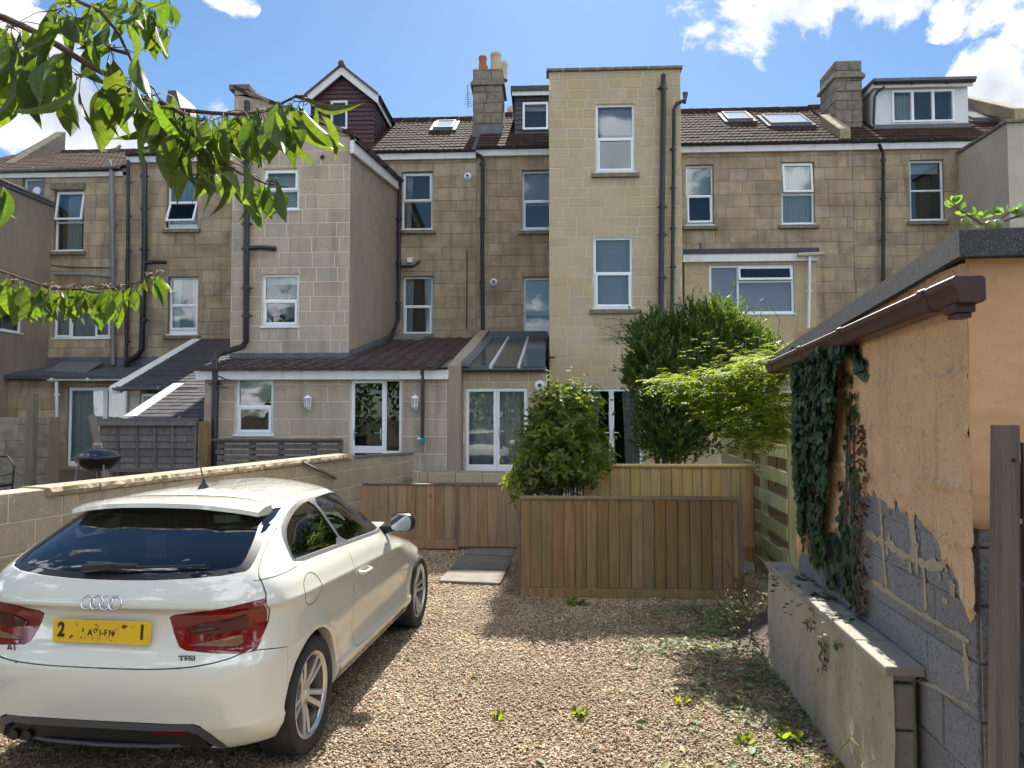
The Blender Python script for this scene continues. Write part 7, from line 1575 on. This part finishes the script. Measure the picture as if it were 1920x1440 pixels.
# --- dark bay tree against the tower
Yt = 13.2
def bl(px, py, Y, rx, ry, rz): p = PY(px, py, Y); return (p.x, p.y, p.z, rx, ry, rz)
bay = thing('bay_tree', 'tall dense dark green bay tree in front of the yellow stone tower', 'tree', (PY(1250, 860, Yt).x, Yt, GZ))
bb_ = [bl(1260, 700, Yt, .78, .7, .80), bl(1262, 790, Yt, .60, .6, .55), bl(1225, 660, Yt, .40, .4, .55), bl(1350, 650, Yt, .65, .6, .50), bl(1400, 665, Yt, .45, .45, .40), bl(1345, 600, Yt + .1, .22, .25, .28), bl(1295, 610, Yt, .25, .3, .28), bl(1235, 608, Yt, .12, .15, .22), bl(1350, 760, Yt, .60, .6, .50), bl(1215, 700, Yt, .26, .3, .35), bl(1245, 825, Yt, .5, .45, .4), bl(1320, 810, Yt, .5, .45, .45)]
c, d = blob_points(bb_, 7800, .55); nn_ = fr_noise(c, 2.6, 3); ok = nn_ > -.20; c, d = c[ok], d[ok]
dd = unit(d * .8 + np.array([0, 0, .9]) + rng.normal(0, .28, d.shape)); P, Dr, N_, Ln, Wd = shoots(c, dd, rng.uniform(.10, .24, len(c)) * (1 + 1.6 * (rng.random(len(c)) < .07)), 8, .085, .34, spread=.55, up=.25)
leaf_cloud('crown', P, Dr, N_, Ln, Wd, lf_bay, bay, droop=.15, shape='lance')
for k, (px, dx) in enumerate(((1235, -.1), (1245, .02), (1258, .12), (1268, .2))):
    p = PY(px, 860, Yt + .1 * (k % 2)); mk('trunk', MB().tube([(p.x, p.y, GZ - .05), (p.x + dx * .3, p.y, GZ + .7), (p.x + dx * 1.5, p.y, GZ + 1.7)], [.05, .042, .02], 8), twig, bay, smooth=True)
# --- bush in the planter
Ybu = 8.75
bush = thing('planter_bush', 'rounded leafy green bush growing in the planter in front of the french doors', 'bush', (PY(1045, 920, Ybu).x, Ybu, .5))
bb_ = [bl(1055, 800, Ybu, .42, .36, .34), bl(1040, 850, Ybu, .42, .36, .32), bl(1030, 770, Ybu, .22, .25, .24), bl(1080, 765, Ybu, .22, .25, .22), bl(1000, 880, Ybu - .1, .20, .25, .26), bl(985, 905, Ybu - .2, .12, .2, .18), bl(1110, 850, Ybu, .20, .25, .26), bl(1060, 890, Ybu - .1, .35, .3, .16)]
c, d = blob_points(bb_, 1250, .6); c = c + fr_noise(c, 3.2, 9)[:, None] * d * .14; dd = unit(d * .9 + np.array([0, 0, .55]) + rng.normal(0, .35, d.shape)); P, Dr, N_, Ln, Wd = shoots(c, dd, rng.uniform(.05, .15, len(c)) * (1 + 1.5 * (rng.random(len(c)) < .10)), 7, .085, .36, spread=.95, up=-.05)
leaf_cloud('foliage', P, Dr, N_, Ln, Wd, lf_bush, bush, droop=.45, shape='oval')
mb = MB()
for k in range(34):
    p = PY(rng.uniform(985, 1088), 922, Ybu + rng.uniform(-.35, .2)); q = p + Vector((rng.uniform(-.12, .12), rng.uniform(-.1, .1), rng.uniform(.35, .75))); mb.tube([(p.x, p.y, .5), (p + q) / 2 + Vector((rng.uniform(-.03, .03), 0, 0)), q], [.008, .006, .003], 5)
mk('stems', mb, twig, bush, kind='stuff')
nd = 260; P = np.array([tuple(PY(rng.uniform(985, 1090), rng.uniform(860, 925), Ybu + rng.uniform(-.4, .1))) for _ in range(nd)]); leaf_cloud('dry_leaves', P, rnd3(nd) + np.array([0, 0, -.9]), rnd3(nd), rng.uniform(.05, .09, nd), rng.uniform(.015, .025, nd), lf_dead, bush, kind='stuff')
# --- wisteria over the slat fence
wis = thing('wisteria', 'bright yellow green climbing plant sprawling over the slat fence beside the ivy', 'climbing plant', FS.p(uS0 + 1, 0, 0))
P_, D_, N__, L__, W__ = [], [], [], [], []; rr = random.Random(21); tw = MB()
def spray(p, d, ln, n=9, ls=.06):
    p = Vector(p); d = Vector(d).normalized(); s = d.cross(Vector((0, 0, 1))).normalized()
    for i in range(n):
        t = (i + 1) / n; q = p + d * ln * t + Vector((0, 0, -.25 * ln * t * t)); 
        for sg in (-1, 1):
            P_.append(tuple(q)); D_.append(tuple(s * sg * .9 + d * .45 + Vector((0, 0, -.25 + rr.uniform(-.2, .2))))); N__.append((rr.uniform(-.2, .2), rr.uniform(-.2, .2), 1)); l_ = ls * rr.uniform(.7, 1.15); L__.append(l_); W__.append(l_ * .4)
for k in range(1050):
    t = rr.random(); px = 1232 + 252 * t ** .7 + rr.uniform(-8, 8); Yw = 7.9 - 1.6 * t + rr.uniform(-.45, .45); cy = 716 + (1 - t) * 2 + 20 * math.sin(t * 3); py = cy + rr.uniform(-.6, 1) * (14 + 95 * min(1, t * 1.6)) ; p = PY(px, py, Yw)
    spray(p, (rr.uniform(-1, .4), rr.uniform(-.8, .5), rr.uniform(-.15, .45)), rr.uniform(.10, .22), rr.randint(4, 7), .066)
for k in range(16): # whips reaching up
    p = PY(rr.uniform(1290, 1470), rr.uniform(700, 740), 7.6); q = PY(rr.uniform(1270, 1460), rr.uniform(620, 690), 7.7); mid = (p + q) / 2 + Vector((rr.uniform(-.1, .1), 0, .1)); tw.tube([p, mid, q], [.004, .003, .0015], 5)
    for j in range(4): spray(mid.lerp(q, j / 4), (rr.uniform(-1, 1), -.3, .2), .07, 3, .04)
p = [PY(1452, 690, 7.5), PY(1462, 600, 7.5), PY(1440, 565, 7.5), PY(1425, 572, 7.5)]; tw.tube(p, [.004, .003, .002, .001], 5)
p = [PY(1487, 650, 7.3), PY(1500, 575, 7.3)]; tw.tube(p, [.003, .0015], 5)
for k in range(9):
    p = FS.p(uS0 + rr.uniform(.1, 3), ztop, .02); tw.tube([p + Vector((0, 0, -rr.uniform(.4, 1.2))), p + Vector((rr.uniform(-.1, .1), 0, -.2)), p + Vector((0, 0, .2))], .008, 5)
leaf_cloud('foliage', np.array(P_), np.array(D_), np.array(N__), np.array(L__), np.array(W__), lf_wist, wis, droop=.3, shape='lance'); mk('stems', tw, twig, wis, kind='stuff')
# --- ivy on the shed
ivy = thing('ivy', 'curtain of dark ivy hanging down the end of the orange shed wall', 'ivy', FG.p(2.4, 0, .02))
def ivy_mask(px, py): # outline in the photograph
    L_ = {640: 1484, 700: 1484, 800: 1486, 900: 1490, 1000: 1496, 1040: 1505, 1100: 1560}; R_ = {640: 1618, 690: 1575, 760: 1578, 830: 1570, 900: 1565, 960: 1580, 1040: 1600, 1100: 1604}
    def ip(D__, y): ks = sorted(D__); y = min(max(y, ks[0]), ks[-1]); 
    return True
def interp(tab, y):
    ys = [a for a, b in tab]; return float(np.interp(y, ys, [b for a, b in tab]))
Lt = [(640, 1484), (800, 1487), (900, 1491), (1000, 1500), (1040, 1512), (1080, 1545), (1120, 1560)]; Rt = [(640, 1600), (680, 1570), (760, 1566), (840, 1556), (900, 1550), (980, 1545), (1040, 1552), (1120, 1580)]
P_, D_, N__, L__ = [], [], [], []; rr = random.Random(4)
def ivl(px, py, n0, sz):
    u, z = FG.px(px, py, n0); P_.append(tuple(FG.p(u, z, n0))); D_.append(tuple(Vector((0, 0, -1)) + gd * rr.uniform(-.7, .7) + gl * rr.uniform(.1, .5))); N__.append(tuple(gl + Vector((rr.uniform(-.4, .4), rr.uniform(-.4, .4), rr.uniform(.0, .6))))); L__.append(sz * rr.uniform(.6, 1.2))
for k in range(7500):
    py = 648 + 450 * rr.random() ** 1.15; px = interp(Lt, py) + (interp(Rt, py) - interp(Lt, py)) * rr.random(); u, z = FG.px(px, py, .08)
    dens = 1 if py < 930 else max(.12, 1 - (py - 930) / 150)
    if rr.random() > dens or (py > 900 and mn.noise(Vector((u * 6, z * 2.2, 1))) < -.08): continue
    ivl(px, py, .03 + .10 * rr.random() * min(1, (1110 - py) / 200) * (.6 + .8 * abs(mn.noise(Vector((px * .05, py * .03, 3))))) + .01, .046)
for (x0, xa, ya, yb, n, sz) in ((1588, 1612, 690, 1150, 120, .042), (1600, 1606, 730, 1080, 60, .04), (1576, 1592, 900, 1120, 110, .042), (1600, 1620, 640, 700, 60, .055), (1560, 1600, 1000, 1130, 120, .042)): # strands
    for k in range(n): t = rr.random(); py = ya + (yb - ya) * t; px = x0 + (xa - x0) * t + 5 * math.sin(t * 14) + rr.uniform(-5, 5); ivl(px, py, .035, sz)
for k in range(260): # runs over the slab top and down the retaining wall
    t = rr.random(); u = uR0 + .7 + 1.7 * t; n0 = rr.uniform(.03, .18); z = hR + .055; 
    if rr.random() < .22: z -= rr.random() * .22; n0 = WR + .05
    if mn.noise(Vector((u * 5, n0 * 5, 2))) < 0: continue
    P_.append(tuple(FG.p(u, z, n0))); D_.append(tuple(gl * rr.uniform(-.5, 1) + gd * rr.uniform(-1, 1))); N__.append((rr.uniform(-.3, .3), rr.uniform(-.3, .3), 1)); L__.append(.035 * rr.uniform(.6, 1.2))
L_ = np.array(L__); leaf_cloud('foliage', np.array(P_), np.array(D_), np.array(N__), L_, L_ * .85, lf_ivy, ivy, droop=.2, fold=.12, shape='round')
st = MB(); 
for (pts) in (((1606, 735), (1604, 860), (1612, 1000), (1618, 1170)), ((1592, 690), (1600, 800), (1598, 960), (1590, 1120)), ((1612, 800), (1614, 1020), (1622, 1180))): st.tube([FG.p(*FG.px(*p), .035) for p in pts], .006, 5)
mk('stems', st, twig, ivy)
n = 210; py = rng.uniform(790, 1150, n); P = np.array([tuple(FG.p(*FG.px(1616 + rng.normal(0, 5 if y > 880 else 1.5), y, .045), .03 + rng.uniform(0, .03))) for y in py]); leaf_cloud('dead_ivy_leaves', P, rnd3(n) + np.array([0, 0, -1.2]), rnd3(n) + np.array(gl), rng.uniform(.02, .045, n), rng.uniform(.012, .03, n), lf_dead, ivy, kind='stuff')
# hanging sprigs on the retaining wall face
P_, D_, N__, L__ = [], [], [], []
for (px, y0, y1, n) in ((1541, 1170, 1255, 26), (1568, 1190, 1215, 10), (1520, 1130, 1180, 12)):
    for k in range(n): p = PP(px + rr.uniform(-6, 6), rr.uniform(y0, y1), G0 + gl * (WR + .04), gl); P_.append(tuple(p)); D_.append((rr.uniform(-1, 1), -.3, -1)); N__.append(tuple(gl)); L__.append(rr.uniform(.02, .04))
L_ = np.array(L__); leaf_cloud('hanging_sprigs', np.array(P_), np.array(D_), np.array(N__), L_, L_ * .8, lf_ivy, ivy, shape='round', kind='stuff')
# --- brush under the slat fence
br = thing('bramble_scrub', 'tangle of dry stems and sprigs between planter fence and retaining wall', 'scrub', FG.p(3.3, 0, .4)); mb = MB(); P_, D_, N__, L__ = [], [], [], []
for k in range(26):
    p = FG.p(rr.uniform(2.95, 4.2), rr.uniform(.1, .3), rr.uniform(.12, .34)); q = p + Vector((rr.uniform(-.35, .25), rr.uniform(-.3, .3), rr.uniform(.05, .35))); mb.tube([p, (p + q) / 2 + Vector((rr.uniform(-.06, .06), 0, .08)), q], [.006, .005, .002], 5)
    for j in range(3): s_ = p.lerp(q, rr.random() * .8); P_.append(tuple(s_)); D_.append((rr.uniform(-1, 1), rr.uniform(-1, .5), rr.uniform(-.6, .5))); N__.append((rr.uniform(-.5, .5), -.3, 1)); L__.append(rr.uniform(.03, .07))
mk('stems', mb, twig, br, kind='stuff'); L_ = np.array(L__); leaf_cloud('foliage', np.array(P_), np.array(D_), np.array(N__), L_, L_ * .5, lf_bush, br)
# bare stems of a climber on the tower wall
cv = thing('climber_stems', 'thin bare climber stems spreading left from the bay tree over the tower wall', 'climbing plant', PY(1180, 620, 16.9)); mb = MB()
for k in range(9):
    y0 = rr.uniform(600, 640); a = PY(1200, y0, 16.93); b = PY(rr.uniform(1120, 1165), y0 + rr.uniform(-22, 8), 16.95); mb.tube([a, (a + b) / 2 + Vector((0, 0, rr.uniform(-.12, .1))), b], [.01, .008, .004], 5)
mk('stems', mb, stemg, cv); n = 40; P = np.array([tuple(PY(rng.uniform(1150, 1200), rng.uniform(606, 630), 16.9)) for _ in range(n)]); leaf_cloud('foliage', P, rnd3(n), rnd3(n), rng.uniform(.05, .08, n), rng.uniform(.015, .02, n), lf_bush, cv)

# --- cherry branches hanging into the top left corner: every leaf its own part
def big_leaf(L_, W_, curl, fold, seed, m):
    rr = random.Random(seed); mb = MB(); K = 9; prof = [(0, .02), (.12, .20), (.26, .38), (.42, .48), (.57, .50), (.70, .42), (.82, .27), (.92, .10), (1, .0)]
    for i, (t, w) in enumerate(prof):
        x = t * L_; dz = -curl * t * t * L_; tw_ = .25 * math.sin(seed) * t
        for s in (-1, -.5, 0, .5, 1):
            ww = w * W_ * s * (1 + .06 * math.sin(t * 40 + s * 3)); z = dz + abs(s) * w * W_ * fold + .018 * W_ * math.sin(t * 30 + s * 9) + ww * tw_; mb.v.append((x, ww, z))
    for i in range(K - 1):
        for j in range(4): a = i * 5 + j; mb.f.append((a, a + 1, a + 6, a + 5))
    me = mb.mesh('leaf', m, True); return me
lmats = lf_cherry
LM = [big_leaf(1, w, c_, f_, i, lmats) for i, (w, c_, f_) in enumerate(((.40, .25, .45), (.36, .45, .6), (.42, .12, .32), (.34, .6, .8), (.40, .35, .4), (.34, .2, .9), (.30, .5, 1.0)))]
leafcount = 0
def add_leaf(parent, p, d, ln, rr):
    """leaf hanging from p, mostly pointing down"""
    d = Vector(d).normalized(); side_ = Vector((math.cos(rr.uniform(0, 6.28)), math.sin(rr.uniform(0, 6.28)), rr.uniform(-.2, .2))); s = (side_ - d * side_.dot(d)).normalized(); n_ = d.cross(s)
    M0 = Matrix((d, s, n_)).transposed().to_4x4(); put('leaf', rr.choice(LM), parent, Matrix.Translation(p) @ M0 @ Matrix.Scale(ln, 4))
def at(px, py, dist): r = ray(px, py); return CAM + r * dist
def branch(lab, segs, rad, leaves, zd, seed, loc, extra=()):
    rr = random.Random(seed); t = thing('cherry_branch', lab, 'branch', at(*segs[0][0], zd)); mb = MB(); allp = []
    for s_i, sg in enumerate(segs):
        pts = [at(x, y, zd + .06 * math.sin(i * 1.3 + s_i * 2)) for i, (x, y) in enumerate(sg)]; r0 = rad if s_i == 0 else rad * .6
        mb.tube(pts, [max(.0012, r0 * (1 - .75 * i / max(1, len(pts) - 1))) for i in range(len(pts))], 7)
    for (x, y, n, ln, spread) in leaves:
        n = int(n * 1.12); ln *= .86; spread *= 1.1
        for k in range(n):
            px, py = x + rr.gauss(0, spread), y + rr.gauss(0, spread * .45); dz = zd + rr.uniform(-.16, .16); p = at(px, py, dz); d = (rr.gauss(0, .26), rr.gauss(0, .26), -1); l = ln * rr.uniform(.6, 1.1)
            if rr.random() < .10: d = (rr.uniform(-1, 1), rr.uniform(-.6, .6), -.25)
            add_leaf(t, p, d, l, rr); o_ = at(x + rr.uniform(-12, 12), y - 10, zd); mb.tube([p, (p + Vector(o_)) / 2 + Vector((0, 0, .008)), o_], [.0008, .0009, .0012], 4)
    for (x, y, dx, dy, ln) in extra:
        p = at(x, y, zd); q = at(x + dx, y + dy, zd + .03); add_leaf(t, p, (q - p), ln, rr)
    mk('stem', mb, twig, t, smooth=True); return t
branch('long cherry branch with drooping pointed leaves hanging across the top left sky', [
    [(-40, 20), (10, 34), (70, 62), (110, 86), (160, 118), (220, 152), (262, 185), (330, 205), (400, 212), (450, 214), (500, 208), (556, 180), (575, 180)],
    [(110, -30), (150, 4), (190, 22), (222, 62), (240, 100), (262, 145), (290, 168), (300, 190)],
    [(300, 190), (345, 215), (395, 250), (410, 300), (450, 325), (500, 345), (540, 350)], [(240, 100), (205, 92), (190, 70)], [(556, 180), (610, 200)]], .0075, [
    (20, 60, 9, .135, 26), (55, 95, 9, .13, 26), (110, 120, 9, .13, 24), (150, 150, 8, .125, 24), (130, 20, 7, .11, 26), (180, 30, 6, .105, 22), (100, 30, 5, .1, 25), (205, 100, 7, .10, 20), (245, 160, 9, .11, 20), (275, 190, 10, .11, 20), (310, 215, 11, .11, 22), (350, 225, 11, .11, 22), (385, 235, 10, .11, 20), (420, 225, 8, .11, 18), (450, 225, 9, .11, 18), (490, 220, 9, .115, 18), (525, 215, 8, .115, 16), (560, 200, 5, .115, 12), (395, 300, 7, .09, 16), (430, 325, 8, .085, 18), (470, 340, 7, .08, 16), (510, 350, 6, .08, 14), (370, 300, 5, .09, 14), (0, 140, 4, .13, 20)],
    1.42, 5, None, [(575, 182, 60, 30, .10), (560, 195, 60, 75, .12), (545, 190, 40, 90, .12), (600, 212, 33, 48, .09)])
branch('short cherry spray of leaves dangling from the top edge, upper left', [[(215, -60), (240, -20), (262, 10), (285, 40)]], .004, [(250, -5, 7, .09, 16), (270, 20, 8, .085, 14), (285, 50, 7, .075, 12), (300, 60, 5, .07, 10), (215, 10, 4, .09, 12), (308, 5, 5, .07, 10)], 1.6, 8, None)
branch('lower cherry branch with drooping leaves in front of the far left house', [[(-60, 480), (0, 508), (40, 522), (100, 542), (160, 543), (215, 540), (262, 528), (285, 514)]], .004, [(25, 535, 9, .098, 14), (50, 540, 9, .098, 14), (80, 545, 9, .095, 14), (105, 548, 7, .09, 12), (135, 545, 8, .085, 14), (165, 548, 9, .085, 13), (195, 546, 9, .082, 13), (225, 545, 9, .082, 12), (245, 540, 4, .075, 8), (275, 522, 3, .08, 6), (300, 518, 4, .085, 6), (5, 545, 5, .09, 12)], 1.75, 9, None)
branch('two bright cherry leaves at the left edge above the garden extension', [[(-60, 330), (-10, 345), (6, 352)]], .003, [], 1.6, 10, None, [(6, 350, -8, 70, .085), (8, 352, 14, 90, .09), (-4, 350, 8, 60, .08)])
# --- apple branch over the shed
ab = thing('apple_branch', 'thin apple branch with small green apples above the shed roof', 'branch', at(1950, 400, 4.2)); mb = MB(); zd = 4.2
mb.tube([at(1960, 392, zd), at(1900, 408, zd), at(1868, 418, zd), at(1840, 420, zd), at(1810, 400, zd), at(1780, 384, zd)], [.009, .007, .006, .005, .004, .002], 7); mb.tube([at(1868, 418, zd), at(1890, 400, zd), at(1925, 385, zd)], .004, 5)
mk('stem', mb, twig, ab); rr = random.Random(3); P_, D_, L__ = [], [], []
for (x, y, n) in ((1785, 384, 7), (1800, 396, 5), (1822, 405, 5), (1842, 408, 6), (1865, 402, 7), (1890, 398, 6), (1915, 395, 5), (1830, 425, 3)):
    for k in range(n): P_.append(tuple(at(x + rr.uniform(-8, 8), y + rr.uniform(-4, 4), zd))); D_.append((rr.uniform(-1, 1), rr.uniform(-.5, .5), rr.uniform(-.4, 1.1))); L__.append(rr.uniform(.04, .07))
L_ = np.array(L__); leaf_cloud('leaves', np.array(P_), np.array(D_), rnd3(len(P_)) + np.array([0, 0, .6]), L_, L_ * .5, lf_apple, ab, kind='stuff')
apm = mat('green apple', (.20, .24, .07), .4, layers=(('noise', 30, .5, .7, (.30, .20, .08), .5, D),))
for (x, y) in ((1812, 418), (1857, 424), (1871, 422), (1914, 398)): mk('apple', MB().lathe([(.001, .028), (.012, .031), (.024, .024), (.030, .008), (.030, -.008), (.022, -.024), (.010, -.029), (.001, -.026)], 16, Matrix.Translation(at(x, y, zd))), apm, ab, smooth=True)

# --- weeds and cut leaves on the gravel
n = 8500; t = rng.random(n); X_, Y_ = [], []
while len(X_) < n:
    y = rng.uniform(2.6, 7.4); x = rng.uniform(-.6, 2.2); edge = 1.62 + (y - 3) * .066
    if x > edge: continue
    dn = math.exp(-((edge - x) / .85) ** 2) * (.15 + 1.1 * max(0, mn.noise(Vector((x * 2.4, y * 2.4, 5))) + .15))
    if rng.random() < dn: X_.append(x); Y_.append(y)
P = np.column_stack([X_, Y_, [gz(a, b) + .008 + rng.uniform(0, .012) for a, b in zip(X_, Y_)]]); Dr = rng.normal(0, 1, (n, 3)); Dr[:, 2] *= .22; N_ = rng.normal(0, .4, (n, 3)); N_[:, 2] = 1; Ln = rng.lognormal(math.log(.026), .5, n).clip(.01, .09); leaf_cloud('leaf_litter', P, Dr, N_, Ln, Ln * rng.uniform(.25, .5, n), lf_litter, droop=.1, kind='stuff')
n = 1700; X_ = rng.uniform(-.2, 1.9, n); Y_ = rng.uniform(2.6, 8.0, n); P = np.column_stack([X_, Y_, [gz(a, b) + .014 for a, b in zip(X_, Y_)]]); Dr = rng.normal(0, 1, (n, 3)); Dr[:, 2] *= .15; N_ = rng.normal(0, .3, (n, 3)); N_[:, 2] = 1; Ln = rng.uniform(.015, .05, n); leaf_cloud('dry_leaf_litter', P, Dr, N_, Ln, Ln * .4, lf_dead, kind='stuff')
weeds = (((1080, 1133), .11, 'lone green weed in the shade in front of the planter fence', 26), ((935, 1345), .07, 'small weed in the sunlit gravel left of the leaf litter', 20), ((1085, 1340), .08, 'dark green sprig on the gravel near the middle bottom', 20), ((1278, 1318), .08, 'pale green sprig among the cut leaves', 18), ((1345, 1215), .06, 'tiny bright weed between the fence end and the wall', 16), ((1360, 1170), .06, 'bright green seedling by the foot of the retaining wall', 16), ((888, 1268), .04, 'very small weed just right of the rear wheel track', 12), ((1470, 1385), .10, 'leafy weed beside the retaining wall at the bottom', 26), ((1395, 1390), .08, 'grassy weed tuft near the bottom of the retaining wall', 22), ((1680, 1430), .08, 'leafy weed at the foot of the shed by the wall end', 20), ((765, 1235), .04, 'sparse yellow weed beside the sill of the car', 12))
for (px, s, lab, n) in weeds:
    q = PZ(*px, 0); P = np.tile(np.array([[q.x, q.y, gz(q.x, q.y) + .0]]), (n, 1)) + rng.normal(0, s * .3, (n, 3)) * np.array([1, 1, 0]); Dr = rng.normal(0, 1, (n, 3)); Dr[:, 2] = rng.uniform(.3, 1.2, n); Ln = rng.uniform(.5, 1, n) * s; o = leaf_cloud('weed', P, Dr, rnd3(n) + np.array([0, 0, 1]), Ln, Ln * .4, lf_wist if 'bright' in lab or 'yellow' in lab else lf_bush, droop=.4); tag(o, lab, 'weed')
wp = thing('grass_stem', 'long pale bent grass stem rising at the foot of the retaining wall', 'weed', PZ(1580, 1440, 0)); mk('stem', MB().tube([PP(1555, 1440, G0 + gl * .4, gl), PP(1575, 1405, G0 + gl * .4, gl), PP(1595, 1385, G0 + gl * .4, gl), PP(1612, 1400, G0 + gl * .4, gl)], .003, 5), lf_wist, wp)
# --- trees of the gardens behind the photographer (they show in the glass and the car's paint)
def far_tree(x, y, h, r, lab, seed):
    t = thing('garden_tree', lab, 'tree', (x, y, 0)); rr = random.Random(seed); bl_ = [(x + rr.uniform(-r, r) * .6, y + rr.uniform(-r, r) * .5, h * rr.uniform(.18, .85), r * rr.uniform(.4, .7), r * rr.uniform(.4, .7), h * rr.uniform(.12, .24)) for _ in range(14)]
    c, d = blob_points(bl_, 4200, .8); leaf_cloud('crown', c, rnd3(4200), rnd3(4200), rng.uniform(.2, .4, 4200), rng.uniform(.12, .25, 4200), lf_tree, t)
    mk('trunk', MB().tube([(x, y, 0), (x + .1, y, h * .5), (x, y, h * .8)], [.22, .16, .05], 8), twig, t)
for i, (x, y, h, r, lab) in enumerate(((-13, -13, 8, 3.4, 'broad garden tree behind the camera, leftmost of the reflected ones'), (-7, -11, 7.5, 3.2, 'tall garden tree behind the camera, second from the left in reflections'), (-1.5, -13, 6.8, 3.2, 'rounded garden tree behind the camera, directly opposite the french doors'), (4, -12, 6.5, 3.0, 'spreading garden tree behind the camera, opposite the tower'), (10, -12, 6.5, 3.2, 'low garden tree behind the camera, rightmost of the reflected ones'))): far_tree(x, y, h, r, lab, i + 1)
